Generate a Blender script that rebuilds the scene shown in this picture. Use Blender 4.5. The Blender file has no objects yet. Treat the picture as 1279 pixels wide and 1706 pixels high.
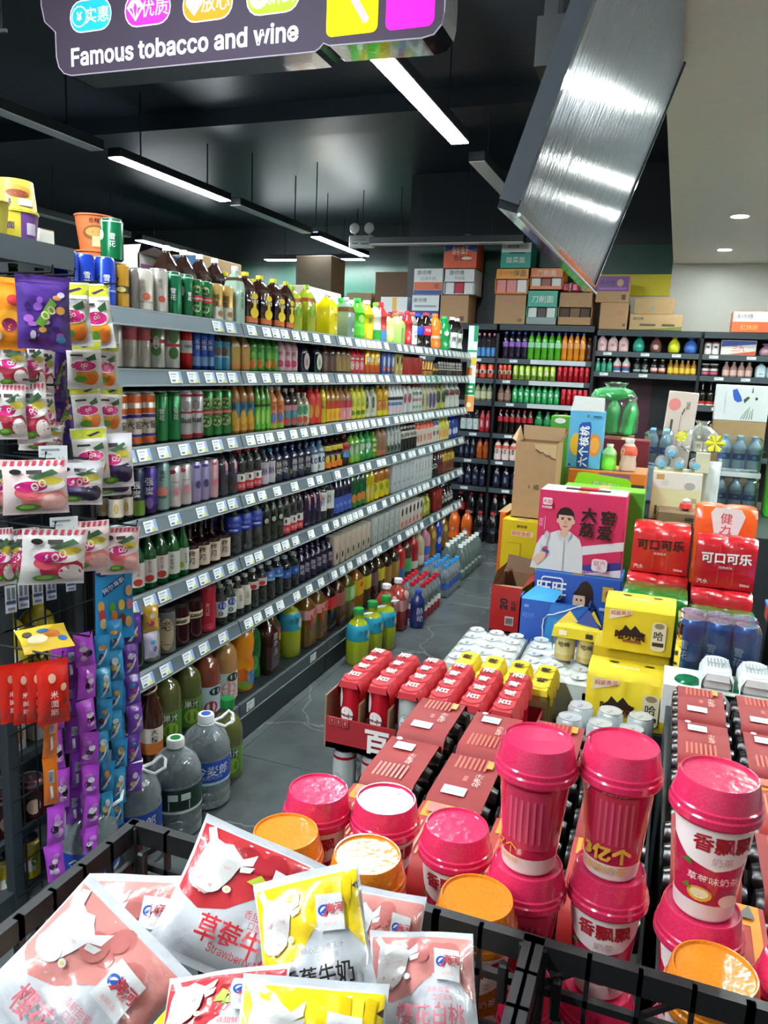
import bpy, math, random
from mathutils import Matrix, Vector
from mathutils.geometry import tessellate_polygon
random.seed(7)
PI = math.pi
SC = bpy.context.scene
COL = SC.collection

# ------------------------------------------------------------------ camera
cam_data = bpy.data.cameras.new('camera')
cam = bpy.data.objects.new('camera', cam_data)
COL.objects.link(cam)
RIGHT = Vector((0.93477409, 0.35264595, 0.04287455))
DOWN = Vector((0.10443872, -0.15745049, -0.98198875))
FWD = Vector((-0.33954374, 0.92241540, -0.18401053))
cam.matrix_world = Matrix(((RIGHT.x, -DOWN.x, -FWD.x, 0.0), (RIGHT.y, -DOWN.y, -FWD.y, 0.0),
                           (RIGHT.z, -DOWN.z, -FWD.z, 1.55), (0, 0, 0, 1)))
cam_data.sensor_fit = 'VERTICAL'
cam_data.sensor_height = 36.0
cam_data.lens = 36.0 * 1283.0 / 1706.0
cam_data.clip_start = 0.02
cam_data.clip_end = 60
SC.camera = cam

# ------------------------------------------------------------------ world and view
world = bpy.data.worlds.new('world')
SC.world = world
world.use_nodes = True
world.node_tree.nodes['Background'].inputs[0].default_value = (0.72, 0.82, 0.9, 1)
world.node_tree.nodes['Background'].inputs[1].default_value = 0.15
SC.view_settings.view_transform = 'Standard'
SC.view_settings.look = 'None'
SC.view_settings.gamma = 1.0
SC.view_settings.use_curve_mapping = False
SC.view_settings.exposure = 2.15
LAMP_POWER = 42.0        # radiance of the lit tubes
SPOT_POWER = 120.0        # radiance of the round downlights
SC.cycles.max_bounces = 8
SC.cycles.diffuse_bounces = 3
SC.cycles.glossy_bounces = 3
SC.cycles.transmission_bounces = 4
SC.cycles.transparent_max_bounces = 16
SC.cycles.caustics_reflective = False
SC.cycles.caustics_refractive = False
SC.cycles.sample_clamp_indirect = 4.0

# ------------------------------------------------------------------ materials
def lin(h):
    h = h.lstrip('#')
    out = []
    for i in (0, 2, 4):
        c = int(h[i:i + 2], 16) / 255.0
        out.append(c / 12.92 if c <= 0.04045 else ((c + 0.055) / 1.055) ** 2.4)
    return (*out, 1.0)

_M = {}
def new_mat(name):
    m = bpy.data.materials.new(name)
    m.use_nodes = True
    nt = m.node_tree
    return m, nt, nt.nodes['Principled BSDF']

def M(code):
    """'p#rrggbb' satin plastic, 'g' glossy bottle, 'c' clear plastic, 'm' metal print, 'k' cardboard, 'l' printed label, 'd' painted steel, 'f' foil bag, 'w' wire"""
    if code in _M:
        return _M[code]
    k, h = code[0], code[1:]
    m, nt, b = new_mat({'p': 'plastic', 'g': 'bottle', 'c': 'clear_plastic', 'm': 'can_print', 'k': 'cardboard', 'l': 'label',
                        'd': 'painted_steel', 'f': 'foil', 'w': 'wire', 'r': 'rubber', 'e': 'backlit', 'x': 'film', 'j': 'filled_clear_plastic', 'v': 'cup_plastic'}[k] + '_' + h.strip('#'))
    col = lin(h)
    b.inputs['Base Color'].default_value = col
    N, L = nt.nodes, nt.links
    def noise(scale, detail=3):
        tc = N.new('ShaderNodeTexCoord'); n = N.new('ShaderNodeTexNoise')
        n.inputs['Scale'].default_value = scale; n.inputs['Detail'].default_value = detail
        L.new(tc.outputs['Object'], n.inputs['Vector'])
        return n
    def bump(n, s, d=0.002):
        bp = N.new('ShaderNodeBump'); bp.inputs['Strength'].default_value = s; bp.inputs['Distance'].default_value = d
        L.new(n.outputs['Fac'], bp.inputs['Height']); L.new(bp.outputs['Normal'], b.inputs['Normal'])
        return bp.outputs['Normal']
    def vary(n, lo, hi):
        mx = N.new('ShaderNodeMix'); mx.data_type = 'RGBA'
        mx.inputs['A'].default_value = tuple(c * lo for c in col[:3]) + (1,)
        mx.inputs['B'].default_value = tuple(min(1, c * hi) for c in col[:3]) + (1,)
        L.new(n.outputs['Fac'], mx.inputs['Factor']); L.new(mx.outputs['Result'], b.inputs['Base Color'])
    if k == 'p':
        b.inputs['Roughness'].default_value = 0.3
        vary(noise(14), 0.92, 1.06)
    elif k == 'r':
        b.inputs['Roughness'].default_value = 0.42
        bump(noise(160), 0.15, 0.001)
    elif k == 'g':
        b.inputs['Roughness'].default_value = 0.1
        b.inputs['Coat Weight'].default_value = 0.6
        b.inputs['Coat Roughness'].default_value = 0.05
        vary(noise(9), 0.8, 1.15); bump(noise(55, 2), 0.1, 0.004)
    elif k == 'm':
        b.inputs['Roughness'].default_value = 0.25
        b.inputs['Metallic'].default_value = 0.35
        vary(noise(6), 0.9, 1.08)
    elif k == 'k':
        b.inputs['Roughness'].default_value = 0.62
        n = noise(24, 5); vary(n, 0.86, 1.1); bump(n, 0.12, 0.003)
    elif k == 'l':
        b.inputs['Roughness'].default_value = 0.38
        vary(noise(20), 0.94, 1.04)
    elif k == 'd':
        b.inputs['Roughness'].default_value = 0.42
        b.inputs['Metallic'].default_value = 0.15
        vary(noise(8, 5), 0.85, 1.1)
    elif k == 'w':
        b.inputs['Roughness'].default_value = 0.35
        b.inputs['Metallic'].default_value = 0.5
    elif k == 'f':
        b.inputs['Roughness'].default_value = 0.24
        b.inputs['Coat Weight'].default_value = 0.5
        b.inputs['Coat Roughness'].default_value = 0.08
        n = noise(26, 5); bump(n, 0.75, 0.006)
    elif k == 'e':
        b.inputs['Roughness'].default_value = 0.7
        b.inputs['Specular IOR Level'].default_value = 0.15
        b.inputs['Emission Color'].default_value = col
        b.inputs['Emission Strength'].default_value = 0.17
    elif k == 'v':
        b.inputs['Roughness'].default_value = 0.16
        b.inputs['Coat Weight'].default_value = 0.7
        b.inputs['Coat Roughness'].default_value = 0.04
        n = noise(420, 2); vary(n, 0.72, 1.5); bump(noise(90, 3), 0.22, 0.003)
    elif k in 'cxj':
        out = [n for n in N if n.type == 'OUTPUT_MATERIAL'][0]
        gl = N.new('ShaderNodeBsdfGlossy'); gl.inputs['Roughness'].default_value = 0.06; gl.inputs['Color'].default_value = (1, 1, 1, 1)
        fr = N.new('ShaderNodeFresnel'); fr.inputs['IOR'].default_value = 1.45; m2 = N.new('ShaderNodeMixShader')
        tr = N.new('ShaderNodeBsdfTransparent'); tr.inputs['Color'].default_value = tuple(min(1, c ** 0.55) for c in col[:3]) + (1,)
        lw = N.new('ShaderNodeLayerWeight'); lw.inputs['Blend'].default_value = 0.3
        mr = N.new('ShaderNodeMapRange')
        mr.inputs['To Min'].default_value = {'c': 0.03, 'x': 0.02, 'j': 0.17}[k]
        mr.inputs['To Max'].default_value = {'c': 0.45, 'x': 0.3, 'j': 0.6}[k]
        ms = N.new('ShaderNodeMixShader')
        b.inputs['Roughness'].default_value = 0.08
        n = noise(30, 2); bp_ = bump(n, 0.25, 0.004)
        L.new(lw.outputs['Facing'], mr.inputs['Value']); L.new(mr.outputs['Result'], ms.inputs['Fac'])
        L.new(tr.outputs[0], ms.inputs[1]); L.new(b.outputs[0], ms.inputs[2]); L.new(fr.outputs[0], m2.inputs['Fac']); L.new(ms.outputs[0], m2.inputs[1]); L.new(gl.outputs[0], m2.inputs[2]); L.new(bp_, gl.inputs['Normal']); L.new(m2.outputs[0], out.inputs['Surface'])
    _M[code] = m
    return m

def emit_mat(name, col, strength):
    m, nt, b = new_mat(name)
    b.inputs['Base Color'].default_value = lin(col)
    b.inputs['Emission Color'].default_value = lin(col)
    b.inputs['Emission Strength'].default_value = strength
    return m

# ------------------------------------------------------------------ text outlines (flat triangles, cached)
_T = {}
try:        # the sans face that ships with Blender; its built-in face serves if that is missing
    SANS = bpy.data.fonts.load(bpy.utils.system_resource('DATAFILES', path='fonts') + '/Inter.woff2')
except Exception:
    SANS = None
def glyphs(s, bold=0.0):
    if any(ord(ch) > 0x2E80 for ch in s):
        bold = min(bold, 0.006)          # dense characters fill in when thickened
    key = (s, bold)
    if key not in _T:
        cu = bpy.data.curves.new('lettering', 'FONT')
        cu.body = s; cu.font = SANS if SANS and all(ord(ch) < 0x2E80 for ch in s) else cu.font; cu.resolution_u = 1; cu.align_x = 'CENTER'; cu.align_y = 'CENTER'; cu.offset = bold
        ob = bpy.data.objects.new('lettering', cu)
        me = bpy.data.meshes.new_from_object(ob)
        me.calc_loop_triangles()
        v = [(p.co.x, p.co.y) for p in me.vertices]
        t = [tuple(q.vertices) for q in me.loop_triangles]
        if v:
            cx = (min(p[0] for p in v) + max(p[0] for p in v)) / 2
            cy = (min(p[1] for p in v) + max(p[1] for p in v)) / 2
            v = [(x - cx, y - cy) for x, y in v]
        _T[key] = (v, t)
        bpy.data.objects.remove(ob); bpy.data.curves.remove(cu); bpy.data.meshes.remove(me)
    return _T[key]

def tsplit(tris, lim):
    """split flat triangles until no edge is longer than lim (always halving the longest edge, so neighbours match)"""
    out, todo = [], list(tris)
    while todo:
        a, b, c = todo.pop()
        la = (b[0] - c[0]) ** 2 + (b[1] - c[1]) ** 2
        lb = (a[0] - c[0]) ** 2 + (a[1] - c[1]) ** 2
        lc = (a[0] - b[0]) ** 2 + (a[1] - b[1]) ** 2
        m = max(la, lb, lc)
        if m <= lim * lim:
            out.append((a, b, c))
        elif m == la:
            q = ((b[0] + c[0]) / 2, (b[1] + c[1]) / 2); todo += [(a, b, q), (a, q, c)]
        elif m == lb:
            q = ((a[0] + c[0]) / 2, (a[1] + c[1]) / 2); todo += [(a, b, q), (q, b, c)]
        else:
            q = ((a[0] + b[0]) / 2, (a[1] + b[1]) / 2); todo += [(a, q, c), (q, b, c)]
    return out

def ell(u, v, ru, rv, n=14, a0=0.0):
    return [(u + ru * math.cos(a0 + 2 * PI * i / n), v + rv * math.sin(a0 + 2 * PI * i / n)) for i in range(n)]

def rrect(u0, v0, u1, v1, r, n=4):
    out = []
    for cx, cy, s in ((u1 - r, v1 - r, 0), (u0 + r, v1 - r, 1), (u0 + r, v0 + r, 2), (u1 - r, v0 + r, 3)):
        for i in range(n + 1):
            a = (s + i / n) * PI / 2
            out.append((cx + r * math.cos(a), cy + r * math.sin(a)))
    return out

def heavy(txt, u, v, sz, mat, ang=0.0, d=0.022, sx=1.0):
    """a bold line of dense characters: the same outlines laid five times, a hair apart"""
    return [('t', txt, u + sz * d * i, v + sz * d * j, sz, mat, ang, 0.0, sx) for i, j in ((0, 0), (1, 1), (-1, 1), (1, -1), (-1, -1))]

# ------------------------------------------------------------------ mesh builder
class G:
    def __init__(s):
        s.v, s.f, s.mi, s.sm, s.mats = [], [], [], [], []
    def m(s, mat):
        if isinstance(mat, str):
            mat = M(mat)
        if mat not in s.mats:
            s.mats.append(mat)
        return s.mats.index(mat)
    def add(s, verts, faces, mat, smooth=False):
        o = len(s.v); k = s.m(mat)
        s.v += [tuple(p) for p in verts]
        for f in faces:
            s.f.append(tuple(o + i for i in f)); s.mi.append(k); s.sm.append(smooth)
        return s
    def box(s, x0, y0, z0, x1, y1, z1, mat, bev=0.0, mats=None):
        """axis box; mats may give other materials for faces by key: 'top','bottom','front'(-y),'back','left','right'"""
        mats = mats or {}
        if bev <= 0:
            V = [(x0, y0, z0), (x1, y0, z0), (x1, y1, z0), (x0, y1, z0), (x0, y0, z1), (x1, y0, z1), (x1, y1, z1), (x0, y1, z1)]
            for nm, f in (('bottom', (3, 2, 1, 0)), ('top', (4, 5, 6, 7)), ('front', (0, 1, 5, 4)), ('right', (1, 2, 6, 5)), ('back', (2, 3, 7, 6)), ('left', (3, 0, 4, 7))):
                q = mats.get(nm, mat)
                if q is not None:
                    s.add([V[i] for i in f], [(0, 1, 2, 3)], q)
            return s
        b = bev
        c = [(x0, x1), (y0, y1), (z0, z1)]
        V = []; idx = {}
        for ix in (0, 1):
            for iy in (0, 1):
                for iz in (0, 1):
                    p = (c[0][ix], c[1][iy], c[2][iz]); d = (b if ix == 0 else -b, b if iy == 0 else -b, b if iz == 0 else -b)
                    for ax in range(3):
                        idx[(ix, iy, iz, ax)] = len(V)
                        V.append(tuple(p[k] if k == ax else p[k] + d[k] for k in range(3)))
        F = []; FM = []
        names = {(0, 0): 'left', (0, 1): 'right', (1, 0): 'front', (1, 1): 'back', (2, 0): 'bottom', (2, 1): 'top'}
        for ax in range(3):
            o1, o2 = [k for k in range(3) if k != ax]
            for sd in (0, 1):
                q = []
                for a, bb in ((0, 0), (1, 0), (1, 1), (0, 1)):
                    k = [0, 0, 0]; k[ax] = sd; k[o1] = a; k[o2] = bb
                    q.append(idx[(*k, ax)])
                if (sd == 0) != (ax == 1):
                    q = q[::-1]
                F.append(q); FM.append(mats.get(names[(ax, sd)], mat))
        for ax in range(3):
            o1, o2 = [k for k in range(3) if k != ax]
            for a in (0, 1):
                for bb in (0, 1):
                    k0 = [0, 0, 0]; k0[o1] = a; k0[o2] = bb
                    k1 = list(k0); k1[ax] = 1
                    F.append([idx[(*k0, o1)], idx[(*k1, o1)], idx[(*k1, o2)], idx[(*k0, o2)]]); FM.append(mat)
        for ix in (0, 1):
            for iy in (0, 1):
                for iz in (0, 1):
                    F.append([idx[(ix, iy, iz, a)] for a in range(3)]); FM.append(mat)
        for f, q in zip(F, FM):
            s.add([V[i] for i in f], [tuple(range(len(f)))], q)
        return s
    def lathe(s, prof, mat, n=16, c=(0, 0, 0), mats=None, smooth=True, cap0=True, cap1=True):
        """prof: (r, z[, p]) rings from the bottom up; p>2 squares the ring; mats: one material per band between rings"""
        cx, cy, cz = c
        rings = []
        for q in prof:
            r, z = q[0], q[1]; p = q[2] if len(q) > 2 else 2
            ring = []
            for i in range(n):
                a = 2 * PI * (i + 0.5) / n
                ca, sa = math.cos(a), math.sin(a)
                k = r if p == 2 else r / (abs(ca) ** p + abs(sa) ** p) ** (1.0 / p)
                ring.append((cx + k * ca, cy + k * sa, cz + z))
            rings.append(ring)
        if mats is None:
            V = [p for r in rings for p in r]
            F = [(j * n + i, j * n + (i + 1) % n, (j + 1) * n + (i + 1) % n, (j + 1) * n + i) for j in range(len(rings) - 1) for i in range(n)]
            s.add(V, F, mat, smooth)
        else:
            for j in range(len(rings) - 1):
                s.add(rings[j] + rings[j + 1], [(i, (i + 1) % n, n + (i + 1) % n, n + i) for i in range(n)], mats[j] or mat, smooth)
        if cap0 and prof[0][0] > 1e-5:
            s.add(rings[0], [tuple(range(n - 1, -1, -1))], mats[0] if mats and mats[0] else mat)
        if cap1 and prof[-1][0] > 1e-5:
            s.add(rings[-1], [tuple(range(n))], mats[-1] if mats and mats[-1] else mat)
        return s
    def tube(s, pts, r, mat, n=6, closed=False):
        pts = [Vector(p) for p in pts]
        V = []; k = len(pts)
        for i, p in enumerate(pts):
            if closed:
                d = pts[(i + 1) % k] - pts[i - 1]
            else:
                d = pts[min(i + 1, k - 1)] - pts[max(i - 1, 0)]
            d.normalize()
            a = Vector((0, 0, 1)) if abs(d.z) < 0.9 else Vector((1, 0, 0))
            x = d.cross(a).normalized(); y = d.cross(x)
            for j in range(n):
                t = 2 * PI * j / n
                V.append(p + x * (r * math.cos(t)) + y * (r * math.sin(t)))
        F = []
        for i in range(k if closed else k - 1):
            q = (i + 1) % k
            F += [(i * n + j, i * n + (j + 1) % n, q * n + (j + 1) % n, q * n + j) for j in range(n)]
        if not closed:
            F += [tuple(range(n - 1, -1, -1)), tuple((k - 1) * n + j for j in range(n))]
        return s.add(V, F, mat, True)
    def bar(s, a, b, w, d, mat):
        """a square bar from a to b"""
        a, b = Vector(a), Vector(b); z = (b - a).normalized()
        x = z.cross(Vector((0, 1, 0)) if abs(z.y) < 0.9 else Vector((1, 0, 0))).normalized(); y = z.cross(x)
        V = [p + x * (i * w / 2) + y * (j * d / 2) for p in (a, b) for i, j in ((-1, -1), (1, -1), (1, 1), (-1, 1))]
        return s.add(V, [(3, 2, 1, 0), (4, 5, 6, 7), (0, 1, 5, 4), (1, 2, 6, 5), (2, 3, 7, 6), (3, 0, 4, 7)], mat)
    def prism(s, poly, y0, y1, mat, side=None):
        """poly in (x, z), front at y0, back at y1"""
        n = len(poly)
        T = tessellate_polygon([[Vector((x, z, 0)) for x, z in poly]])
        s.add([(x, y0, z) for x, z in poly], [tuple(t) for t in T], mat)
        s.add([(x, y1, z) for x, z in poly], [tuple(t) for t in T], side or mat)
        s.add([(x, y0, z) for x, z in poly] + [(x, y1, z) for x, z in poly], [(i, (i + 1) % n, n + (i + 1) % n, n + i) for i in range(n)], side or mat)
        return s
    def prints(s, items, P, lim=1e9, lift=0.0004):
        """flat print laid on a surface: P(u, v, height) -> point.  items: ('r',u0,v0,u1,v1,mat) ('e',u,v,ru,rv,mat) ('g',[(u,v)..],mat)
        ('t',text,u,v,size,mat[,angle[,bold[,stretch]]])"""
        for k, it in enumerate(items):
            h = lift * (k + 1); mat = it[-1]
            if it[0] == 't':
                txt, u, v, sz, mat = it[1:6]
                ang = math.radians(it[6]) if len(it) > 6 else 0; bold = it[7] if len(it) > 7 else 0.0; sx = it[8] if len(it) > 8 else 1.0
                gv, gt = glyphs(txt, bold)
                ca, sa = math.cos(ang), math.sin(ang)
                pts = [(u + sz * (sx * x * ca - y * sa), v + sz * (sx * x * sa + y * ca)) for x, y in gv]
                s.add([P(a, b, h) for a, b in pts], gt, mat, False)
                continue
            if it[0] == 'r':
                poly = [(it[1], it[2]), (it[3], it[2]), (it[3], it[4]), (it[1], it[4])]
            elif it[0] == 'e':
                poly = ell(it[1], it[2], it[3], it[4])
            else:
                poly = it[1]
            T = tessellate_polygon([[Vector((a, b, 0)) for a, b in poly]])
            tr = tsplit([tuple(poly[i] for i in t) for t in T], lim)
            ids = {}; V = []; F = []
            for t in tr:
                f = []
                for p in t:
                    q = (round(p[0], 6), round(p[1], 6))
                    if q not in ids:
                        ids[q] = len(V); V.append(P(p[0], p[1], h))
                    f.append(ids[q])
                F.append(tuple(f))
            s.add(V, F, mat, lim < 1e8)
        return s
    def mesh(s, name, sharp=40):
        me = bpy.data.meshes.new(name)
        me.from_pydata(s.v, [], s.f)
        for q in s.mats:
            me.materials.append(q)
        me.polygons.foreach_set('material_index', s.mi)
        me.polygons.foreach_set('use_smooth', s.sm)
        if any(s.sm):
            me.set_sharp_from_angle(angle=math.radians(sharp))
        me.update()
        return me

# ------------------------------------------------------------------ objects
LABELS = {}
def setp(o, label=None, cat=None, group=None, kind=None):
    if label:
        o['label'] = label
        if o.parent is None:
            LABELS.setdefault(label.lower(), []).append(o.name)
    if cat: o['category'] = cat
    if group: o['group'] = group
    if kind: o['kind'] = kind
    return o
def obj(name, mesh, parent=None, loc=(0, 0, 0), rz=0.0, label=None, cat=None, group=None, kind=None):
    if isinstance(mesh, G):
        mesh = mesh.mesh(name)
    o = bpy.data.objects.new(name, mesh)
    COL.objects.link(o)
    if parent is not None:
        o.parent = parent
    o.location = loc
    if rz: o.rotation_euler = (0, 0, rz)
    return setp(o, label, cat, group, kind)
def thing(name, label, cat, loc=(0, 0, 0), rz=0.0, group=None):
    return obj(name, None, None, loc, rz, label, cat, group)
def place(proto, loc, rz, label, group=None, tilt=None):
    """a copy of a prototype (name, category, [(part, mesh, [(sub, mesh)..])..]); all copies share mesh data"""
    name, cat, parts = proto
    r = thing(name, label, cat, loc, rz, group)
    if tilt: r.rotation_euler = tilt
    for pn, me, subs in parts:
        p = obj(pn, me, r)
        for sn, sm_ in subs:
            obj(sn, sm_, p)
    return r
ORD = ['first', 'second', 'third', 'fourth', 'fifth', 'sixth', 'seventh', 'eighth', 'ninth', 'tenth', 'eleventh', 'twelfth', 'thirteenth', 'fourteenth']
NUM = ['no', 'one', 'two', 'three', 'four', 'five', 'six', 'seven', 'eight', 'nine', 'ten']
def flatP(y):
    return lambda u, v, h: (u, y - h, v)

# ================================================================== the room
def struct(name, g, parent=None, loc=(0, 0, 0)):
    return obj(name, g, parent, loc, kind=None if parent else 'structure')

def floor_mat():
    m, nt, b = new_mat('dark_veined_marble')
    N, L = nt.nodes, nt.links
    tc = N.new('ShaderNodeTexCoord'); mp = N.new('ShaderNodeMapping'); mp.inputs['Rotation'].default_value = (0, 0, 0.6)
    geo = N.new('ShaderNodeNewGeometry'); L.new(geo.outputs['Position'], mp.inputs['Vector'])
    n1 = N.new('ShaderNodeTexNoise'); n1.inputs['Scale'].default_value = 2.2; n1.inputs['Detail'].default_value = 8
    L.new(mp.outputs['Vector'], n1.inputs['Vector'])
    cr = N.new('ShaderNodeValToRGB')
    cr.color_ramp.elements[0].position = 0.3; cr.color_ramp.elements[0].color = lin('#3c4142')
    cr.color_ramp.elements[1].position = 0.72; cr.color_ramp.elements[1].color = lin('#626a6b')
    L.new(n1.outputs['Fac'], cr.inputs['Fac'])
    vo = N.new('ShaderNodeTexVoronoi'); vo.feature = 'DISTANCE_TO_EDGE'; vo.inputs['Scale'].default_value = 1.5
    mxv = N.new('ShaderNodeVectorMath'); mxv.operation = 'MULTIPLY_ADD'
    n2 = N.new('ShaderNodeTexNoise'); n2.inputs['Scale'].default_value = 3.0; n2.inputs['Detail'].default_value = 4
    L.new(mp.outputs['Vector'], n2.inputs['Vector'])
    L.new(n2.outputs['Color'], mxv.inputs[0]); mxv.inputs[1].default_value = (0.35, 0.35, 0.35); L.new(mp.outputs['Vector'], mxv.inputs[2])
    L.new(mxv.outputs[0], vo.inputs['Vector'])
    cv = N.new('ShaderNodeValToRGB')
    cv.color_ramp.elements[0].position = 0.0; cv.color_ramp.elements[0].color = (0.28, 0.28, 0.28, 1)
    cv.color_ramp.elements[1].position = 0.01; cv.color_ramp.elements[1].color = (0, 0, 0, 1)
    L.new(vo.outputs['Distance'], cv.inputs['Fac'])
    mx = N.new('ShaderNodeMix'); mx.data_type = 'RGBA'
    L.new(cv.outputs['Color'], mx.inputs['Factor']); L.new(cr.outputs['Color'], mx.inputs['A']); mx.inputs['B'].default_value = lin('#a9afae')
    L.new(mx.outputs['Result'], b.inputs['Base Color'])
    b.inputs['Roughness'].default_value = 0.22
    return m

fl = struct('floor', G().box(-8.2, -3.2, -0.06, 3.4, 10.2, -0.004, M('k#3a3f3f')))
tile_me = G().box(-0.3985, -0.3985, -0.004, 0.3985, 0.3985, 0.0, floor_mat(), 0.0015).mesh('tile')
for i in range(-4, 4):
    for j in range(0, 10):
        obj('tile', tile_me, fl, (-1.1 + 0.8 * i, 0.5 + 0.8 * j, 0))

DARK = M('l#1c252e')
struct('ceiling', G().box(-8.2, -3.2, 3.4, 3.4, 10.2, 3.5, DARK))
be = struct('ceiling_beam', G().box(-8.1, 5.35, 3.28, -0.2, 5.75, 3.4, M('l#1d262f')))
WHITE = M('l#f2f0e8')
struct('ceiling_soffit', G().box(-0.15, -3.1, 2.56, 3.3, 7.5, 3.4, WHITE))
wb = struct('wall_back', G().box(-2.5, 7.5, 0, 3.3, 7.62, 3.4, M('l#c3c4bf')))
obj('band', G().box(-2.5, 7.49, 2.47, -0.155, 7.5, 2.72, M('l#144838')), wb)
obj('band', G().box(-2.5, 7.49, 2.721, -0.155, 7.5, 3.4, M('l#1a222a')), wb)
obj('band', G().box(-1.0, 7.488, 2.28, -0.155, 7.5, 2.468, M('l#c2b616')), wb)
obj('band', G().box(-2.5, 7.488, 0.0, -1.0, 7.5, 2.468, M('l#3c4446')), wb)
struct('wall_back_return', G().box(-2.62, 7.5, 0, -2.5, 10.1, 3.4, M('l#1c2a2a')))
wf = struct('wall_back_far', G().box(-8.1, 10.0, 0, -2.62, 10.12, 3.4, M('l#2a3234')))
obj('band', G().box(-8.0, 9.985, 2.3, -2.63, 10.0, 2.95, M('l#124636')), wf)
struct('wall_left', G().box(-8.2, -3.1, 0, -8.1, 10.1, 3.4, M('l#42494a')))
struct('wall_right', G().box(3.3, -3.1, 0, 3.4, 7.62, 3.4, M('l#b9bab5')))
struct('wall_front', G().box(-8.1, -3.2, 0, 3.3, -3.1, 3.4, M('l#a9aaa6')))
struct('baseboard_back', G().box(-2.5, 7.47, 0, 3.3, 7.5, 0.1, M('d#2a2e30')))

# ------------------------------------------------------------------ lamps
LIT = emit_mat('lit_diffuser', '#f1fbff', LAMP_POWER)
SPOT = emit_mat('lit_downlight', '#f6fff6', SPOT_POWER)
def lamp_proto(length, lit):
    h = G().box(-0.055, 0, 0.0, 0.055, length, 0.06, M('d#20262a'), 0.004)
    d = G().box(-0.052, 0.008, -0.006, 0.052, length - 0.008, -0.0005, LIT if lit else M('p#f2f4f2'))
    w, w2 = (G().box(-0.004, length * q, 0.06, 0.004, length * q + 0.008, 0.5, M('w#33393c')).mesh('wire') for q in (.2, .8))
    return ('ceiling_light', 'light', [('housing', h.mesh('housing'), []), ('diffuser', d.mesh('diffuser'), []), ('suspension_wire', w, []), ('suspension_wire', w2, [])])
lampA, lampB = lamp_proto(1.42, True), lamp_proto(1.42, False)
for x, y, lit, lab in [
    (-3.8, 4.63, 1, 'lit white tube light above the long left shelving, nearest in its line'),
    (-3.8, 7.82, 1, 'lit white tube light left of the emergency lamp, far in the line'),
    (-3.8, 3.05, 0, 'unlit grey tube light fixture at the left picture edge under the hanging sign'),
    (-3.8, 6.2, 0, 'unlit grey tube fixture between the two lit tubes over the left shelving'),
    (-1.38, 3.38, 1, 'large lit white tube light just below the pink square of the sign'),
    (-1.38, 5.2, 0, 'unlit grey tube fixture ending behind the tilted hanging screen'),
    (-6.1, 6.22, 0, 'unlit grey tube fixture behind the stacked noodle cups at far left'),
    (-6.1, 7.83, 1, 'lit white tube light above the white cans at far left'),
    (-3.8, 1.45, 1, 'lit tube light overhead, left of the hanging sign'),
    (-3.8, -1.6, 1, 'lit tube light behind the camera on the left'),
    (-1.38, 0.2, 1, 'lit tube light overhead above the milk crate'),
    (-1.38, -1.6, 1, 'lit tube light behind the camera over the aisle')]:
    place(lampA if lit else lampB, (x, y, 2.9), 0, lab)
for i, (x, y) in enumerate([(1.3, 2.0), (1.3, 4.2), (2.4, 1.2), (2.4, 3.4)]):  # unseen tubes added to throw fill light on the shelf fronts and screen
    place(lampA, (x, y, 2.566), 0, f'{ORD[i]} tube light added as fill in the white ceiling beyond the right picture edge')
place(lampA, (-3.92, 9.5, 2.9), PI / 2, 'lit white tube light lying crosswise at the far end of the shop')
place(lampB, (-1.36, 6.9, 2.66), PI / 2, 'unlit thin tube fixture lying crosswise above the boxes on the back shelving')
dl = ('downlight', 'light', [('trim_ring', G().lathe([(0.05, 0.012), (0.062, 0), (0.05, -0.002)], M('p#e4e4de'), 20, cap0=False, cap1=False).mesh('trim_ring'), []),
                             ('lens', G().lathe([(0.05, -0.001), (0.05, 0.002)], SPOT, 20).mesh('lens'), [])])
for x, y, lab in [(0.247, 5.43, 'round lit downlight in the white ceiling, upper of the two'), (0.228, 6.74, 'round lit downlight in the white ceiling, lower one near the back wall'),
                  (0.62, 4.1, 'round downlight in the white ceiling just outside the right picture edge'), (0.5, 2.6, 'round downlight in the white ceiling above the drinks island'),
                  (0.5, -1.4, 'round downlight in the white ceiling behind the photographer'),
                  (1.7, 5.4, 'round downlight far right beside the wall'), (1.7, 2.6, 'round downlight over the right part of the shop')]:
    place(dl, (x, y, 2.558), 0, lab)
for x, y, lab in [(-2.62, 2.55, 'thin hanging rod under the left end of the sign'), (-3.35, 6.9, 'thin dark rod hanging from the ceiling over the shelving'), (-1.95, 7.2, 'thin dark rod hanging over the back boxes')]:
    g = G().tube([(0, 0, 0.0), (0, 0, 3.4 - 2.78)], 0.005, M('w#4a5256'))
    g.box(-0.025, -0.006, -0.006, 0.025, 0.006, 0.006, M('w#7a8286'))
    obj('ceiling_rod', g, None, (x, y, 2.78), label=lab, cat='rod')

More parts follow.
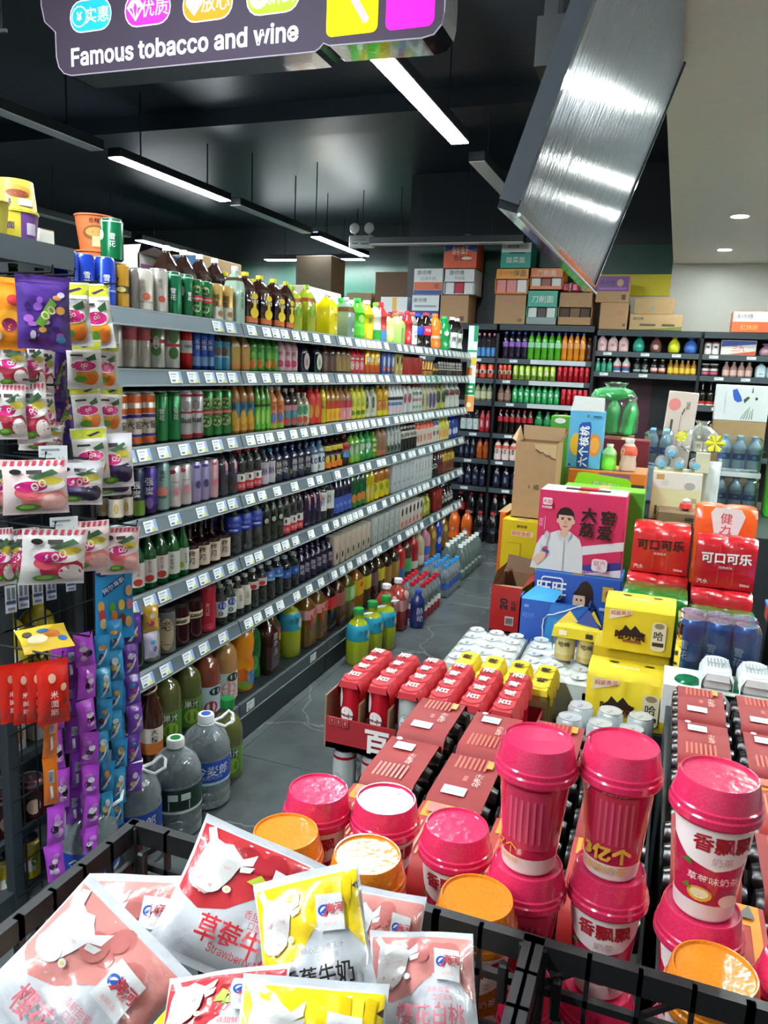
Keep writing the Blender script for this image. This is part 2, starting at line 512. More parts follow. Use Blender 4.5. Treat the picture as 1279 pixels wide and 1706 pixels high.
# emergency light with two round heads
em = thing('emergency_light', 'white emergency light box with two round lamp heads', 'light', (-3.345, 8.0, 2.81))
g = G().box(-0.14, 0, 0, 0.14, 0.07, 0.125, M('p#d8dcda'), 0.008)
g.prints([('r', -0.1, 0.035, -0.03, 0.05, M('l#7d8588')), ('r', 0.0, 0.03, 0.09, 0.045, M('l#7d8588')), ('r', -0.1, 0.07, 0.06, 0.08, M('l#9aa2a4'))], flatP(-0.0005))
obj('housing', g, em)
for sx in (-0.085, 0.085):
    g = G()
    V = [(0.0, 0.02), (0.04, 0.015), (0.058, -0.02), (0.05, -0.03), (0, -0.034)]
    n = 16; W = []
    for r, y in V:
        for i in range(n):
            a = 2 * PI * i / n; W.append((sx + r * math.cos(a), 0.035 + y, 0.2 + r * math.sin(a)))
    g.add(W, [(j * n + i, j * n + (i + 1) % n, (j + 1) * n + (i + 1) % n, (j + 1) * n + i) for j in range(4) for i in range(n)], M('p#eef2f0'), True)
    g.tube([(sx, 0.035, 0.12), (sx, 0.035, 0.16)], 0.01, M('p#c8ccca'))
    obj('lamp_head', g, em)
obj('hanger', G().tube([(0, 0.035, 0.125), (0, 0.035, 0.59)], 0.006, M('w#50585c')), em)

# ------------------------------------------------------------------ lightbox sign
sg = thing('hanging_sign', 'dark purple hanging lightbox sign reading Famous tobacco and wine', 'sign', (0, 2.2, 0))
FACE = M('e#3a3340')
out1 = [(-2.082, 2.93), (-2.085, 2.67), (-2.073, 2.62), (-2.05, 2.602), (-2.03, 2.585), (-2.029, 2.51), (-2.02, 2.478), (-2.0, 2.458), (-1.97, 2.449),
        (-1.085, 2.441), (-1.07, 2.449), (-1.058, 2.461), (-1.04, 2.453), (-0.76, 2.446), (-0.725, 2.452), (-0.704, 2.475), (-0.698, 2.505), (-0.698, 2.93)]
g = G().prism(out1, 0.0, 0.12, FACE, M('g#1d1d21'))
obj('face_panel', g, sg)
rim = G().tube([(x, -0.001, z) for x, z in out1], 0.002, M('e#8f8896'), 5, True)
obj('rim', rim, sg)
LT = M('e#f4eaff')
g = G().prints([('t', 'Famous tobacco and wine', -1.553, 2.503, 0.1, LT, 0, 0.02, 0.97)], flatP(-0.001))
obj('lettering', g, sg)
def badge(x, z, w, h, fill, txt, icon, lab):
    b = obj('badge', G().prints([('g', rrect(x - w / 2 - 0.0035, z - h / 2 - 0.0035, x + w / 2 + 0.0035, z + h / 2 + 0.0035, h / 2), LT),
                                 ('g', rrect(x - w / 2, z - h / 2, x + w / 2, z + h / 2, h / 2 - 0.003), fill)], flatP(-0.001)), sg, label=lab)
    it = [('t', txt, x + w * 0.17, z, h * 0.56, LT, 0, 0.01)]
    ix = x - w * 0.27
    if icon == 'yen':
        it += [('e', ix, z, h * 0.36, h * 0.36, LT), ('e', ix, z, h * 0.32, h * 0.32, fill), ('t', '¥', ix, z, h * 0.6, LT, 0, 0.02)]
    elif icon == 'gem':
        it += [('g', [(ix - h * .36, z + h * .1), (ix - h * .18, z + h * .32), (ix + h * .18, z + h * .32), (ix + h * .36, z + h * .1), (ix, z - h * .36)], LT),
               ('g', [(ix - h * .08, z + h * .08), (ix, z + h * .26), (ix + h * .08, z + h * .08), (ix, z - h * .28)], fill),
               ('g', [(ix + h * .12, z + h * .06), (ix + h * .26, z + h * .08), (ix + h * .04, z - h * .2)], fill),
               ('g', [(ix - h * .12, z + h * .06), (ix - h * .26, z + h * .08), (ix - h * .04, z - h * .2)], fill)]
    elif icon == 'heart':
        it += [('e', ix - h * .13, z + h * .1, h * .2, h * .2, LT), ('e', ix + h * .13, z + h * .1, h * .2, h * .2, LT), ('g', [(ix - h * .31, z + h * .02), (ix + h * .31, z + h * .02), (ix, z - h * .34)], LT)]
    else:
        it += [('e', ix, z, h * 0.34, h * 0.34, LT), ('e', ix + h * .05, z + h * .05, h * 0.16, h * 0.16, fill)]
    obj('lettering', G().prints(it, flatP(-0.0022)), b)
badge(-1.886, 2.62, 0.158, 0.088, M('e#22a6e6'), '实惠', 'yen', 'blue pill badge with a yen icon')
badge(-1.666, 2.616, 0.165, 0.09, M('e#ef2fa8'), '优质', 'gem', 'pink pill badge with a diamond icon')
badge(-1.448, 2.607, 0.17, 0.09, M('e#f58220'), '放心', 'heart', 'orange pill badge with a heart icon')
badge(-1.225, 2.603, 0.17, 0.09, M('e#8fd32c'), '新鲜', 'leaf', 'green pill badge')
obj('badge', G().prints([('g', rrect(-1.05, 2.475, -0.892, 2.66, 0.018), M('e#ffe600'))], flatP(-0.001)), sg, label='yellow rounded square panel')
obj('icon', G().prints([('g', [(-1.0, 2.6), (-0.985, 2.615), (-0.922, 2.518), (-0.937, 2.505)], M('e#b9a0c8')), ('e', -0.93, 2.512, 0.011, 0.011, M('e#b9a0c8'))], flatP(-0.0022)), sg, label='slanted mauve stick')
obj('badge', G().prints([('g', rrect(-0.868, 2.474, -0.726, 2.66, 0.02), M('e#ff1fc6'))], flatP(-0.001)), sg, label='magenta rounded square panel')
for x in (-1.9, -0.9):
    obj('hanger_rod', G().tube([(x, 0.06, 2.93), (x, 0.06, 3.4)], 0.008, M('w#3a4246')), sg)

# ------------------------------------------------------------------ tilted hanging screen in its plastic film
def screen_mat():
    m, nt, b = new_mat('film_covered_screen')
    N, L = nt.nodes, nt.links
    tc = N.new('ShaderNodeTexCoord'); mp = N.new('ShaderNodeMapping'); mp.inputs['Scale'].default_value = (3, 22, 3); mp.inputs['Rotation'].default_value = (0.25, 0, 0)
    L.new(tc.outputs['Object'], mp.inputs['Vector'])
    n = N.new('ShaderNodeTexNoise'); n.inputs['Scale'].default_value = 3.0; n.inputs['Detail'].default_value = 6; n.inputs['Distortion'].default_value = 1.2
    L.new(mp.outputs['Vector'], n.inputs['Vector'])
    bp = N.new('ShaderNodeBump'); bp.inputs['Strength'].default_value = 0.2; bp.inputs['Distance'].default_value = 0.008
    L.new(n.outputs['Fac'], bp.inputs['Height']); L.new(bp.outputs['Normal'], b.inputs['Normal'])
    b.inputs['Base Color'].default_value = lin('#7d8896')
    b.inputs['Metallic'].default_value = 0.3
    b.inputs['Roughness'].default_value = 0.16
    return m
sc_t = thing('hanging_screen', 'large tilted hanging screen still wrapped in plastic film', 'screen', (-0.307, 2.82, 1.85))
UP = Vector((0.22, 0, 0.693)); NOR = Vector((0.693, 0, -0.22)).normalized()
def quadbox(a, b, u0, u1, d0, d1, mat):
    """slab between y=a and y=b, u along the tilted height, d along the face normal"""
    g = G(); c = []
    for y in (a, b):
        for u in (u0, u1):
            for d in (d0, d1):
                p = UP * u + NOR * d; c.append((p.x, y, p.z))
    return g.add(c, [(0, 1, 3, 2), (4, 6, 7, 5), (0, 4, 5, 1), (2, 3, 7, 6), (0, 2, 6, 4), (1, 5, 7, 3)], mat)
obj('back_case', quadbox(-1.36, 0, 0.0, 1.0, -0.03, -0.006, M('g#16191d')), sc_t)
obj('display', quadbox(-1.35, -0.01, 0.012, 0.988, -0.006, 0.0, screen_mat()), sc_t)
g = quadbox(-1.365, 0.005, -0.02, 0.012, -0.032, 0.006, M('g#22262a'))
obj('bezel', g, sc_t, label='bottom bezel')
obj('bezel', quadbox(-1.372, -1.35, 0.0, 1.0, -0.032, 0.005, M('g#4a5056')), sc_t)
obj('bezel', quadbox(-0.01, 0.006, 0.0, 1.0, -0.032, 0.005, M('g#22262a')), sc_t)
g = G().tube([(0.006, -1.365, -0.018), (0.01, 0.006, -0.018)], 0.004, M('m#c9d2d2'))
obj('film_edge', g, sc_t, label='bright folded film edge')
obj('bracket', G().box(-0.06, -1.0, 0.36, 0.0, -0.9, 0.46, M('d#15181b')).box(-0.05, -0.98, 0.4, -0.02, -0.92, 1.55, M('d#15181b')), sc_t)
obj('bracket', G().box(0.02, -0.5, 0.6, 0.1, -0.4, 0.68, M('d#15181b')).box(0.05, -0.48, 0.6, 0.08, -0.42, 0.71, M('d#15181b')), sc_t)

# ================================================================== the long gondola on the left
STEEL, RAIL = M('d#3d474d'), M('d#5a6870')
BAY = [1.86, 2.57, 3.42, 4.25, 5.10, 5.93]
LEVEL = {'A': 1.69, 'B': 1.512, 'C': 1.272, 'D': 1.04, 'E': 0.79, 'F': 0.525}
gon = thing('gondola_shelving', 'long dark grey drinks shelving with six shelves of bottles and cans along the left', 'shelving', (-1.55, 3.9, 0))
def gl(x, y, z):            # world to gondola-local
    return (x + 1.55, y - 3.9, z)
g = G().box(-0.47, -2.04, 0.0, -0.45, 2.03, 1.69, M('d#22282c'))
obj('back_panel', g, gon)
up_me = G().box(-0.445, -0.02, 0, -0.395, 0.02, 1.66, M('d#2c3338')).mesh('upright')
for y in BAY:
    obj('upright', up_me, gon, (0, y - 3.9, 0))
obj('end_panel', G().box(-0.45, -2.075, 0, -0.06, -2.055, 1.66, M('d#20262b')), gon)
tag_variants = []
for var in range(3):
    g = G().box(-0.031, -0.0012, -0.019, 0.031, 0, 0.019, M('l#eef4f6'))
    it = [('r', -0.026, 0.008, 0.006, 0.013, M('l#aab6bc')), ('r', -0.026, -0.001, -0.002, 0.003, M('l#c3ccd0')), ('r', -0.026, -0.014, -0.008, -0.008, M('l#5c6a72'))]
    if var == 0:
        it += [('r', 0.016, -0.017, 0.03, 0.017, M('l#8fa9dd')), ('r', 0.003, -0.017, 0.018, -0.006, M('l#d8dc4e'))]
    elif var == 1:
        it += [('r', 0.014, -0.017, 0.029, -0.008, M('l#dfe36a'))]
    g.prints(it, flatP(-0.0014))
    tag_variants.append(g.mesh('price_tag'))
tags_mid = G().box(-0.031, -0.0012, -0.019, 0.031, 0, 0.019, M('l#cfe9dc')).prints([('r', -0.026, -0.01, 0.02, 0.012, M('l#58b58c'))], flatP(-0.0014)).mesh('price_tag')
TILT = math.atan2(0.015, 0.045)
rnd = random.Random(3)
for lv, z in LEVEL.items():
    for b in range(5):
        y0, y1 = BAY[b] + 0.004, BAY[b + 1] - 0.004
        if b == 0: y0 = 1.85
        if b == 4: y1 = 5.97
        sh = obj('shelf', G().box(-0.44, y0 - 3.9, z - 0.013, -0.012, y1 - 3.9, z - 0.003, STEEL), gon)
        r = G()
        P = [(-0.012, z), (0.004, z), (0.02, z - 0.046), (-0.012, z - 0.046)]
        V = [(x, yy - 3.9, zz) for yy in (y0, y1) for x, zz in P]
        r.add(V, [(0, 1, 2, 3), (7, 6, 5, 4), (0, 4, 5, 1), (1, 5, 6, 2), (2, 6, 7, 3), (3, 7, 4, 0)], RAIL)
        r.box(-0.012, y0 - 3.9, z - 0.002, 0.005, y1 - 3.9, z + 0.003, M('d#aebdc2'))
        r.box(0.004, y0 - 3.9, z - 0.05, 0.021, y1 - 3.9, z - 0.045, M('d#b7c4c8'))
        obj('price_rail', r, sh)
        yy = y0 + 0.06
        if lv in 'AB' and b == 0:
            yy = y0 + (0.55 if lv == 'A' else 0.3)
        while yy < y1 - 0.04:
            me = tags_mid if (lv == 'B' and 4.9 < yy < 5.2) else tag_variants[0 if b == 0 else rnd.choice((1, 1, 2))]
            t = obj('price_tag', me, sh, (0.0135, yy - 3.9, z - 0.0225))
            t.rotation_euler = (0, 0, 0)
            t.matrix_local = Matrix.Translation((0.0135, yy - 3.9, z - 0.0225)) @ Matrix.Rotation(-TILT, 4, 'Y') @ Matrix.Rotation(PI / 2, 4, 'Z')
            yy += rnd.choice((0.075, 0.095, 0.1, 0.13, 0.16)) if lv in 'DEF' else rnd.choice((0.075, 0.085, 0.1, 0.115))
# base deck and kick plate
for b in range(5):
    y0, y1 = (1.85 if b == 0 else BAY[b] + 0.003), BAY[b + 1] - 0.003
    d = obj('base_deck', G().box(-0.44, y0 - 3.9, 0.145, 0.0, y1 - 3.9, 0.165, STEEL).box(-0.004, y0 - 3.9, 0.108, 0.014, y1 - 3.9, 0.168, M('d#4c575d')).box(0.008, y0 - 3.9, 0.104, 0.0155, y1 - 3.9, 0.109, M('d#9fb0b4')), gon)
    obj('kick_plate', G().box(-0.02, y0 - 3.9, 0.0, 0.004, y1 - 3.9, 0.105, M('d#2f3a40')), d)
    for k in range(2 if b < 4 else 1):
        yy = y0 + (0.3 + 0.28 * k if b != 1 else 0.68 - 0.6 * k) if b else (2.47 if k else 2.2)
        t = obj('price_tag', tag_variants[1], d, (0.015, yy - 3.9, 0.138)); t.rotation_euler = (0, 0, PI / 2)

# green and white promotional strip at the far end of the gondola
ps = thing('promo_strip', 'narrow green, white and orange promotional strip at far shelving end', 'sign', (-1.52, 5.985, 1.24))
g = G().box(-0.045, -0.002, 0, 0.03, 0.002, 0.66, M('l#e8f2ea'))
obj('card', g, ps)
g = G().prints([('r', -0.045, 0.0, 0.03, 0.12, M('l#f3a55a')), ('r', -0.045, 0.13, 0.03, 0.22, M('l#1f9a5a')), ('r', -0.03, 0.15, 0.015, 0.165, M('l#e8f2ea')), ('r', -0.03, 0.18, 0.015, 0.2, M('l#e8f2ea')), ('r', -0.045, 0.28, 0.0, 0.34, M('l#f08a3c')),
                ('r', -0.01, 0.36, 0.03, 0.42, M('l#f2d34e')), ('r', 0.0, 0.54, 0.03, 0.66, M('l#1c9c67')), ('r', -0.045, 0.46, 0.03, 0.475, M('l#27a667')), ('e', -0.01, 0.05, 0.02, 0.02, M('l#e8e2c2'))], flatP(-0.0025))
obj('print', g, ps)

# ================================================================== shelving along the back wall
BACK = thing('back_shelving', 'black wall shelving across the back with fizzy drinks in rows', 'shelving', (0, 7.05, 0))
BX = [-2.44, -1.57, -0.712, 0.15, 1.01, 1.87]
BLEV = {0: [1.68, 1.495, 1.29, 1.0, 0.75, 0.49], 1: [1.68, 1.495, 1.29, 1.0, 0.75, 0.49], 2: [1.775, 1.6], 3: [1.775, 1.6, 1.35, 0.95, 0.5], 4: [1.775, 1.6, 1.35, 0.95, 0.5]}
BLK = M('d#20262a')
obj('back_panel', G().box(-2.44, 0.4, 0, 1.87, 0.42, 1.98, M('d#15191d')), BACK)
bt = G().box(-0.035, -0.001, -0.012, 0.035, 0, 0.012, M('l#e9eef0')).prints([('r', -0.03, 0.0, 0.0, 0.006, M('l#9aa6ac'))], flatP(-0.0012)).mesh('price_tag')
ub = G().box(-0.012, 0.0, 0, 0.012, 0.4, 1.9, M('d#181d21')).mesh('upright')
for x in BX:
    obj('upright', ub, BACK, (x, 0, 0))
rnd = random.Random(11)
for b in range(5):
    x0, x1 = BX[b] + 0.013, BX[b + 1] - 0.013
    top = 1.98 if b < 2 else 1.955
    obj('top_panel', G().box(x0, 0, top - 0.02, x1, 0.4, top, M('d#3a4348')).box(x0, -0.012, top - 0.05, x1, 0, top, M('d#333c41')), BACK)
    obj('base_deck', G().box(x0, 0, 0.0, x1, 0.4, 0.12, BLK), BACK)
    for z in BLEV[b]:
        s = obj('shelf', G().box(x0, 0, z - 0.025, x1, 0.4, z - 0.002, M('d#2b3338')).box(x0, -0.012, z - 0.045, x1, 0, z - 0.001, M('d#4a555b')), BACK)
        for k in range(rnd.choice((2, 3, 3))):
            obj('price_tag', bt, s, (x0 + 0.12 + 0.27 * k + rnd.uniform(-.04, .04), -0.0125, z - 0.022))
        if b == 1 and z > 1.2 or b == 3 and z == 1.35:
            obj('clear_rail', G().box(x0 + 0.3, -0.016, z - 0.043, x1 - 0.05, -0.013, z - 0.003, M('d#cfd8da')), s)
pm = thing('poster', 'dark maroon poster sheet inside the black back shelving', 'poster', (-0.47, 7.4, 0.9))
obj('sheet', G().box(-0.2, 0.0, 0, 0.25, 0.004, 0.66, M('l#4a1f30')), pm)
obj('print', G().prints([('t', '美味', 0.04, 0.56, 0.1, M('l#6b3044')), ('r', -0.15, 0.1, 0.2, 0.12, M('l#5d2a3c'))], flatP(-0.001)), pm)
obj('closed_panel', G().box(-0.69, 0.36, 0.12, 0.14, 0.39, 1.57, M('d#1a1e22')), BACK)

# ================================================================== drinks: prototypes
def profile_at(prof, z):
    for (a, b) in zip(prof, prof[1:]):
        if a[1] <= z <= b[1] and b[1] > a[1]:
            t = (z - a[1]) / (b[1] - a[1])
            return a[0] + t * (b[0] - a[0])
    return prof[-1][0]

# ring tables: (radius share, height share[, squareness])
SHAPES = {
    'can': dict(body=[(.72, 0), (.8, .005), (1, .045), (1, .93), (.9, .965), (.86, .985)], lid=[(.86, .985), (.87, 1.0), (.82, 1.0), (.8, .985), (0, .985)], lab=(.045, .93)),
    'pet': dict(body=[(.8, 0), (.98, .03), (1, .06), (1, .3), (.97, .31), (.97, .6), (1, .61), (.98, .68), (.8, .76), (.5, .85), (.4, .885), (.4, .91)], cap=[(.46, .905), (.46, .985), (.42, 1), (0, 1)], lab=(.31, .6)),
    'sport': dict(body=[(.8, 0), (1, .04), (1, .25), (.92, .34), (.9, .42), (1, .52), (1, .62), (.9, .72), (.62, .82), (.46, .87), (.46, .9)], cap=[(.56, .895), (.56, .985), (.5, 1), (0, 1)], lab=(.1, .66)),
    'sleeve': dict(body=[(.8, 0), (1, .03), (1, .5), (.92, .58), (.95, .66), (.85, .75), (.55, .85), (.44, .885), (.44, .91)], cap=[(.5, .905), (.5, .985), (.46, 1), (0, 1)], lab=(.04, .8)),
    'square': dict(body=[(.85, 0, 4), (.98, .02, 5), (1, .05, 6), (1, .62, 6), (.93, .7, 5), (.62, .82, 3), (.36, .88), (.34, .92)], cap=[(.4, .915), (.4, .985), (.37, 1), (0, 1)], lab=(.1, .62)),
    'bigtea': dict(body=[(.85, 0, 4), (.98, .02, 5), (1, .05, 6), (1, .64, 6), (.9, .72, 5), (.5, .86, 3), (.3, .9), (.29, .93)], cap=[(.34, .925), (.34, .99), (.31, 1), (0, 1)], lab=(.12, .64)),
    'soju': dict(body=[(.9, 0), (1, .02), (1, .55), (.92, .62), (.6, .74), (.4, .83), (.38, .93)], cap=[(.42, .92), (.42, .995), (.38, 1), (0, 1)], lab=(.12, .5)),
    'flask': dict(body=[(.92, 0), (1, .02), (1, .5), (.9, .57), (.4, .63), (.25, .68), (.24, .95)], cap=[(.27, .9), (.27, 1), (0, 1)], lab=(.08, .48)),
    'jar': dict(body=[(.95, 0), (1, .01), (1, .9)], cap=[(1.03, .88), (1.03, .92), (.98, .94), (.98, .99), (.9, 1), (0, 1)], lab=(.06, .84)),
    'carton': dict(body=[(.98, 0, 9), (1, .01, 9), (1, .99, 9), (.97, 1, 9)], lab=(.0, .0)),
    'pouch': dict(body=[(.3, 0), (.85, .04), (1, .2), (1, .38), (.8, .6), (.4, .76), (.3, .8), (.5, .86), (.75, .96), (.6, 1.0), (0, .97)], lab=(0, 0)),
    'juice': dict(body=[(.9, 0), (1, .03), (1, .42), (.98, .43), (.98, .44), (1, .46), (1, .58), (.92, .68), (.7, .76), (.45, .8), (.4, .84), (.42, .9)], cap=[(.46, .895), (.46, .985), (.42, 1), (0, 1)], lab=(.06, .43)),
    'bulge': dict(body=[(.88, 0), (1, .03), (1, .4), (.9, .46), (.88, .5), (1, .58), (1, .72), (.85, .82), (.5, .88), (.32, .9), (.32, .93)], cap=[(.36, .925), (.36, .99), (.32, 1), (0, 1)], lab=(.05, .42)),
    'soda': dict(body=[(.8, 0), (1, .04), (1, .16), (.9, .26), (.95, .36), (1, .42), (1, .6), (.85, .75), (.5, .87), (.36, .9), (.36, .92)], cap=[(.42, .915), (.42, .985), (.4, 1), (0, 1)], lab=(.42, .6)),
}

def drink(name, cat, shape, r, h, body, cap, bands=(), text=None, blobs=(), n=14, lidmat='m#c9ccd0', back=False):
    """build a prototype.  bands: (z0, z1, mat) as share of the height; text: (str, mat, z, size, vertical); blobs: (angle deg, z, w, hgt, mat)"""
    S = SHAPES[shape]
    B = [(q[0] * r, q[1] * h, *q[2:]) for q in S['body']]
    parts = []
    g = G()
    g.lathe(B, M(body), n)
    parts.append(('body', g.mesh('body'), []))
    if 'lid' in S:
        g = G().lathe([(q[0] * r, q[1] * h) for q in S['lid']], M(lidmat), n, cap0=False)
        g.box(-r * .1, -r * .45, h * .987, r * .1, r * .15, h * .987 + .0015, M('m#b2b6ba'))
        parts.append(('lid', g.mesh('lid'), []))
    if 'cap' in S and cap:
        parts.append(('cap', G().lathe([(q[0] * r, q[1] * h, *q[2:]) for q in S['cap']], M(cap), max(10, n - 2), cap0=False).mesh('cap'), []))
    # printed band(s), text and picture patches: one label part
    g = G()
    e = 0.0005
    prev = None
    for z0, z1, mt in bands:
        if prev and (z0 > prev[1] + .01 or z1 < prev[0] - .01):      # a band that stands clear of the last one is a part of its own
            parts.append(('label_band', g.mesh('label_band'), [])); g = G()
        prev = (z0, z1)
        zs = sorted(set([z0] + [q[1] for q in S['body'] if z0 < q[1] < z1] + [z1]))
        prof = []
        sq = 2
        for z in zs:
            rr = profile_at(S['body'], z)
            for a, b in zip(S['body'], S['body'][1:]):
                if a[1] <= z <= b[1]:
                    sq = a[2] if len(a) > 2 else 2
            prof.append((rr * r + e, z * h, sq))
        g.lathe(prof, M(mt), n, cap0=False, cap1=False)
        e += 0.0002
    pk = 2
    for q in S['body']:
        if len(q) > 2 and q[1] > .03 and q[1] < .5: pk = q[2]
    if shape == 'carton': pk = 9
    def P(u, v, hh):
        rr = profile_at(S['body'], max(0.001, v / h)) * r
        if pk > 2:
            if abs(u) < rr * .82:
                return (u, -rr - hh - e, v)
        a = u / rr
        return ((rr + hh + e) * math.sin(a), -(rr + hh + e) * math.cos(a), v)
    it = []
    for a, z, w, hg, mt in blobs:
        u = math.radians(a) * r
        it.append(('e', u, z * h, w * r, hg * h, mt))
    if it:
        g.prints(it, P, lim=r * .6, lift=0.0003)
    if text and not back:
        s, mt, z, sz, vert = text
        its = []
        if vert:
            for i, ch in enumerate(s):
                its.append(('t', ch, 0, z * h + (len(s) / 2 - i - .5) * sz * r * 1.02, sz * r, mt, 0, .02))
        else:
            its.append(('t', s, 0, z * h, sz * r, mt, 0, .02))
        e += 0.0003
        g.prints(its, P)
    if g.v:
        parts.append(('label', g.mesh('label'), []))
    return (name, cat, parts)

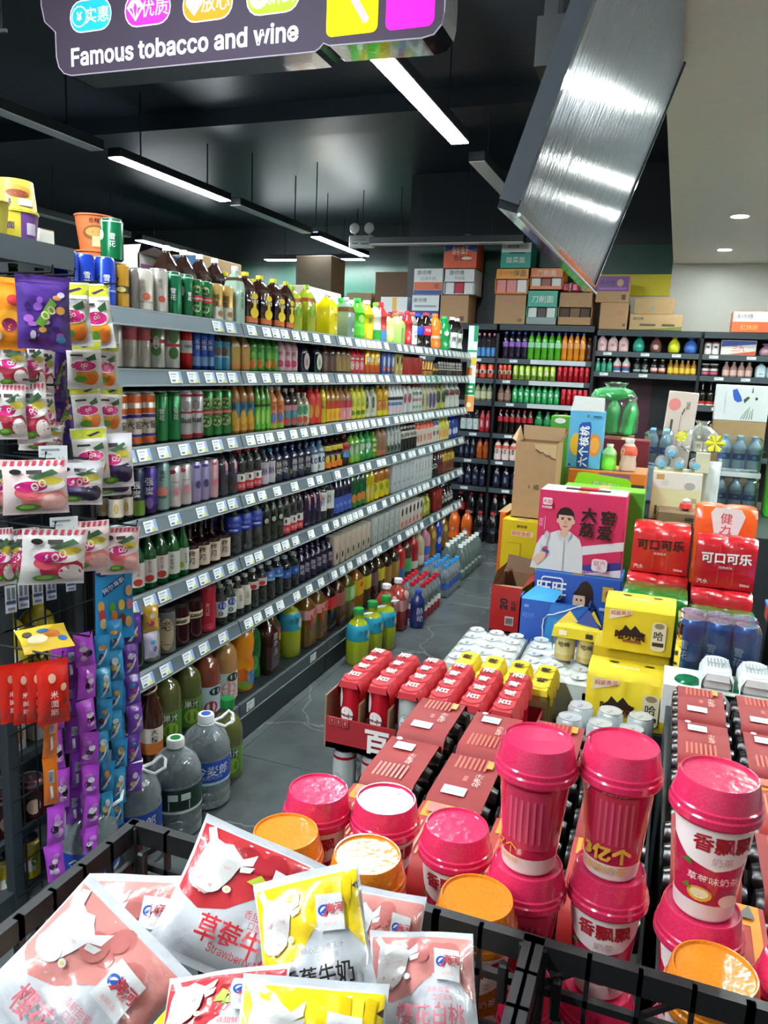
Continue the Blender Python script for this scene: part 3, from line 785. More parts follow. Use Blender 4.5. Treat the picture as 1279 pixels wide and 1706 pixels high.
# one line per product: object name | words for the label | category | shape | radius | body | cap | bands | text | blobs
W_, K_, R_, Y_ = 'l#eceeea', 'l#1d1b1c', 'l#c8202c', 'l#f1d21e'
SP = {
 'blue_can': ('drink_can', 'bright blue can', 'can', 'can', .033, 'm#1c3fb4', 0, [(.3, .34, 'm#8fb4e8')], ('雪花', W_, .5, .62, 1), []),
 'gold_can': ('drink_can', 'golden can', 'can', 'can', .031, 'm#b98a2a', 0, [(.34, .5, 'm#3c4a26')], None, [(0, .42, .5, .06, 'm#d8c27a')]),
 'silver_can_dark': ('drink_can', 'dark silver can', 'can', 'can', .03, 'm#77726c', 0, [], None, []),
 'white_can': ('drink_can', 'pale silver can', 'can', 'can', .038, 'm#c9c2b6', 0, [(.2, .24, 'm#a89f90')], ('啤酒', 'l#8a7f70', .6, .5, 1), [(20, .35, .35, .08, 'l#b5543c')]),
 'white_can_red': ('drink_can', 'grey can with red spot', 'can', 'can', .032, 'm#b3ada4', 0, [], ('啤酒', 'l#6f675c', .66, .5, 1), [(10, .32, .4, .07, 'l#a8402f')]),
 'green_can_beer': ('drink_can', 'deep green beer can', 'can', 'can', .033, 'm#0d6b41', 0, [(.9, .93, 'm#cfe0d4')], ('雪花', W_, .48, .6, 1), [(-60, .6, .3, .12, 'l#e4ece6')]),
 'green_red_can': ('drink_can', 'green can with red band', 'can', 'can', .032, 'm#1b6b33', 0, [(.42, .58, 'm#b8393a')], ('TSINGTAO', W_, .5, .42, 0), [(0, .74, .45, .1, 'l#c9bf8c'), (0, .73, .36, .08, 'm#1b6b33'), (0, .25, .45, .1, 'l#c9bf8c'), (0, .26, .36, .08, 'm#1b6b33')]),
 'gold_white_can': ('drink_can', 'gold and white can', 'can', 'can', .033, 'm#c9a55c', 0, [(.0, .4, 'm#d9d2c2')], ('纯生', K_, .55, .7, 1), [(30, .2, .4, .08, 'l#8a6a30')]),
 'mint_bottle': ('tea_bottle', 'pale mint tall bottle with white cap', 'bottle', 'square', .036, 'g#a9c9b4', 'p#eef0ee', [(.74, .8, 'g#5d4430')], ('乌龙茶', K_, .4, .62, 1), []),
 'lemon_tea_brown': ('tea_bottle', 'dark lemon tea bottle with yellow cap', 'bottle', 'bigtea', .044, 'g#3a221d', 'p#e6d623', [(.05, .16, 'l#cf6a2a')], ('冰红茶', W_, .45, .4, 0), [(0, .24, .7, .1, Y_), (0, .55, .55, .06, Y_), (0, .36, .25, .12, Y_)]),
 'green_tea_big': ('tea_bottle', 'big green tea bottle with lime cap', 'bottle', 'bigtea', .042, 'g#a9b52f', 'p#a6d62a', [(.64, .72, 'g#9a5a2a')], ('绿茶', 'l#1c7a36', .4, .5, 1), [(40, .5, .3, .08, 'l#d8423a'), (-20, .45, .35, .12, 'l#7fbf3a')]),
 'yellow_tea_big': ('tea_bottle', 'big bright yellow bottle with white cap', 'bottle', 'bigtea', .046, 'g#e9d512', 'p#f0efe6', [], None, [(0, .5, .4, .015, 'l#8a7a10'), (0, .44, .45, .012, 'l#8a7a10'), (0, .38, .4, .012, 'l#8a7a10'), (0, .18, .25, .04, 'l#e8e6da')]),
 'oolong_clear': ('tea_bottle', 'grey green oolong bottle with white cap', 'bottle', 'bigtea', .042, 'g#7f9d90', 'p#f0f0ec', [(.64, .76, 'g#6a4a32')], ('乌龙', K_, .35, .45, 1), [(0, .2, .25, .05, 'l#dfe4e0')]),
 'bright_green_bottle': ('tea_bottle', 'bright green bottle with green cap', 'bottle', 'pet', .042, 'g#55cf2c', 'p#2fbf4a', [(.1, .3, 'l#69d83a')], None, [(0, .5, .5, .1, 'l#a6ea5a')]),
 'yellow_orange_bottle': ('juice_bottle', 'yellow bottle with orange stripe', 'bottle', 'pet', .042, 'g#e8cf1e', 'p#f2f1e8', [], ('茶', 'l#3f8a2c', .5, .7, 0), [(40, .4, .22, .3, 'l#ee7a22')]),
 'green_white_bottle': ('juice_bottle', 'white over green bottle', 'bottle', 'pet', .036, 'g#dfe6df', 'p#72c63a', [(.05, .3, 'l#2cae3c')], None, []),
 'red_blue_bottle': ('juice_bottle', 'red over blue bottle', 'bottle', 'pet', .04, 'g#c2302c', 'p#d92a3a', [(.03, .3, 'l#4f8fc9')], None, []),
 'pale_lime_bottle': ('juice_bottle', 'pale lime bottle with red cap', 'bottle', 'pet', .044, 'g#c9d06a', 'p#c9303a', [(.3, .6, 'l#d6dc7a')], None, [(0, .45, .3, .2, 'l#e6e8a8')]),
 'pale_green_bottle': ('juice_bottle', 'broad pale green bottle', 'bottle', 'square', .05, 'g#a9d873', 'p#8a6a3a', [], None, [(-20, .5, .2, .025, 'l#2a3a20'), (-20, .42, .15, .02, 'l#2a3a20'), (-20, .34, .12, .02, 'l#2a3a20')]),
 'red_bottle': ('soda_bottle', 'plain red bottle', 'bottle', 'pet', .038, 'g#b8292a', 'p#c9302f', [], None, []),
 'choc_white_bottle': ('soda_bottle', 'white bottle with dark script', 'bottle', 'pet', .036, 'g#8a7a72', 'p#c94a4a', [(.06, .6, 'l#e2dedb')], ('奶茶', K_, .35, .7, 1), []),
 'cola_blue': ('soda_bottle', 'dark cola bottle with blue label', 'bottle', 'soda', .046, 'g#16100f', 'p#2342b8', [(.36, .62, 'l#1f45c4')], None, []),
 'cola_red': ('soda_bottle', 'dark cola bottle with red label', 'bottle', 'soda', .046, 'g#17100f', 'p#cf2231', [(.36, .62, 'l#d1203a')], ('可乐', W_, .5, .5, 0), []),
 'orange_soda_big': ('soda_bottle', 'orange fizzy bottle', 'bottle', 'soda', .05, 'g#ea7a22', 'p#e8742a', [(.3, .38, 'l#d8c9b8')], None, [(20, .5, .3, .06, 'l#f2f0e8')]),
 'green_soda_big': ('soda_bottle', 'green fizzy bottle', 'bottle', 'soda', .052, 'g#159347', 'p#1fae55', [], None, [(0, .5, .35, .07, 'l#dfe8e0')]),
 'black_white_bottle': ('soda_bottle', 'black bottle with white label', 'bottle', 'soda', .05, 'g#1c1717', 'p#e8e8e4', [(.1, .55, 'l#e9ece8')], ('茶', K_, .35, .8, 0), []),
 'silver_tall': ('beer_can', 'plain silver tall can', 'can', 'can', .031, 'm#b5b0aa', 0, [], None, []),
 'silver_tall_red': ('beer_can', 'silver tall can with red band', 'can', 'can', .032, 'm#b9b2aa', 0, [(.55, .78, 'm#b8525a')], None, [(0, .3, .4, .15, 'm#a8a096')]),
 'silver_green_tall': ('beer_can', 'silver can with green emblem', 'can', 'can', .032, 'm#c4c5be', 0, [(.56, .64, 'm#c24a4a')], None, [(0, .75, .5, .12, 'l#5d8a3c'), (0, .4, .5, .12, 'l#4f8a40'), (0, .57, .3, .14, 'l#e8e8e0')]),
 'white_green_tall': ('beer_can', 'white tall can with green emblem', 'can', 'can', .035, 'm#d4d6d0', 0, [(.5, .57, 'm#c8453f')], None, [(0, .7, .5, .13, 'l#4d8f42'), (0, .36, .5, .13, 'l#4d8f42')]),
 'red_tall': ('beer_can', 'red tall can', 'can', 'can', .027, 'm#c41f24', 0, [(.36, .62, 'm#dfe0dc')], ('TSING', K_, .5, .5, 0), []),
 'blue_tall': ('beer_can', 'blue tall can', 'can', 'can', .028, 'm#2653b8', 0, [(.1, .3, 'm#7ca6d8')], ('乐堡', W_, .55, .8, 1), []),
 'clear_blue_label': ('water_bottle', 'clear bottle with sky blue label', 'bottle', 'pet', .029, 'c#b8c6c2', 'p#3a3f42', [(.02, .66, 'l#3aa2cf'), (.3, .34, 'l#9ad6ea')], None, [(0, .44, .5, .1, 'l#7a5a3a')]),
 'beige_bottle': ('tea_bottle', 'amber tea bottle with beige label', 'bottle', 'square', .031, 'g#a58f62', 'p#8a8470', [(.08, .6, 'l#cfa44a'), (.06, .16, 'l#e38a2e')], None, []),
 'green_orange_bottle': ('juice_bottle', 'green bottle with orange fruit', 'bottle', 'pet', .03, 'g#3a8f2a', 'p#4a5a3a', [(.04, .6, 'l#2fa12c')], None, [(0, .2, .5, .12, 'l#f08a2a'), (0, .42, .3, .1, 'l#7fd04a')]),
 'pink_cherry_bottle': ('juice_bottle', 'pink bottle with cherries', 'bottle', 'pet', .03, 'g#cfaab0', 'p#b8a8a6', [(.06, .62, 'l#eac0cf')], ('桃', 'l#7a3a50', .52, .7, 0), [(0, .24, .55, .1, 'l#d8346a')]),
 'dark_pink_label': ('tea_bottle', 'dark bottle with pink white label', 'bottle', 'square', .036, 'g#262a38', 'p#bdb8b4', [], ('茶', 'l#5a4a4a', .4, .5, 0), [(0, .36, .8, .27, 'l#e8d4d6'), (0, .3, .4, .1, 'l#cf8f98')]),
 'dark_green_label': ('tea_bottle', 'dark bottle with green white label', 'bottle', 'square', .037, 'g#262c36', 'p#c4c0b8', [], ('茶', 'l#3a6a4a', .4, .5, 0), [(0, .36, .8, .27, 'l#e6ece2'), (0, .3, .4, .1, 'l#8fc49a')]),
 'brown_bottle': ('coffee_bottle', 'dark brown coffee bottle', 'bottle', 'sleeve', .033, 'g#40251f', 'p#3a2a26', [(.08, .6, 'l#55322a')], None, []),
 'gold_brown_bottle': ('coffee_bottle', 'golden brown coffee bottle', 'bottle', 'sleeve', .03, 'g#4a3a24', 'p#4f4030', [(.08, .66, 'l#9a7a42')], None, []),
 'red_white_cap': ('milk_drink_bottle', 'red bottle with white cap', 'bottle', 'pet', .031, 'g#c21f30', 'p#f2efec', [(.04, .66, 'l#d0202e')], None, [(0, .3, .3, .16, 'l#f1e4e4'), (0, .55, .4, .05, 'l#f1e4e4')]),
 'yellow_orange_can': ('drink_can', 'yellow and orange can', 'can', 'can', .033, 'm#dfae2c', 0, [(.0, .35, 'm#e2632a')], None, [(0, .55, .4, .12, 'l#f4e9d0')]),
 'blue_white_carton': ('juice_carton', 'blue and white drink carton', 'carton', 'carton', .026, 'l#3f62bd', 0, [], None, [(0, .6, .7, .25, 'l#dbe2f0'), (0, .25, .8, .12, 'l#e08a4a')]),
 'black_yellow_carton': ('juice_carton', 'black and yellow drink carton', 'carton', 'carton', .026, 'l#d8c86a', 0, [], None, [(0, .7, .6, .2, 'l#22242a'), (0, .3, .6, .08, 'l#f2efe0')]),
 'red_pouch': ('snack_packet', 'narrow red packet', 'packet', 'carton', .016, 'l#b3201f', 0, [], None, [(0, .5, .3, .3, 'l#c9382e')]),
 'gold_mini': ('energy_drink_bottle', 'small golden energy drink', 'bottle', 'can', .025, 'm#b8862a', 0, [(.3, .4, 'm#7a3020')], None, []),
 'black_gold_mini': ('energy_drink_bottle', 'small black and gold energy drink', 'bottle', 'can', .024, 'm#3a3222', 0, [(.4, .6, 'm#d8b83a')], None, []),
 'dark_script_bottle': ('coffee_bottle', 'dark coffee bottle with white script', 'bottle', 'sleeve', .028, 'g#2e1f20', 'p#2a1e20', [(.3, .36, 'l#d8d0ce')], ('咖啡', W_, .55, .8, 1), []),
 'orange_white_can': ('drink_can', 'orange and white soda can', 'can', 'can', .033, 'm#d8cabb', 0, [(.8, .93, 'm#d8672a'), (.6, .7, 'm#d8672a'), (.52, .58, 'm#3a2f8a'), (.05, .16, 'm#d8672a'), (.17, .22, 'm#3a2f8a')], ('大窑', K_, .39, .85, 0), []),
 'green_plain_can': ('beer_can', 'plain green tall can', 'can', 'can', .033, 'm#0e7a3c', 0, [(.9, .93, 'm#0a5a2c')], ('雪花', W_, .55, .6, 1), []),
 'silver_red_can': ('beer_can', 'silver can with red rings', 'can', 'can', .033, 'm#c6c5c8', 0, [(.045, .12, 'm#b3262f'), (.54, .58, 'm#b3303a'), (.88, .93, 'm#a82440')], ('Bud', 'l#3a3a42', .4, 1.0, 0), [(0, .7, .45, .1, 'm#a9a7ac')]),
 'green_ring_can': ('beer_can', 'green tall can with red banner', 'can', 'can', .032, 'm#1d7a2f', 0, [(.48, .58, 'm#c23a34')], ('TSINGTAO', W_, .53, .42, 0), [(0, .72, .62, .12, 'l#d3cb94'), (0, .71, .48, .1, 'm#1d7a2f'), (0, .34, .62, .12, 'l#d3cb94'), (0, .35, .48, .1, 'm#1d7a2f')]),
 'peach_tea_bottle': ('tea_bottle', 'amber tea bottle with red cap', 'bottle', 'pet', .03, 'g#b5803a', 'p#c02a34', [(.06, .3, 'l#d8a23a'), (.3, .58, 'l#3c7f9c')], ('茶', K_, .5, .7, 0), [(0, .3, .45, .14, 'l#f0c22c')]),
 'lime_pet': ('juice_bottle', 'lime green bottle', 'bottle', 'pet', .028, 'g#5fae2c', 'p#3a6a2a', [(.06, .6, 'l#62c832'), (.52, .58, 'l#26451f')], None, [(0, .3, .35, .16, 'l#b8ea6a')]),
 'orange_fun_pet': ('juice_bottle', 'orange juice bottle with blue swirl', 'bottle', 'pet', .032, 'g#d3812c', 'p#d8d8d0', [(.1, .6, 'l#d58a52'), (.03, .14, 'l#9ac23a')], ('果', 'l#c2332c', .5, .8, 0), [(0, .28, .4, .12, 'l#4a78c2')]),
 'dark_fun_pet': ('juice_bottle', 'dark bottle with teal and pink print', 'bottle', 'pet', .031, 'g#3a2a28', 'p#b8b4b0', [(.06, .58, 'l#2f7f94'), (.44, .58, 'l#d58a9a')], None, [(0, .16, .5, .09, 'l#d8402f')]),
 'melon_pet': ('juice_bottle', 'pale bottle with green melon print', 'bottle', 'pet', .031, 'g#b9a98f', 'p#aaa6a2', [(.1, .66, 'l#bcd6a8')], None, [(0, .48, .5, .14, 'l#3a8a6a'), (0, .2, .5, .1, 'l#d6483c')]),
 'red_sport_pet': ('sports_bottle', 'red sports drink bottle', 'bottle', 'sleeve', .033, 'g#c22a24', 'p#55504e', [(.04, .8, 'l#cf2f24')], None, [(0, .35, .35, .18, 'l#e0a63a')]),
 'yellow_black_pet': ('sports_bottle', 'yellow bottle with black lettering', 'bottle', 'sleeve', .024, 'g#d9c81e', 'p#6a6430', [], ('尖叫', K_, .5, .9, 1), []),
 'amber_red_label': ('tea_bottle', 'amber tea bottle with red label', 'bottle', 'square', .027, 'g#a97a2c', 'p#6a5a48', [(.05, .38, 'l#e3b92a'), (.38, .58, 'l#c23a2c')], None, [(0, .2, .5, .1, 'l#ee8a3a')]),
 'pink_red_label': ('tea_bottle', 'pink tea bottle with red label', 'bottle', 'square', .034, 'g#a87a50', 'p#6a5f5a', [(.05, .38, 'l#e0909a'), (.38, .58, 'l#b33a4a')], None, [(0, .2, .4, .1, 'l#f0c4c8')]),
 'yellow_juice_pet': ('juice_bottle', 'yellow green juice bottle', 'bottle', 'sleeve', .033, 'g#cfc52a', 'p#8a8050', [(.05, .8, 'l#d3d23a')], None, [(0, .2, .5, .07, 'l#5d8a20'), (0, .5, .4, .12, 'l#a8b02a')]),
 'pale_herb_pet': ('tea_bottle', 'pale herb tea bottle with dark leaf', 'bottle', 'sleeve', .036, 'g#b9bda2', 'p#2f6a3a', [(.05, .7, 'l#c4c8b2')], None, [(0, .5, .2, .2, 'l#2c3a2a'), (0, .12, .4, .06, 'l#e6e8de')]),
 'golden_pet': ('juice_bottle', 'golden yellow juice bottle', 'bottle', 'bulge', .037, 'g#d9a81c', 'p#d8d2b8', [(.04, .2, 'l#e2cf1f')], None, [(0, .38, .35, .16, 'l#b8621c')]),
 'white_blue_yogurt': ('yogurt_bottle', 'white yogurt bottle with blue print', 'bottle', 'sport', .03, 'p#dfe0e2', 'p#d9dade', [(.5, .6, 'l#3a3c48'), (.32, .42, 'l#4f7fb8')], None, [(0, .2, .4, .1, 'l#eec8d2')]),
 'white_red_yogurt': ('yogurt_bottle', 'white yogurt bottle with crimson cap', 'bottle', 'sport', .034, 'p#d7dbd9', 'p#a3304a', [], None, [(0, .5, .3, .16, 'l#b23a58')]),
 'white_green_yogurt': ('yogurt_bottle', 'white yogurt bottle with red zigzag', 'bottle', 'sport', .031, 'p#dfe5e0', 'p#b84a60', [], ('M', 'l#c23a4a', .45, 1.2, 0), [(0, .68, .5, .06, 'l#3a5a48'), (0, .2, .4, .06, 'l#8fc0a0')]),
 'cream_pet': ('milk_drink_bottle', 'cream milk tea bottle', 'bottle', 'sleeve', .035, 'p#cfc6a4', 'p#b8b090', [], None, [(0, .4, .25, .25, 'l#8a8560')]),
 'cream_purple_pet': ('milk_drink_bottle', 'cream bottle with purple stripe', 'bottle', 'sleeve', .036, 'p#c9c2b4', 'p#a8a090', [], None, [(0, .4, .4, .3, 'l#4a3f78')]),
 'kiwi_pet': ('milk_drink_bottle', 'olive bottle with dark leaf', 'bottle', 'sleeve', .04, 'p#b0b070', 'p#c0b890', [], None, [(10, .5, .5, .24, 'l#24452c'), (-20, .15, .5, .09, 'l#cfd84a')]),
 'white_berry_pet': ('milk_drink_bottle', 'white bottle with red berries', 'bottle', 'sport', .04, 'p#d9dfd9', 'p#dfe2df', [], None, [(0, .62, .6, .12, 'l#24402c'), (30, .6, .35, .1, 'l#c83a4a')]),
 'wine_cream': ('wine_bottle', 'dark bottle with cream label', 'bottle', 'soju', .03, 'g#1c1517', 'p#2a2022', [(.12, .5, 'l#d8ccb8')], None, [(0, .3, .3, .1, 'l#b89a50')]),
 'green_black_slim': ('slim_can', 'navy and green slim can', 'can', 'can', .029, 'm#23304a', 0, [(.04, .35, 'm#6f9a3a')], ('强爽', W_, .58, .95, 1), []),
 'purple_slim': ('slim_can', 'purple slim can', 'can', 'can', .03, 'm#4a2f8f', 0, [(.04, .2, 'm#3a1f5a')], ('强爽', W_, .6, .95, 1), [(0, .25, .4, .12, 'l#8a6ac0')]),
 'teal_peach_slim': ('slim_can', 'teal slim can with a peach', 'can', 'can', .03, 'm#8fb5b0', 0, [], ('微醺', 'l#3a2a34', .72, .6, 1), [(0, .4, .7, .1, 'l#e58a76'), (0, .29, .5, .03, 'l#2f6a5a')]),
 'white_pink_slim': ('slim_can', 'white slim can with pink petal', 'can', 'can', .03, 'm#d6d2d2', 0, [], None, [(-20, .85, .4, .05, 'l#c8405a'), (10, .4, .35, .1, 'l#e08a9c'), (0, .62, .5, .01, 'l#8a8088')]),
 'lilac_slim': ('slim_can', 'lilac slim can with grapes', 'can', 'can', .028, 'm#aaa4d2', 0, [], None, [(0, .88, .5, .04, 'l#5a4a9a'), (10, .45, .4, .1, 'l#4a4270')]),
 'pink_slim': ('slim_can', 'pale pink slim can', 'can', 'can', .027, 'm#e3b7c2', 0, [], None, [(0, .88, .4, .04, 'l#d0708a'), (10, .4, .5, .1, 'l#dd7f96')]),
 'clear_white_cap': ('water_bottle', 'clear bottle with pink tag', 'bottle', 'square', .031, 'c#8f99a8', 'p#e2e2e2', [], None, [(10, .62, .3, .14, 'l#e0a0b4'), (10, .5, .25, .06, 'l#9a7ac0')]),
 'red_cap_water': ('water_bottle', 'red cap water bottle', 'bottle', 'pet', .032, 'c#b5bdbb', 'p#c61f35', [(.04, .24, 'l#d2303a'), (.24, .42, 'l#e6e6e2')], ('乐百', W_, .14, .5, 0), [(0, .33, .15, .05, 'l#2a2a2a')]),
 'white_purple_pet': ('vitamin_water_bottle', 'white bottle with violet lettering', 'bottle', 'pet', .029, 'c#8fa0b0', 'p#2f6f8a', [(.05, .66, 'l#d4d2dc')], ('脉', 'l#4a2f7a', .4, 1.1, 0), []),
 'navy_lime_pet': ('vitamin_water_bottle', 'navy bottle with lime fruit', 'bottle', 'pet', .033, 'g#1e2550', 'p#27386a', [(.04, .64, 'l#1b2244')], ('脉动', W_, .42, .85, 1), [(-45, .22, .45, .09, 'l#8fae3a')]),
 'white_blue_pet': ('vitamin_water_bottle', 'pale blue bottle marked ten', 'bottle', 'pet', .034, 'g#4f6f8f', 'p#35609a', [(.04, .6, 'l#d3dde6')], ('10', 'l#1f3a6a', .4, 1.5, 0), [(-40, .16, .4, .08, 'l#9fc04a')]),
 'lemon_tea_small': ('tea_bottle', 'dark lemon tea bottle with orange base', 'bottle', 'bulge', .034, 'g#2a1a16', 'p#2a2018', [(.05, .26, 'l#dd7a22'), (.62, .78, 'l#c9b52a'), (.44, .52, 'l#4a3a6a')], None, [(0, .34, .4, .12, 'l#d8b82c')]),
 'red_blue_pet': ('soda_bottle', 'red and blue patterned bottle', 'bottle', 'pet', .036, 'g#241b1c', 'p#a02a30', [(.26, .5, 'l#3f7fb8'), (.5, .74, 'l#b82f38')], None, [(-40, .5, .3, .2, 'l#c9b83a')]),
 'lime_soda': ('soda_bottle', 'lime green fizzy bottle', 'bottle', 'pet', .034, 'g#78b82a', 'p#2a5a2a', [(.2, .66, 'l#5f9f4a')], None, [(0, .45, .3, .16, 'l#c8d0c0')]),
 'green_soda': ('soda_bottle', 'emerald fizzy bottle', 'bottle', 'pet', .036, 'g#1d8f3a', 'p#1f7a3a', [], None, [(0, .5, .5, .14, 'l#bcd4c0')]),
 'green_yellow_pet': ('soda_bottle', 'green bottle with yellow squares', 'bottle', 'pet', .034, 'g#4f9a24', 'p#3f7a24', [(.2, .6, 'l#2f6a2a')], None, [(0, .3, .4, .07, 'l#d0cf3a'), (0, .5, .4, .07, 'l#c4d06a')]),
 'brown_milk_pet': ('milk_drink_bottle', 'brown milk tea bottle', 'bottle', 'sleeve', .035, 'p#8f6a50', 'p#7a5a48', [(.05, .22, 'l#b5704a')], None, []),
 'grey_silver_pet': ('sparkling_water_bottle', 'grey silver bottle', 'bottle', 'sleeve', .03, 'g#8f9a9a', 'p#aab2b2', [(.06, .3, 'l#5f6f6a')], None, [(0, .5, .4, .2, 'l#c4cac8'), (0, .2, .2, .08, 'l#2a2e2e')]),
 'black_white_pet': ('sparkling_water_bottle', 'black bottle with white shoulder', 'bottle', 'sleeve', .03, 'g#191919', 'p#c9c9c2', [(.5, .8, 'l#c2c0b8')], ('茶', K_, .64, .9, 0), []),
 'cream_orange_cap': ('yogurt_bottle', 'cream yogurt bottle with orange shoulder', 'bottle', 'sport', .035, 'p#e2d9cb', 'p#d8532c', [(.64, .84, 'l#dd4f2a')], None, [(0, .3, .25, .14, 'l#cf7f70')]),
 'white_navy_pet': ('yogurt_bottle', 'white bottle with navy neck', 'bottle', 'sport', .032, 'p#dcdad2', 'p#2f3f8a', [(.72, .84, 'l#2f3f8a')], None, [(0, .4, .3, .1, 'l#6a6a62')]),
 'yellow_yogurt_pet': ('yogurt_bottle', 'yellow and white yogurt bottle', 'bottle', 'sport', .038, 'p#ddd48a', 'p#e0d04a', [(.55, .8, 'l#d9d03c')], None, [(0, .3, .5, .16, 'l#e0a24a')]),
 'royal_blue_pet': ('sports_bottle', 'royal blue sports bottle', 'bottle', 'sleeve', .037, 'g#1f3f9f', 'p#27449f', [], None, [(0, .3, .4, .14, 'l#cdd6e8')]),
 'soju_pink': ('soju_bottle', 'green soju bottle with pink cap', 'bottle', 'soju', .032, 'g#0d5a2c', 'p#c82a52', [(.1, .5, 'l#ded9cf')], ('참이슬', 'l#b0586a', .38, .42, 1), [(0, .18, .5, .06, 'l#b8322f')]),
 'soju_lime': ('soju_bottle', 'green soju bottle with lime cap', 'bottle', 'soju', .032, 'g#0e6a30', 'p#9cc42a', [(.1, .5, 'l#e2e4da')], ('처음처럼', 'l#2a2a2a', .32, .4, 1), [(-40, .2, .4, .06, 'l#9cc23a')]),
 'plum_wine': ('wine_bottle', 'plum wine bottle with cream label', 'bottle', 'flask', .036, 'g#2a1413', 'p#1d1213', [(.06, .49, 'l#e2d3c0')], ('梅见', 'l#2a1c18', .31, .75, 1), []),
 'blue_sport_water': ('water_bottle', 'big clear bottle with deep blue label', 'bottle', 'pet', .041, 'c#aebcc2', 'p#d9d5d8', [(.44, .76, 'l#1f35a0')], ('水动乐', 'l#9fb0e0', .6, .4, 0), [(0, .5, .5, .02, 'l#c8d0ee')]),
 'sparkle_water': ('water_bottle', 'clear greenish mineral water bottle', 'bottle', 'pet', .03, 'c#9fb0a0', 'p#3f4a40', [(.4, .52, 'x#8fa890')], None, [(0, .5, .35, .06, 'l#b8c4a8')]),
 'violet_clear': ('water_bottle', 'violet tinted clear bottle', 'bottle', 'square', .03, 'c#77709a', 'p#4a4468', [], None, [(20, .66, .35, .16, 'l#d08a98'), (20, .48, .3, .08, 'l#7a62a8')]),
 'clear_white_label': ('water_bottle', 'clear bottle with white label', 'bottle', 'pet', .036, 'c#a8b2b6', 'p#b8bcc0', [(.24, .7, 'l#d9dcdc')], ('苏打', 'l#3a3f44', .48, .6, 1), []),
 'navy_label_pet': ('water_bottle', 'navy bottle with bright blue label', 'bottle', 'pet', .027, 'g#262a4a', 'p#2a3050', [(.05, .46, 'l#3f62c0')], ('水', 'l#a9c0f0', .25, .9, 0), []),
 'dark_green_orange': ('juice_bottle', 'dark green bottle with orange fruit', 'bottle', 'sleeve', .034, 'g#1a5f3a', 'p#1a4a30', [(.03, .3, 'l#2f7a3a')], None, [(0, .26, .5, .12, 'l#d8843a')]),
 'yellow_flow_pet': ('juice_bottle', 'yellow juice bottle', 'bottle', 'sleeve', .03, 'g#cfbd1f', 'p#a09020', [], None, [(0, .3, .4, .2, 'l#d8c26a')]),
 'yellow_amber_pet': ('juice_bottle', 'yellow bottle with amber shoulder', 'bottle', 'bulge', .037, 'g#b87a28', 'p#5a3f28', [(.04, .5, 'l#d8c820')], None, [(0, .35, .3, .12, 'l#5f8a24')]),
 'white_carton': ('juice_carton', 'pale blue white milk carton', 'carton', 'carton', .036, 'l#c6cdd4', 0, [], ('奶', 'l#3a4450', .8, .6, 0), [(0, .3, .4, .05, 'l#8fa0b0')]),
 'white_script_carton': ('juice_carton', 'white carton with black script', 'carton', 'carton', .031, 'l#d0d4d6', 0, [], ('纯牛奶', 'l#24282c', .62, .7, 1), [(0, .2, .5, .08, 'l#a8c2a4')]),
 'dark_ring_bottle': ('coffee_bottle', 'dark bottle with white ring', 'bottle', 'sleeve', .035, 'g#26302a', 'p#2a2622', [], None, [(0, .45, .5, .1, 'l#d6d4ca'), (0, .45, .34, .07, 'l#26302a')]),
 'red_dark_bottle': ('coffee_bottle', 'dark red bottle', 'bottle', 'sleeve', .026, 'g#5a1f24', 'p#6a2024', [(.2, .4, 'l#7a2a30')], None, []),
 'amber_yellow_pet': ('tea_bottle', 'amber and yellow tea bottle', 'bottle', 'sleeve', .037, 'g#7a4a1f', 'p#6a3a1a', [(.5, .78, 'l#b89a28')], None, [(0, .3, .4, .12, 'l#5f2a1a')]),
 'dark_jar': ('gift_jar', 'dark green lidded jar', 'jar', 'jar', .04, 'g#1d2b25', 'p#15191a', [], None, [(0, .6, .4, .06, 'l#c4c8c0')]),
 'grey_gift_jar': ('gift_jar', 'grey jar with beige calligraphy label', 'jar', 'jar', .042, 'p#6a6a66', 'p#1c1d1e', [(.86, .88, 'm#b8bcc0')], ('老', 'l#2a1f1a', .6, .95, 0), [(0, .42, .66, .35, 'l#b9a584'), (0, .2, .4, .01, 'l#5a4a38')]),
 'dark_red_jar': ('gift_jar', 'dark red jar with a cream band', 'jar', 'jar', .04, 'g#3a1219', 'p#1f1315', [(.5, .66, 'l#ddd3ac')], ('Kaisah', K_, .58, .62, 0), []),
 'red_tube_jar': ('gift_jar', 'bright red cylinder tin', 'jar', 'jar', .042, 'p#a81f33', 'p#8f1c2c', [], ('女儿红', 'l#e6c8c0', .5, .4, 1), [(0, .12, .8, .06, 'l#c23a48')]),
 'clear_blue_spot': ('water_bottle', 'clear bottle with round blue spot', 'bottle', 'soju', .031, 'c#98a39f', 'p#aab0b0', [(.2, .6, 'l#d2d5d0')], None, [(10, .5, .55, .1, 'l#2a4fa8'), (0, .3, .3, .06, 'l#5a6468')]),
 'clear_cream_label': ('water_bottle', 'clear bottle with tall cream label', 'bottle', 'soju', .029, 'c#96a09c', 'p#b8beb8', [(.2, .72, 'l#d2cfc2')], ('白酒', 'l#8a4a44', .48, .5, 1), []),
 'red_triangle_water': ('water_bottle', 'clear water bottle with red triangle', 'bottle', 'pet', .032, 'c#9ba6a2', 'p#b0b8b4', [(.48, .68, 'l#ded8d0')], None, [(0, .55, .5, .06, 'l#cf2f3a')]),
 'blue_label_water': ('water_bottle', 'clear water bottle with blue label', 'bottle', 'pet', .034, 'c#9eabae', 'p#a9b8bc', [(.5, .74, 'l#2f5fb4'), (.5, .56, 'l#6fb4dc')], ('水', W_, .64, .6, 0), []),
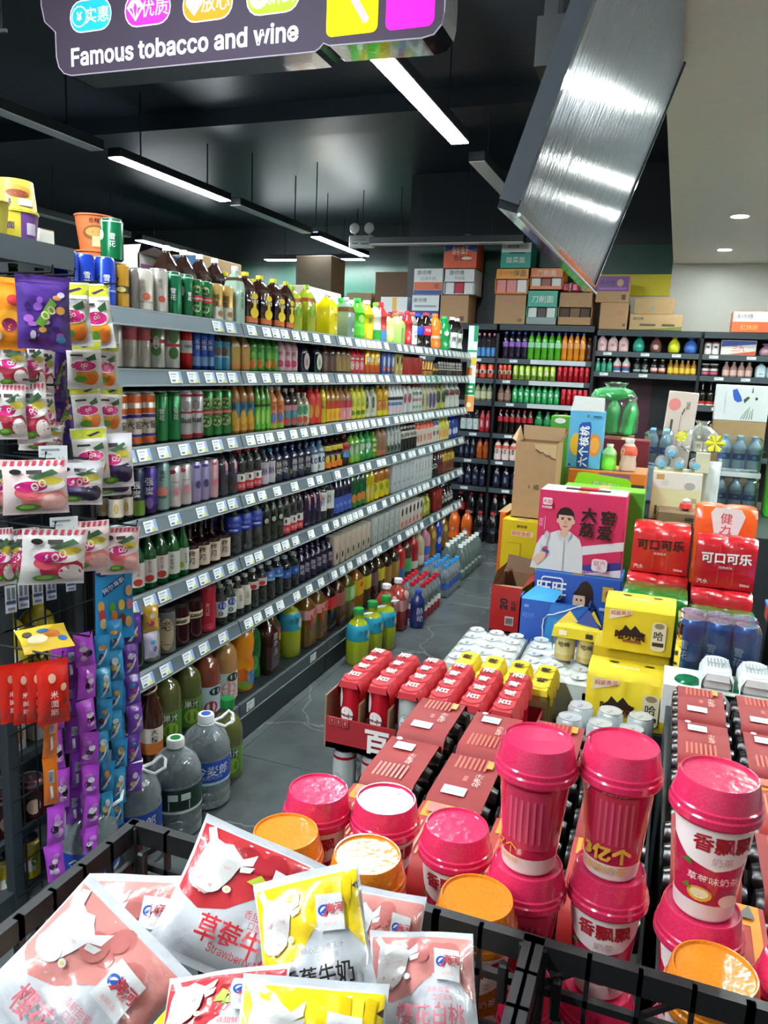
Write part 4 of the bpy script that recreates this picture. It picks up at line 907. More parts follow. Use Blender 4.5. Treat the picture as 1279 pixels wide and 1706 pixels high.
 'blue_mid_water': ('water_bottle', 'ribbed water bottle with blue label', 'bottle', 'pet', .035, 'c#98a5a8', 'p#8f9a9c', [(.38, .62, 'l#3060b8')], ('水', W_, .5, .5, 0), []),
 'navy_purple_pet': ('vitamin_water_bottle', 'navy bottle with green spot', 'bottle', 'pet', .029, 'g#1e1a36', 'p#2a2246', [(.06, .6, 'l#211c3a')], ('脉动', 'l#d0cfe0', .42, .85, 1), [(-50, .25, .4, .09, 'l#3f9a40')]),
 'cream_carton': ('juice_carton', 'cream carton with dark figure', 'carton', 'carton', .031, 'l#d3c9b8', 0, [], None, [(-10, .3, .35, .12, 'l#4a2a28'), (20, .7, .4, .14, 'l#dcb8b0')]),
 'silver_carton': ('juice_carton', 'silver white drink carton', 'carton', 'carton', .04, 'l#c2cac8', 0, [], ('牛奶', 'l#4f5a58', .6, .5, 1), [(0, .25, .4, .08, 'l#9aa8a4')]),
 'window_pink_carton': ('juice_carton', 'pale carton with black window', 'carton', 'carton', .033, 'l#d6cec6', 0, [], None, [(0, .74, .55, .18, 'l#23262a'), (0, .22, .6, .14, 'l#e0705f')]),
 'lime_tea_pet': ('tea_bottle', 'lime yellow tea bottle', 'bottle', 'sleeve', .036, 'g#9aa03a', 'p#7a8a2a', [], None, [(0, .4, .4, .2, 'l#c6c45a')]),
 'red_carton': ('juice_carton', 'dark red drink carton', 'carton', 'carton', .03, 'l#8f241c', 0, [], None, [(0, .6, .3, .2, 'l#b5402c')]),
 'dark_white_label': ('wine_bottle', 'dark bottle with white strip label', 'bottle', 'soju', .034, 'g#2a1714', 'p#241614', [], ('陈酿', W_, .4, .9, 1), []),
}
_P = {}
def proto(key, h, back=False, n=14, rmax=9):
    hq = round(h, 2) if h > .1 else round(h, 3)
    nm, desc, cat, shp, r, body, cap, bands, text, blobs = SP[key]
    r = round(min(r, rmax), 3)
    k = (key, hq, back, n, r)
    if k not in _P:
        _P[k] = drink(nm, cat, shp, r, hq, body, cap, bands, text, blobs, n, back=back)
    return _P[k]

# shelf contents: (y from, y to, how many, height, product) per shelf, near end first
ROWS = {
 'A':( 1.69 ,[ (1.869,1.934,1,0.145,'blue_can'), (1.934,1.992,1,0.134,'gold_can'), (1.992,2.029,1,0.124,'silver_can_dark'), (2.029,2.121,1,0.131,'white_can'), (2.121,2.185,1,0.135,'white_can_red'), (2.185,2.269,1,0.135,'green_can_beer'), (2.269,2.318,1,0.137,'green_can_beer'), (2.318,2.444,2,0.133,'green_red_can'), (2.444,2.583,2,0.131,'gold_white_can'), (2.587,2.657,1,0.207,'mint_bottle'), (2.657,2.993,3,0.197,'lemon_tea_brown'), (2.993,3.059,1,0.205,'lemon_tea_brown'), (3.065,3.146,1,0.194,'green_tea_big'), (3.146,3.333,1,0.208,'green_tea_big'), (3.353,3.607,1,0.197,'yellow_tea_big'), (3.614,3.778,1,0.201,'oolong_clear'), (3.787,3.895,1,0.206,'bright_green_bottle'), (3.904,4.037,1,0.215,'yellow_orange_bottle'), (4.046,4.130,1,0.210,'green_white_bottle'), (4.130,4.227,1,0.221,'red_blue_bottle'), (4.237,4.360,1,0.175,'pale_lime_bottle'), (4.360,4.579,1,0.181,'pale_green_bottle'), (4.579,4.683,1,0.208,'red_bottle'), (4.683,4.780,1,0.208,'choc_white_bottle'), (4.780,4.946,1,0.215,'cola_blue'), (4.946,5.136,1,0.228,'cola_red'), (5.150,5.370,1,0.237,'orange_soda_big'), (5.370,5.624,1,0.242,'green_soda_big'), (5.624,5.900,2,0.253,'black_white_bottle'),
 ]),
 'B':( 1.512 ,[ (1.894,1.959,1,0.157,'silver_tall'), (1.959,2.094,2,0.157,'silver_tall_red'), (2.100,2.170,1,0.153,'silver_green_tall'), (2.170,2.260,1,0.153,'white_green_tall'), (2.264,2.313,1,0.156,'red_tall'), (2.317,2.449,3,0.156,'blue_tall'), (2.449,2.556,2,0.159,'clear_blue_label'), (2.556,2.702,2,0.153,'beige_bottle'), (2.702,2.935,4,0.154,'green_orange_bottle'), (2.935,3.114,3,0.151,'pink_cherry_bottle'), (3.126,3.235,1,0.143,'dark_pink_label'), (3.254,3.372,1,0.143,'dark_green_label'), (3.372,3.525,2,0.144,'brown_bottle'), (3.525,3.715,3,0.139,'gold_brown_bottle'), (3.715,3.905,3,0.141,'red_white_cap'), (3.905,4.133,3,0.143,'yellow_orange_can'), (4.133,4.353,3,0.124,'blue_white_carton'), (4.353,4.503,2,0.123,'black_yellow_carton'), (4.503,4.886,10,0.112,'red_pouch'), (4.886,5.141,4,0.093,'gold_mini'), (5.141,5.256,2,0.081,'black_gold_mini'), (5.256,5.907,10,0.132,'dark_script_bottle'),
 ]),
 'C':( 1.272 ,[ (1.908,2.114,3,0.173,'orange_white_can'), (2.114,2.252,2,0.168,'green_plain_can'), (2.252,2.388,2,0.169,'silver_red_can'), (2.388,2.576,3,0.169,'green_ring_can'), (2.576,2.741,3,0.207,'peach_tea_bottle'), (2.745,2.870,3,0.190,'lime_pet'), (2.870,2.999,2,0.177,'orange_fun_pet'), (2.999,3.120,2,0.168,'dark_fun_pet'), (3.120,3.243,2,0.155,'melon_pet'), (3.243,3.374,2,0.176,'red_sport_pet'), (3.374,3.422,1,0.184,'yellow_black_pet'), (3.422,3.589,3,0.184,'amber_red_label'), (3.589,3.737,2,0.177,'pink_red_label'), (3.737,3.939,3,0.182,'yellow_juice_pet'), (3.939,4.113,2,0.171,'pale_herb_pet'), (4.113,4.301,2,0.184,'golden_pet'), (4.301,4.549,4,0.183,'white_blue_yogurt'), (4.549,4.750,2,0.190,'white_red_yogurt'), (4.750,4.940,3,0.181,'white_green_yogurt'), (4.940,5.102,2,0.180,'cream_pet'), (5.102,5.273,2,0.180,'cream_purple_pet'), (5.273,5.503,2,0.179,'kiwi_pet'), (5.503,5.910,3,0.191,'white_berry_pet'),
 ]),
 'D':( 1.04 ,[ (1.895,1.987,2,0.154,'wine_cream'), (1.993,2.050,1,0.160,'green_black_slim'), (2.050,2.117,1,0.164,'purple_slim'), (2.120,2.187,1,0.165,'teal_peach_slim'), (2.187,2.312,2,0.147,'white_pink_slim'), (2.312,2.424,2,0.147,'lilac_slim'), (2.428,2.481,1,0.143,'pink_slim'), (2.481,2.610,2,0.179,'clear_white_cap'), (2.615,2.811,3,0.175,'red_cap_water'), (2.811,2.926,2,0.152,'white_purple_pet'), (2.926,3.283,5,0.150,'navy_lime_pet'), (3.283,3.432,2,0.154,'white_blue_pet'), (3.439,3.646,3,0.147,'lemon_tea_small'), (3.646,3.741,1,0.161,'red_blue_pet'), (3.741,3.884,2,0.160,'lime_soda'), (3.884,4.055,2,0.157,'green_soda'), (4.055,4.140,1,0.153,'green_yellow_pet'), (4.140,4.290,2,0.167,'brown_milk_pet'), (4.300,4.549,4,0.167,'grey_silver_pet'), (4.549,4.862,5,0.152,'black_white_pet'), (4.862,5.244,5,0.179,'cream_orange_cap'), (5.244,5.378,2,0.171,'white_navy_pet'), (5.378,5.650,3,0.171,'yellow_yogurt_pet'), (5.650,5.910,3,0.178,'royal_blue_pet'),
 ]),
 'E':( 0.79 ,[ (1.981,2.174,3,0.205,'soju_pink'), (2.174,2.241,1,0.196,'soju_lime'), (2.241,2.288,1,0.200,'soju_lime'), (2.288,2.574,4,0.166,'plum_wine'), (2.578,2.834,3,0.200,'blue_sport_water'), (2.834,3.014,3,0.192,'sparkle_water'), (3.014,3.207,3,0.191,'red_cap_water'), (3.207,3.393,3,0.192,'violet_clear'), (3.393,3.567,2,0.197,'clear_white_label'), (3.567,3.781,4,0.197,'navy_label_pet'), (3.781,3.999,3,0.206,'dark_green_orange'), (3.999,4.121,2,0.195,'yellow_flow_pet'), (4.121,4.374,3,0.197,'yellow_amber_pet'), (4.395,4.826,5,0.192,'white_carton'), (4.826,5.233,6,0.181,'white_script_carton'), (5.233,5.397,2,0.168,'dark_ring_bottle'), (5.397,5.506,2,0.165,'red_dark_bottle'), (5.506,5.842,4,0.179,'amber_yellow_pet'),
 ]),
 'F':( 0.525 ,[ (1.968,2.049,1,0.193,'dark_jar'), (2.052,2.228,2,0.171,'grey_gift_jar'), (2.228,2.393,2,0.161,'dark_red_jar'), (2.393,2.489,1,0.183,'red_tube_jar'), (2.489,2.619,2,0.163,'clear_blue_spot'), (2.619,2.734,2,0.158,'clear_cream_label'), (2.734,2.874,2,0.173,'red_triangle_water'), (2.874,3.025,2,0.168,'blue_label_water'), (3.025,3.183,2,0.157,'blue_mid_water'), (3.183,3.557,6,0.148,'navy_purple_pet'), (3.557,4.073,7,0.155,'cream_carton'), (4.092,4.564,5,0.164,'silver_carton'), (4.576,5.054,6,0.119,'window_pink_carton'), (5.081,5.267,2,0.097,'lime_tea_pet'), (5.311,5.544,3,0.115,'red_carton'), (5.544,5.883,4,0.094,'dark_white_label'),
 ]),
}

ROWNAME = {'A': 'top', 'B': 'second', 'C': 'third', 'D': 'fourth', 'E': 'fifth', 'F': 'sixth'}
def label_for(desc, i, n, row, back=0):
    if back:
        return f'{desc}, {ORD[i]} in the {["", "middle", "rear"][back]} line, {row} shelf at left'
    if n == 1:
        return f'{desc} at the front of the {row} shelf at left'
    return f'{ORD[i]} {desc} from the near end, {row} shelf at left'
rnd = random.Random(5)
_seen = {}
for row, (zs, segs) in ROWS.items():
    rn = ROWNAME[row]
    cnt = {}
    totals = {}
    for s in segs: totals[s[4]] = totals.get(s[4], 0) + s[2]
    for (y0, y1, n, h, key) in segs:
        nm, desc, cat, shp, r = SP[key][:5]
        h = max(h, {'A': .125, 'B': .08, 'C': .15, 'D': .15, 'E': .165, 'F': .15}[row])
        pitch = (y1 - y0) / n
        far = (y0 > 4.2)
        nn = 10 if far else 14
        if shp == 'carton': nn = 24
        r = round(min(r, pitch * .49), 3)
        pr = proto(key, h, False, nn, r)
        square = shp in ('carton', 'square', 'bigtea')
        grp = f'{desc}s on the {rn} shelf at left'
        depthrows = 1
        if row in 'EF' and shp not in ('carton',): depthrows = 3 if y0 < 3.4 else 2
        elif row in 'D': depthrows = 3 if y0 < 2.5 else 2
        elif row in 'A' and y0 < 5: depthrows = 2
        elif row in 'BC' and y0 < 3.6: depthrows = 2
        for dr in range(depthrows):
            for i in range(n):
                y = y0 + pitch * (i + .5)
                x = -1.572 - r - dr * (2 * r + .006)
                if row == 'F' and shp == 'jar': x -= .005
                if dr and row == 'A':
                    # behind the cans on top stand tall dark tea bottles with white caps
                    if y0 < 2.6 or key.startswith('silver'):
                        continue
                yaw = PI / 2 if square else PI / 2 - math.radians(rnd.uniform(22, 48))
                idx = cnt.get((key, dr), 0); cnt[(key, dr)] = idx + 1
                place(pr if dr == 0 else proto(key, h, True, 10 if shp != 'carton' else 24, r), (x, y, zs + .001), yaw, label_for(desc, idx, totals[key], rn, dr), grp if totals[key] > 1 or dr else None)
# tall dark tea bottles with white caps standing behind the cans on the top shelf
SP['oolong_dark'] = ('tea_bottle', 'tall dark oolong bottle with white cap', 'bottle', 'bigtea', .04, 'g#33211c', 'p#eceae4', [], None, [])
for i, y in enumerate((2.33, 2.43, 2.53, 2.63)):
    place(proto('oolong_dark', .24), (-1.70, y, 1.691), PI / 2, f'{ORD[i]} tall dark bottle with white cap standing behind the top shelf cans', 'dark oolong bottles behind the cans')
place(proto('green_can_beer', .122), (-1.61, 1.945, 1.825), .7, 'green beer can standing on top of another can beside the orange noodle cup')

# ================================================================== bottles on the base deck of the gondola and on the floor in front
SP.update({
 'olive_juice': ('juice_bottle', 'big olive green juice bottle', 'bottle', 'juice', .058, 'g#5f6330', 'p#1f7a3c', [(.06, .43, 'l#4f7a2a')], ('果汁', W_, .36, .5, 0), [(0, .2, .5, .1, 'l#8fae3a'), (0, .36, .5, .05, 'l#23301c')]),
 'apple_juice': ('juice_bottle', 'big red brown juice bottle', 'bottle', 'juice', .058, 'g#8a4434', 'p#1f7a3c', [(.06, .43, 'l#b9d0dc')], None, [(0, .14, .5, .09, 'l#a01f2c'), (20, .36, .5, .06, 'l#23261c')]),
 'peach_juice': ('juice_bottle', 'big pale peach juice bottle', 'bottle', 'juice', .058, 'g#bd8d58', 'p#1f7a3c', [(.06, .43, 'l#c5d3cc')], None, [(0, .2, .6, .12, 'l#e08a8a'), (20, .37, .5, .06, 'l#2a3020')]),
 'orange_bulge': ('juice_bottle', 'orange juice bottle with waisted shape', 'bottle', 'bulge', .055, 'g#f09a1c', 'p#f0eee8', [], None, [(30, .46, .3, .05, 'l#e8503a'), (-20, .25, .5, .1, 'l#e86a1c'), (30, .2, .6, .1, 'l#3a86c2'), (-10, .1, .5, .06, 'l#7fae3a')]),
 'green_slim_deck': ('soda_bottle', 'slim dark green bottle', 'bottle', 'soda', .05, 'g#1c6a2e', 'p#1d6a38', [], None, [(0, .3, .4, .12, 'l#3f9a3a')]),
 'cola_deck': ('soda_bottle', 'dark plum juice bottle with silver script', 'bottle', 'square', .05, 'g#3a1a18', 'p#2a1a1c', [], ('酸梅汤', 'l#b8b0b4', .5, .7, 1), []),
 'red_tea_deck': ('tea_bottle', 'amber tea bottle with red yellow label', 'bottle', 'square', .05, 'g#5a4418', 'p#c0b8b0', [(.4, .62, 'l#b8903a'), (.52, .62, 'l#b8343a')], None, []),
 'lime_tea_deck': ('tea_bottle', 'lime green tea bottle with cyan label', 'bottle', 'juice', .062, 'g#a3b31c', 'p#2f9a4a', [(.44, .72, 'l#2fa6c4')], ('冰茶', 'l#1c5a7a', .6, .5, 0), [(40, .55, .35, .08, 'l#d8dcd0')]),
 'amber_pink_deck': ('tea_bottle', 'amber tea bottle with pink white label', 'bottle', 'square', .058, 'g#76541a', 'p#e8e4e0', [(.5, .66, 'l#d59a96')], None, [(-30, .45, .5, .14, 'l#c42a20'), (20, .58, .4, .07, 'l#c4485a')]),
 'dark_red_deck': ('tea_bottle', 'dark plum tea bottle with red label', 'bottle', 'square', .055, 'g#2a1010', 'p#e8e4e0', [(.45, .68, 'l#c01f28')], None, []),
 'pink_brown_deck': ('tea_bottle', 'brown bottle with dusty pink label', 'bottle', 'square', .05, 'g#5f341f', 'p#d8d4d0', [(.4, .66, 'l#b56a62')], None, []),
 'green_white_deck': ('tea_bottle', 'olive bottle with light green label', 'bottle', 'square', .056, 'g#6f641a', 'p#e8e8e2', [(.38, .66, 'l#8fd07a')], None, [(0, .52, .5, .1, 'l#c4eab0')]),
 'orange_yellow_deck': ('tea_bottle', 'amber bottle with yellow label', 'bottle', 'square', .055, 'g#a8681a', 'p#e8e4da', [(.36, .68, 'l#dfb41c')], None, [(0, .58, .45, .06, 'l#dd4a24')]),
 'yellow_green_deck': ('tea_bottle', 'dark bottle with yellow green label', 'bottle', 'square', .05, 'g#4a3a18', 'p#d8d8d0', [(.38, .66, 'l#c9c62a')], None, []),
 'purple_deck': ('tea_bottle', 'dark bottle with mauve label', 'bottle', 'square', .05, 'g#2f1c1c', 'p#d8d4d8', [(.36, .66, 'l#6a5360')], None, []),
 'yellow_cap_deck': ('tea_bottle', 'dark tea bottle with yellow cap', 'bottle', 'bigtea', .05, 'g#3f2a18', 'p#d9c31f', [(.2, .6, 'l#a9843a')], None, []),
 'red_far_deck': ('juice_bottle', 'red juice bottle with dark red top', 'bottle', 'juice', .055, 'g#b8281f', 'p#3a1a1c', [(.06, .3, 'l#3f78b0')], None, []),
 'green_cap_deck': ('juice_bottle', 'green and white bottle with green cap', 'bottle', 'juice', .05, 'g#5a2f20', 'p#1f9a4a', [(.1, .43, 'l#4fa866')], None, []),
 'red_white_deck': ('juice_bottle', 'bright red bottle with white cap', 'bottle', 'juice', .055, 'g#b51f26', 'p#e4e0dc', [(.06, .25, 'l#d8d4cc')], None, []),
 'cream_deck': ('milk_drink_bottle', 'cream bottle with tan shoulder', 'bottle', 'juice', .055, 'p#cbb98e', 'p#e2ded4', [(.06, .3, 'l#e4e0d4')], None, []),
 'pink_blue_deck': ('milk_drink_bottle', 'pink and blue bottle', 'bottle', 'juice', .055, 'p#d08fa8', 'p#d8c8cc', [(.2, .43, 'l#2f5fae')], None, []),
 'amber_deck': ('juice_bottle', 'amber bottle with yellow top', 'bottle', 'soda', .055, 'g#9a6a1f', 'p#c9a82a', [], None, [(0, .6, .3, .1, 'l#d0c24a')]),
 'blue_deck': ('soda_bottle', 'royal blue bottle with white cap', 'bottle', 'soda', .055, 'g#1f45b5', 'p#d9d9e0', [], None, [(0, .35, .3, .1, 'l#cfd8ee')]),
 'striped_soda': ('soda_bottle', 'dark soda bottle with striped pink neck', 'bottle', 'soju', .042, 'g#24161a', 'p#b03a4a', [(.2, .42, 'l#e6d8cc')], ('大窑', K_, .31, .6, 1), []),
 'striped_soda_orange': ('soda_bottle', 'brown soda bottle with striped orange neck', 'bottle', 'soju', .042, 'g#4a2418', 'p#a8232e', [(.12, .42, 'l#e8ddd0'), (.1, .24, 'l#d0793a')], ('大橙', K_, .33, .6, 1), []),
})
def deck_row(items, z, x0, where, n=16):
    cnt = {}
    for (y, key, h, dx) in items:
        nm, desc, cat, shp, r = SP[key][:5]
        i = cnt.get(key, 0); cnt[key] = i + 1
        tot = sum(1 for q in items if q[1] == key)
        lab = f'{desc} {where}' if tot == 1 else f'{ORD[i]} {desc} from the near end {where}'
        sq = shp in ('square', 'bigtea')
        place(proto(key, h, False, n), (x0 - r - dx, y, z), PI / 2 if sq else PI / 2 - .6, lab, f'{desc}s {where}' if tot > 1 else None)
deck_row([(2.21, 'olive_juice', .30, 0), (2.34, 'olive_juice', .305, .0), (2.47, 'apple_juice', .29, .0), (2.60, 'peach_juice', .31, .0), (2.735, 'orange_bulge', .31, .0), (2.85, 'green_slim_deck', .28, .03),
          (2.94, 'cola_deck', .28, .0), (3.05, 'red_tea_deck', .27, .05), (3.18, 'lime_tea_deck', .30, .0), (3.33, 'amber_pink_deck', .29, .0), (3.46, 'amber_pink_deck', .29, .0), (3.58, 'dark_red_deck', .28, .0), (3.70, 'pink_brown_deck', .28, .0),
          (3.83, 'green_white_deck', .28, .0), (3.96, 'orange_yellow_deck', .28, .0), (4.08, 'yellow_green_deck', .28, .0), (4.20, 'purple_deck', .27, .0), (4.31, 'yellow_green_deck', .27, .0), (4.44, 'yellow_cap_deck', .27, .0), (4.58, 'yellow_cap_deck', .27, .0),
          (4.72, 'red_far_deck', .28, .0), (4.86, 'green_cap_deck', .28, .0), (5.0, 'red_white_deck', .28, .0), (5.14, 'cream_deck', .27, .0), (5.28, 'pink_blue_deck', .28, .0), (5.44, 'amber_deck', .29, .0), (5.6, 'blue_deck', .29, .0), (5.76, 'amber_deck', .28, .0)], .166, -1.575, 'on the base deck')
deck_row([(2.3, 'olive_juice', .29, 0), (2.45, 'apple_juice', .29, 0), (2.6, 'orange_bulge', .3, 0), (2.75, 'lime_tea_deck', .29, 0), (3.3, 'dark_red_deck', .28, 0), (3.5, 'orange_yellow_deck', .28, 0), (3.9, 'amber_pink_deck', .28, 0), (4.2, 'green_white_deck', .28, 0)], .166, -1.74, 'in the rear line on the base deck', 12)
# spiral-necked soda bottles at the near end
for i, (x, y, key) in enumerate([(-1.62, 1.91, 'striped_soda'), (-1.66, 2.01, 'striped_soda'), (-1.60, 2.08, 'striped_soda_orange')]):
    r = place(proto(key, .305, False, 16), (x, y, .166), PI / 2 - .6, ['striped neck soda bottle nearest the candy strips on the base deck', 'striped neck soda bottle behind the nearest one on the base deck', 'brown soda bottle with orange striped neck beside the olive juice'][i])
    g = G()
    rr = .042 * .42
    for t in range(4):
        pts = []
        for q in range(17):
            a = 2 * PI * q / 16 + t * 1.57
            zq = .215 + .05 * q / 16 + t * .012
            k = rr + .010 * (1 - min(1, (zq - .215) / .06)) + .0012
            pts.append((k * math.cos(a), k * math.sin(a), zq))
        g.tube(pts, .0035, M(('l#e8d8dc', 'l#b04a78')[t % 2] if i < 2 else ('l#efe2cf', 'l#d9822f')[t % 2]), 4)
    obj('spiral_stripe', g, r)

# ---- big water jugs on the floor
def jug(label_col, text, cap_col, cap2, handle, h=.33, r=.085, tcol=W_, barcode=False):
    body = [(.6, 0), (.92, .01), (1, .03), (1, .1), (.97, .11), (1, .125), (1, .2), (.97, .21), (1, .225), (1, .57), (.97, .58), (1, .595), (.97, .68), (.82, .78), (.5, .86), (.3, .89), (.3, .93)]
    B = [(a * r, b * h) for a, b in body]
    parts = [('body', G().lathe(B, M('j#dce8ee'), 28).mesh('body'), [])]
    parts.append(('water', G().lathe([(a * r * .96, max(b * h, .003)) for a, b in body[:14]], M('x#aebfc6'), 24).mesh('water'), []))
    g = G().lathe([(.34 * r, .915 * h), (.345 * r, .985 * h), (.31 * r, 1.0 * h), (0, 1.0 * h)], M(cap_col), 20, cap0=False)
    g.lathe([(.2 * r, 1.001 * h), (.19 * r, 1.004 * h), (0, 1.004 * h)], M(cap2), 14, cap0=False)
    parts.append(('cap', g.mesh('cap'), []))
    g = G().lathe([(r * 1.004, .3 * h), (r * 1.004, .56 * h)], M(label_col), 28, cap0=False, cap1=False)
    g.lathe([(r * 1.006, .3 * h), (r * 1.006, .33 * h)], M('l#b8d4ea' if not barcode else 'l#e8ece6'), 28, cap0=False, cap1=False)
    P = lambda u, v, hh: ((r * 1.008 + hh) * math.sin(u / r), -(r * 1.008 + hh) * math.cos(u / r), v)
    it = [('t', text, 0, .46 * h, .042, W_, 0, .02), ('t', '饮用天然水', 0, .385 * h, .016, 'l#9ec4ea')]
    if barcode:
        it = [('r', -.035, .34 * h, .035, .43 * h, W_)] + [('r', -.03 + .006 * k, .355 * h, -.03 + .006 * k + .003, .43 * h, K_) for k in range(10)] + [('r', -.035, .45 * h, -.005, .52 * h, 'l#cfd8d0'), ('r', .005, .45 * h, .035, .52 * h, 'l#cfd8d0')]
    g.prints(it, P)
    parts.append(('label', g.mesh('label'), []))
    if handle:
        pts = [(r * .3, 0, .9 * h), (r * .7, .01, .91 * h), (r * 1.05, .02, .955 * h), (r * 1.15, .0, .94 * h), (r * 1.08, -.025, .9 * h), (r * .7, -.03, .86 * h), (r * .32, -.01, .89 * h)]
        g = G().tube(pts, .0055, M('p#e8ecec'), 6).lathe([(.33 * r, .88 * h), (.36 * r, .9 * h), (.33 * r, .91 * h)], M('p#e8ecec'), 18, cap0=False, cap1=False)
        parts.append(('handle', g.mesh('handle'), []))
    return ('water_jug', 'jug', parts)
j1 = jug('l#2346ae', '今麦郎', 'p#eef0f2', 'p#3a6ad0', True)
j2 = jug('l#123a2c', '', 'p#e6ece6', 'p#2f8a4a', False, .325, .085, barcode=True)
place(j1, (-1.43, 2.165, 0), .85, 'clear water jug with blue label and white handle, farthest of the jugs')
place(j2, (-1.425, 1.98, 0), .75, 'clear water jug with dark green barcode label and white cap')
place(j1, (-1.452, 1.80, 0), .8, 'clear water jug with blue label half hidden by the blue candy strips')
place(j1, (-1.455, 1.60, 0), .8, 'clear blue labelled water jug behind the purple candy strips, nearest of the jugs')
place(proto('olive_juice', .31, False, 18), (-1.455, 2.345, 0), PI / 2 - .7, 'olive kiwi juice bottle standing on the floor behind the water jug')

# ---- floor bottles further along
for i, (x, y) in enumerate([(-1.45, 3.62), (-1.43, 3.77), (-1.40, 3.9)]):
    b = place(proto('lime_tea_deck', .30, False, 18), (x, y, 0), .9, ['green lime tea bottle on the floor, nearest of three', 'green lime tea bottle on the floor, middle of three', 'green lime tea bottle on the floor, beside the pink red jugs'][i], 'lime tea bottles on the floor')
    g = G().tube([(.02, 0, .262), (.06, .012, .262), (.085, 0, .262), (.06, -.012, .262), (.02, -.004, .262)], .004, M('p#e8ecea'), 5)
    obj('handle', g, b)
SP['pink_red_jug'] = ('juice_bottle', 'pink red juice jug', 'bottle', 'square', .062, 'g#9a3a30', 'p#e8e4e2', [(.4, .62, 'l#d59a98')], None, [(0, .7, .6, .08, 'l#d8a8a4')])
for i, (x, y) in enumerate([(-1.47, 4.09), (-1.45, 4.24)]):
    b = place(proto('pink_red_jug', .31, False, 20), (x, y, 0), PI / 2, ['pink red juice jug with white handle on the floor, nearer one', 'pink red juice jug with white handle on the floor, farther one'][i], 'pink red jugs on the floor')
    obj('handle', G().tube([(.015, 0, .285), (.05, .012, .29), (.075, 0, .288), (.05, -.012, .286), (.015, -.004, .285)], .004, M('p#ecdfe0'), 5), b)
SP['navy_floor'] = ('vitamin_water_bottle', 'dark blue vitamin drink bottle', 'bottle', 'pet', .045, 'g#1f2f6a', 'p#2a45b0', [(.1, .6, 'l#232a60')], ('脉动', 'l#c4c9dc', .38, 1.0, 1), [])
place(proto('navy_floor', .235, False, 18), (-1.345, 4.32, 0), .7, 'single dark blue vitamin drink bottle standing alone on the aisle floor')
SP['red_cap_floor'] = ('water_bottle', 'red cap water bottle', 'bottle', 'pet', .034, 'j#d6e2e4', 'p#cf2036', [(.04, .26, 'l#b02a38'), (.26, .42, 'l#dcdad4')], None, [])
SP['blue_cap_floor'] = ('water_bottle', 'blue cap water bottle', 'bottle', 'pet', .034, 'j#d6e4ea', 'p#2f8fd8', [(.26, .46, 'l#2f4f9a')], None, [])
SP['white_cap_floor'] = ('water_bottle', 'clear soda bottle with white cap', 'bottle', 'soda', .046, 'j#a9bcb4', 'p#dfe6e2', [(.24, .32, 'l#a4b4ac')], None, [])
k = 0
for a in range(3):
    for b in range(5):
        place(proto('red_cap_floor', .235, False, 12), (-1.365 - .071 * a, 4.48 + .072 * b, 0), .6, f'{ORD[b]} red cap water bottle in the {["aisle side", "middle", "shelf side"][a]} line of the floor pack', 'red cap bottles in the floor pack')
for a in range(3):
    for b in range(5):
        place(proto('blue_cap_floor', .235, False, 12), (-1.37 - .071 * a, 5.0 + .073 * b, 0), .6, f'{ORD[b]} blue cap water bottle in the {["aisle side", "middle", "shelf side"][a]} line of the floor pack', 'blue cap bottles in the floor pack')
for a in range(2):
    for b in range(6):
        place(proto('white_cap_floor', .27, False, 12), (-1.40 - .1 * a, 5.5 + .1 * b, 0), .6, f'{ORD[b]} white cap soda bottle in the {["aisle side", "shelf side"][a]} line near the back shelving', 'white cap soda bottles on the floor')

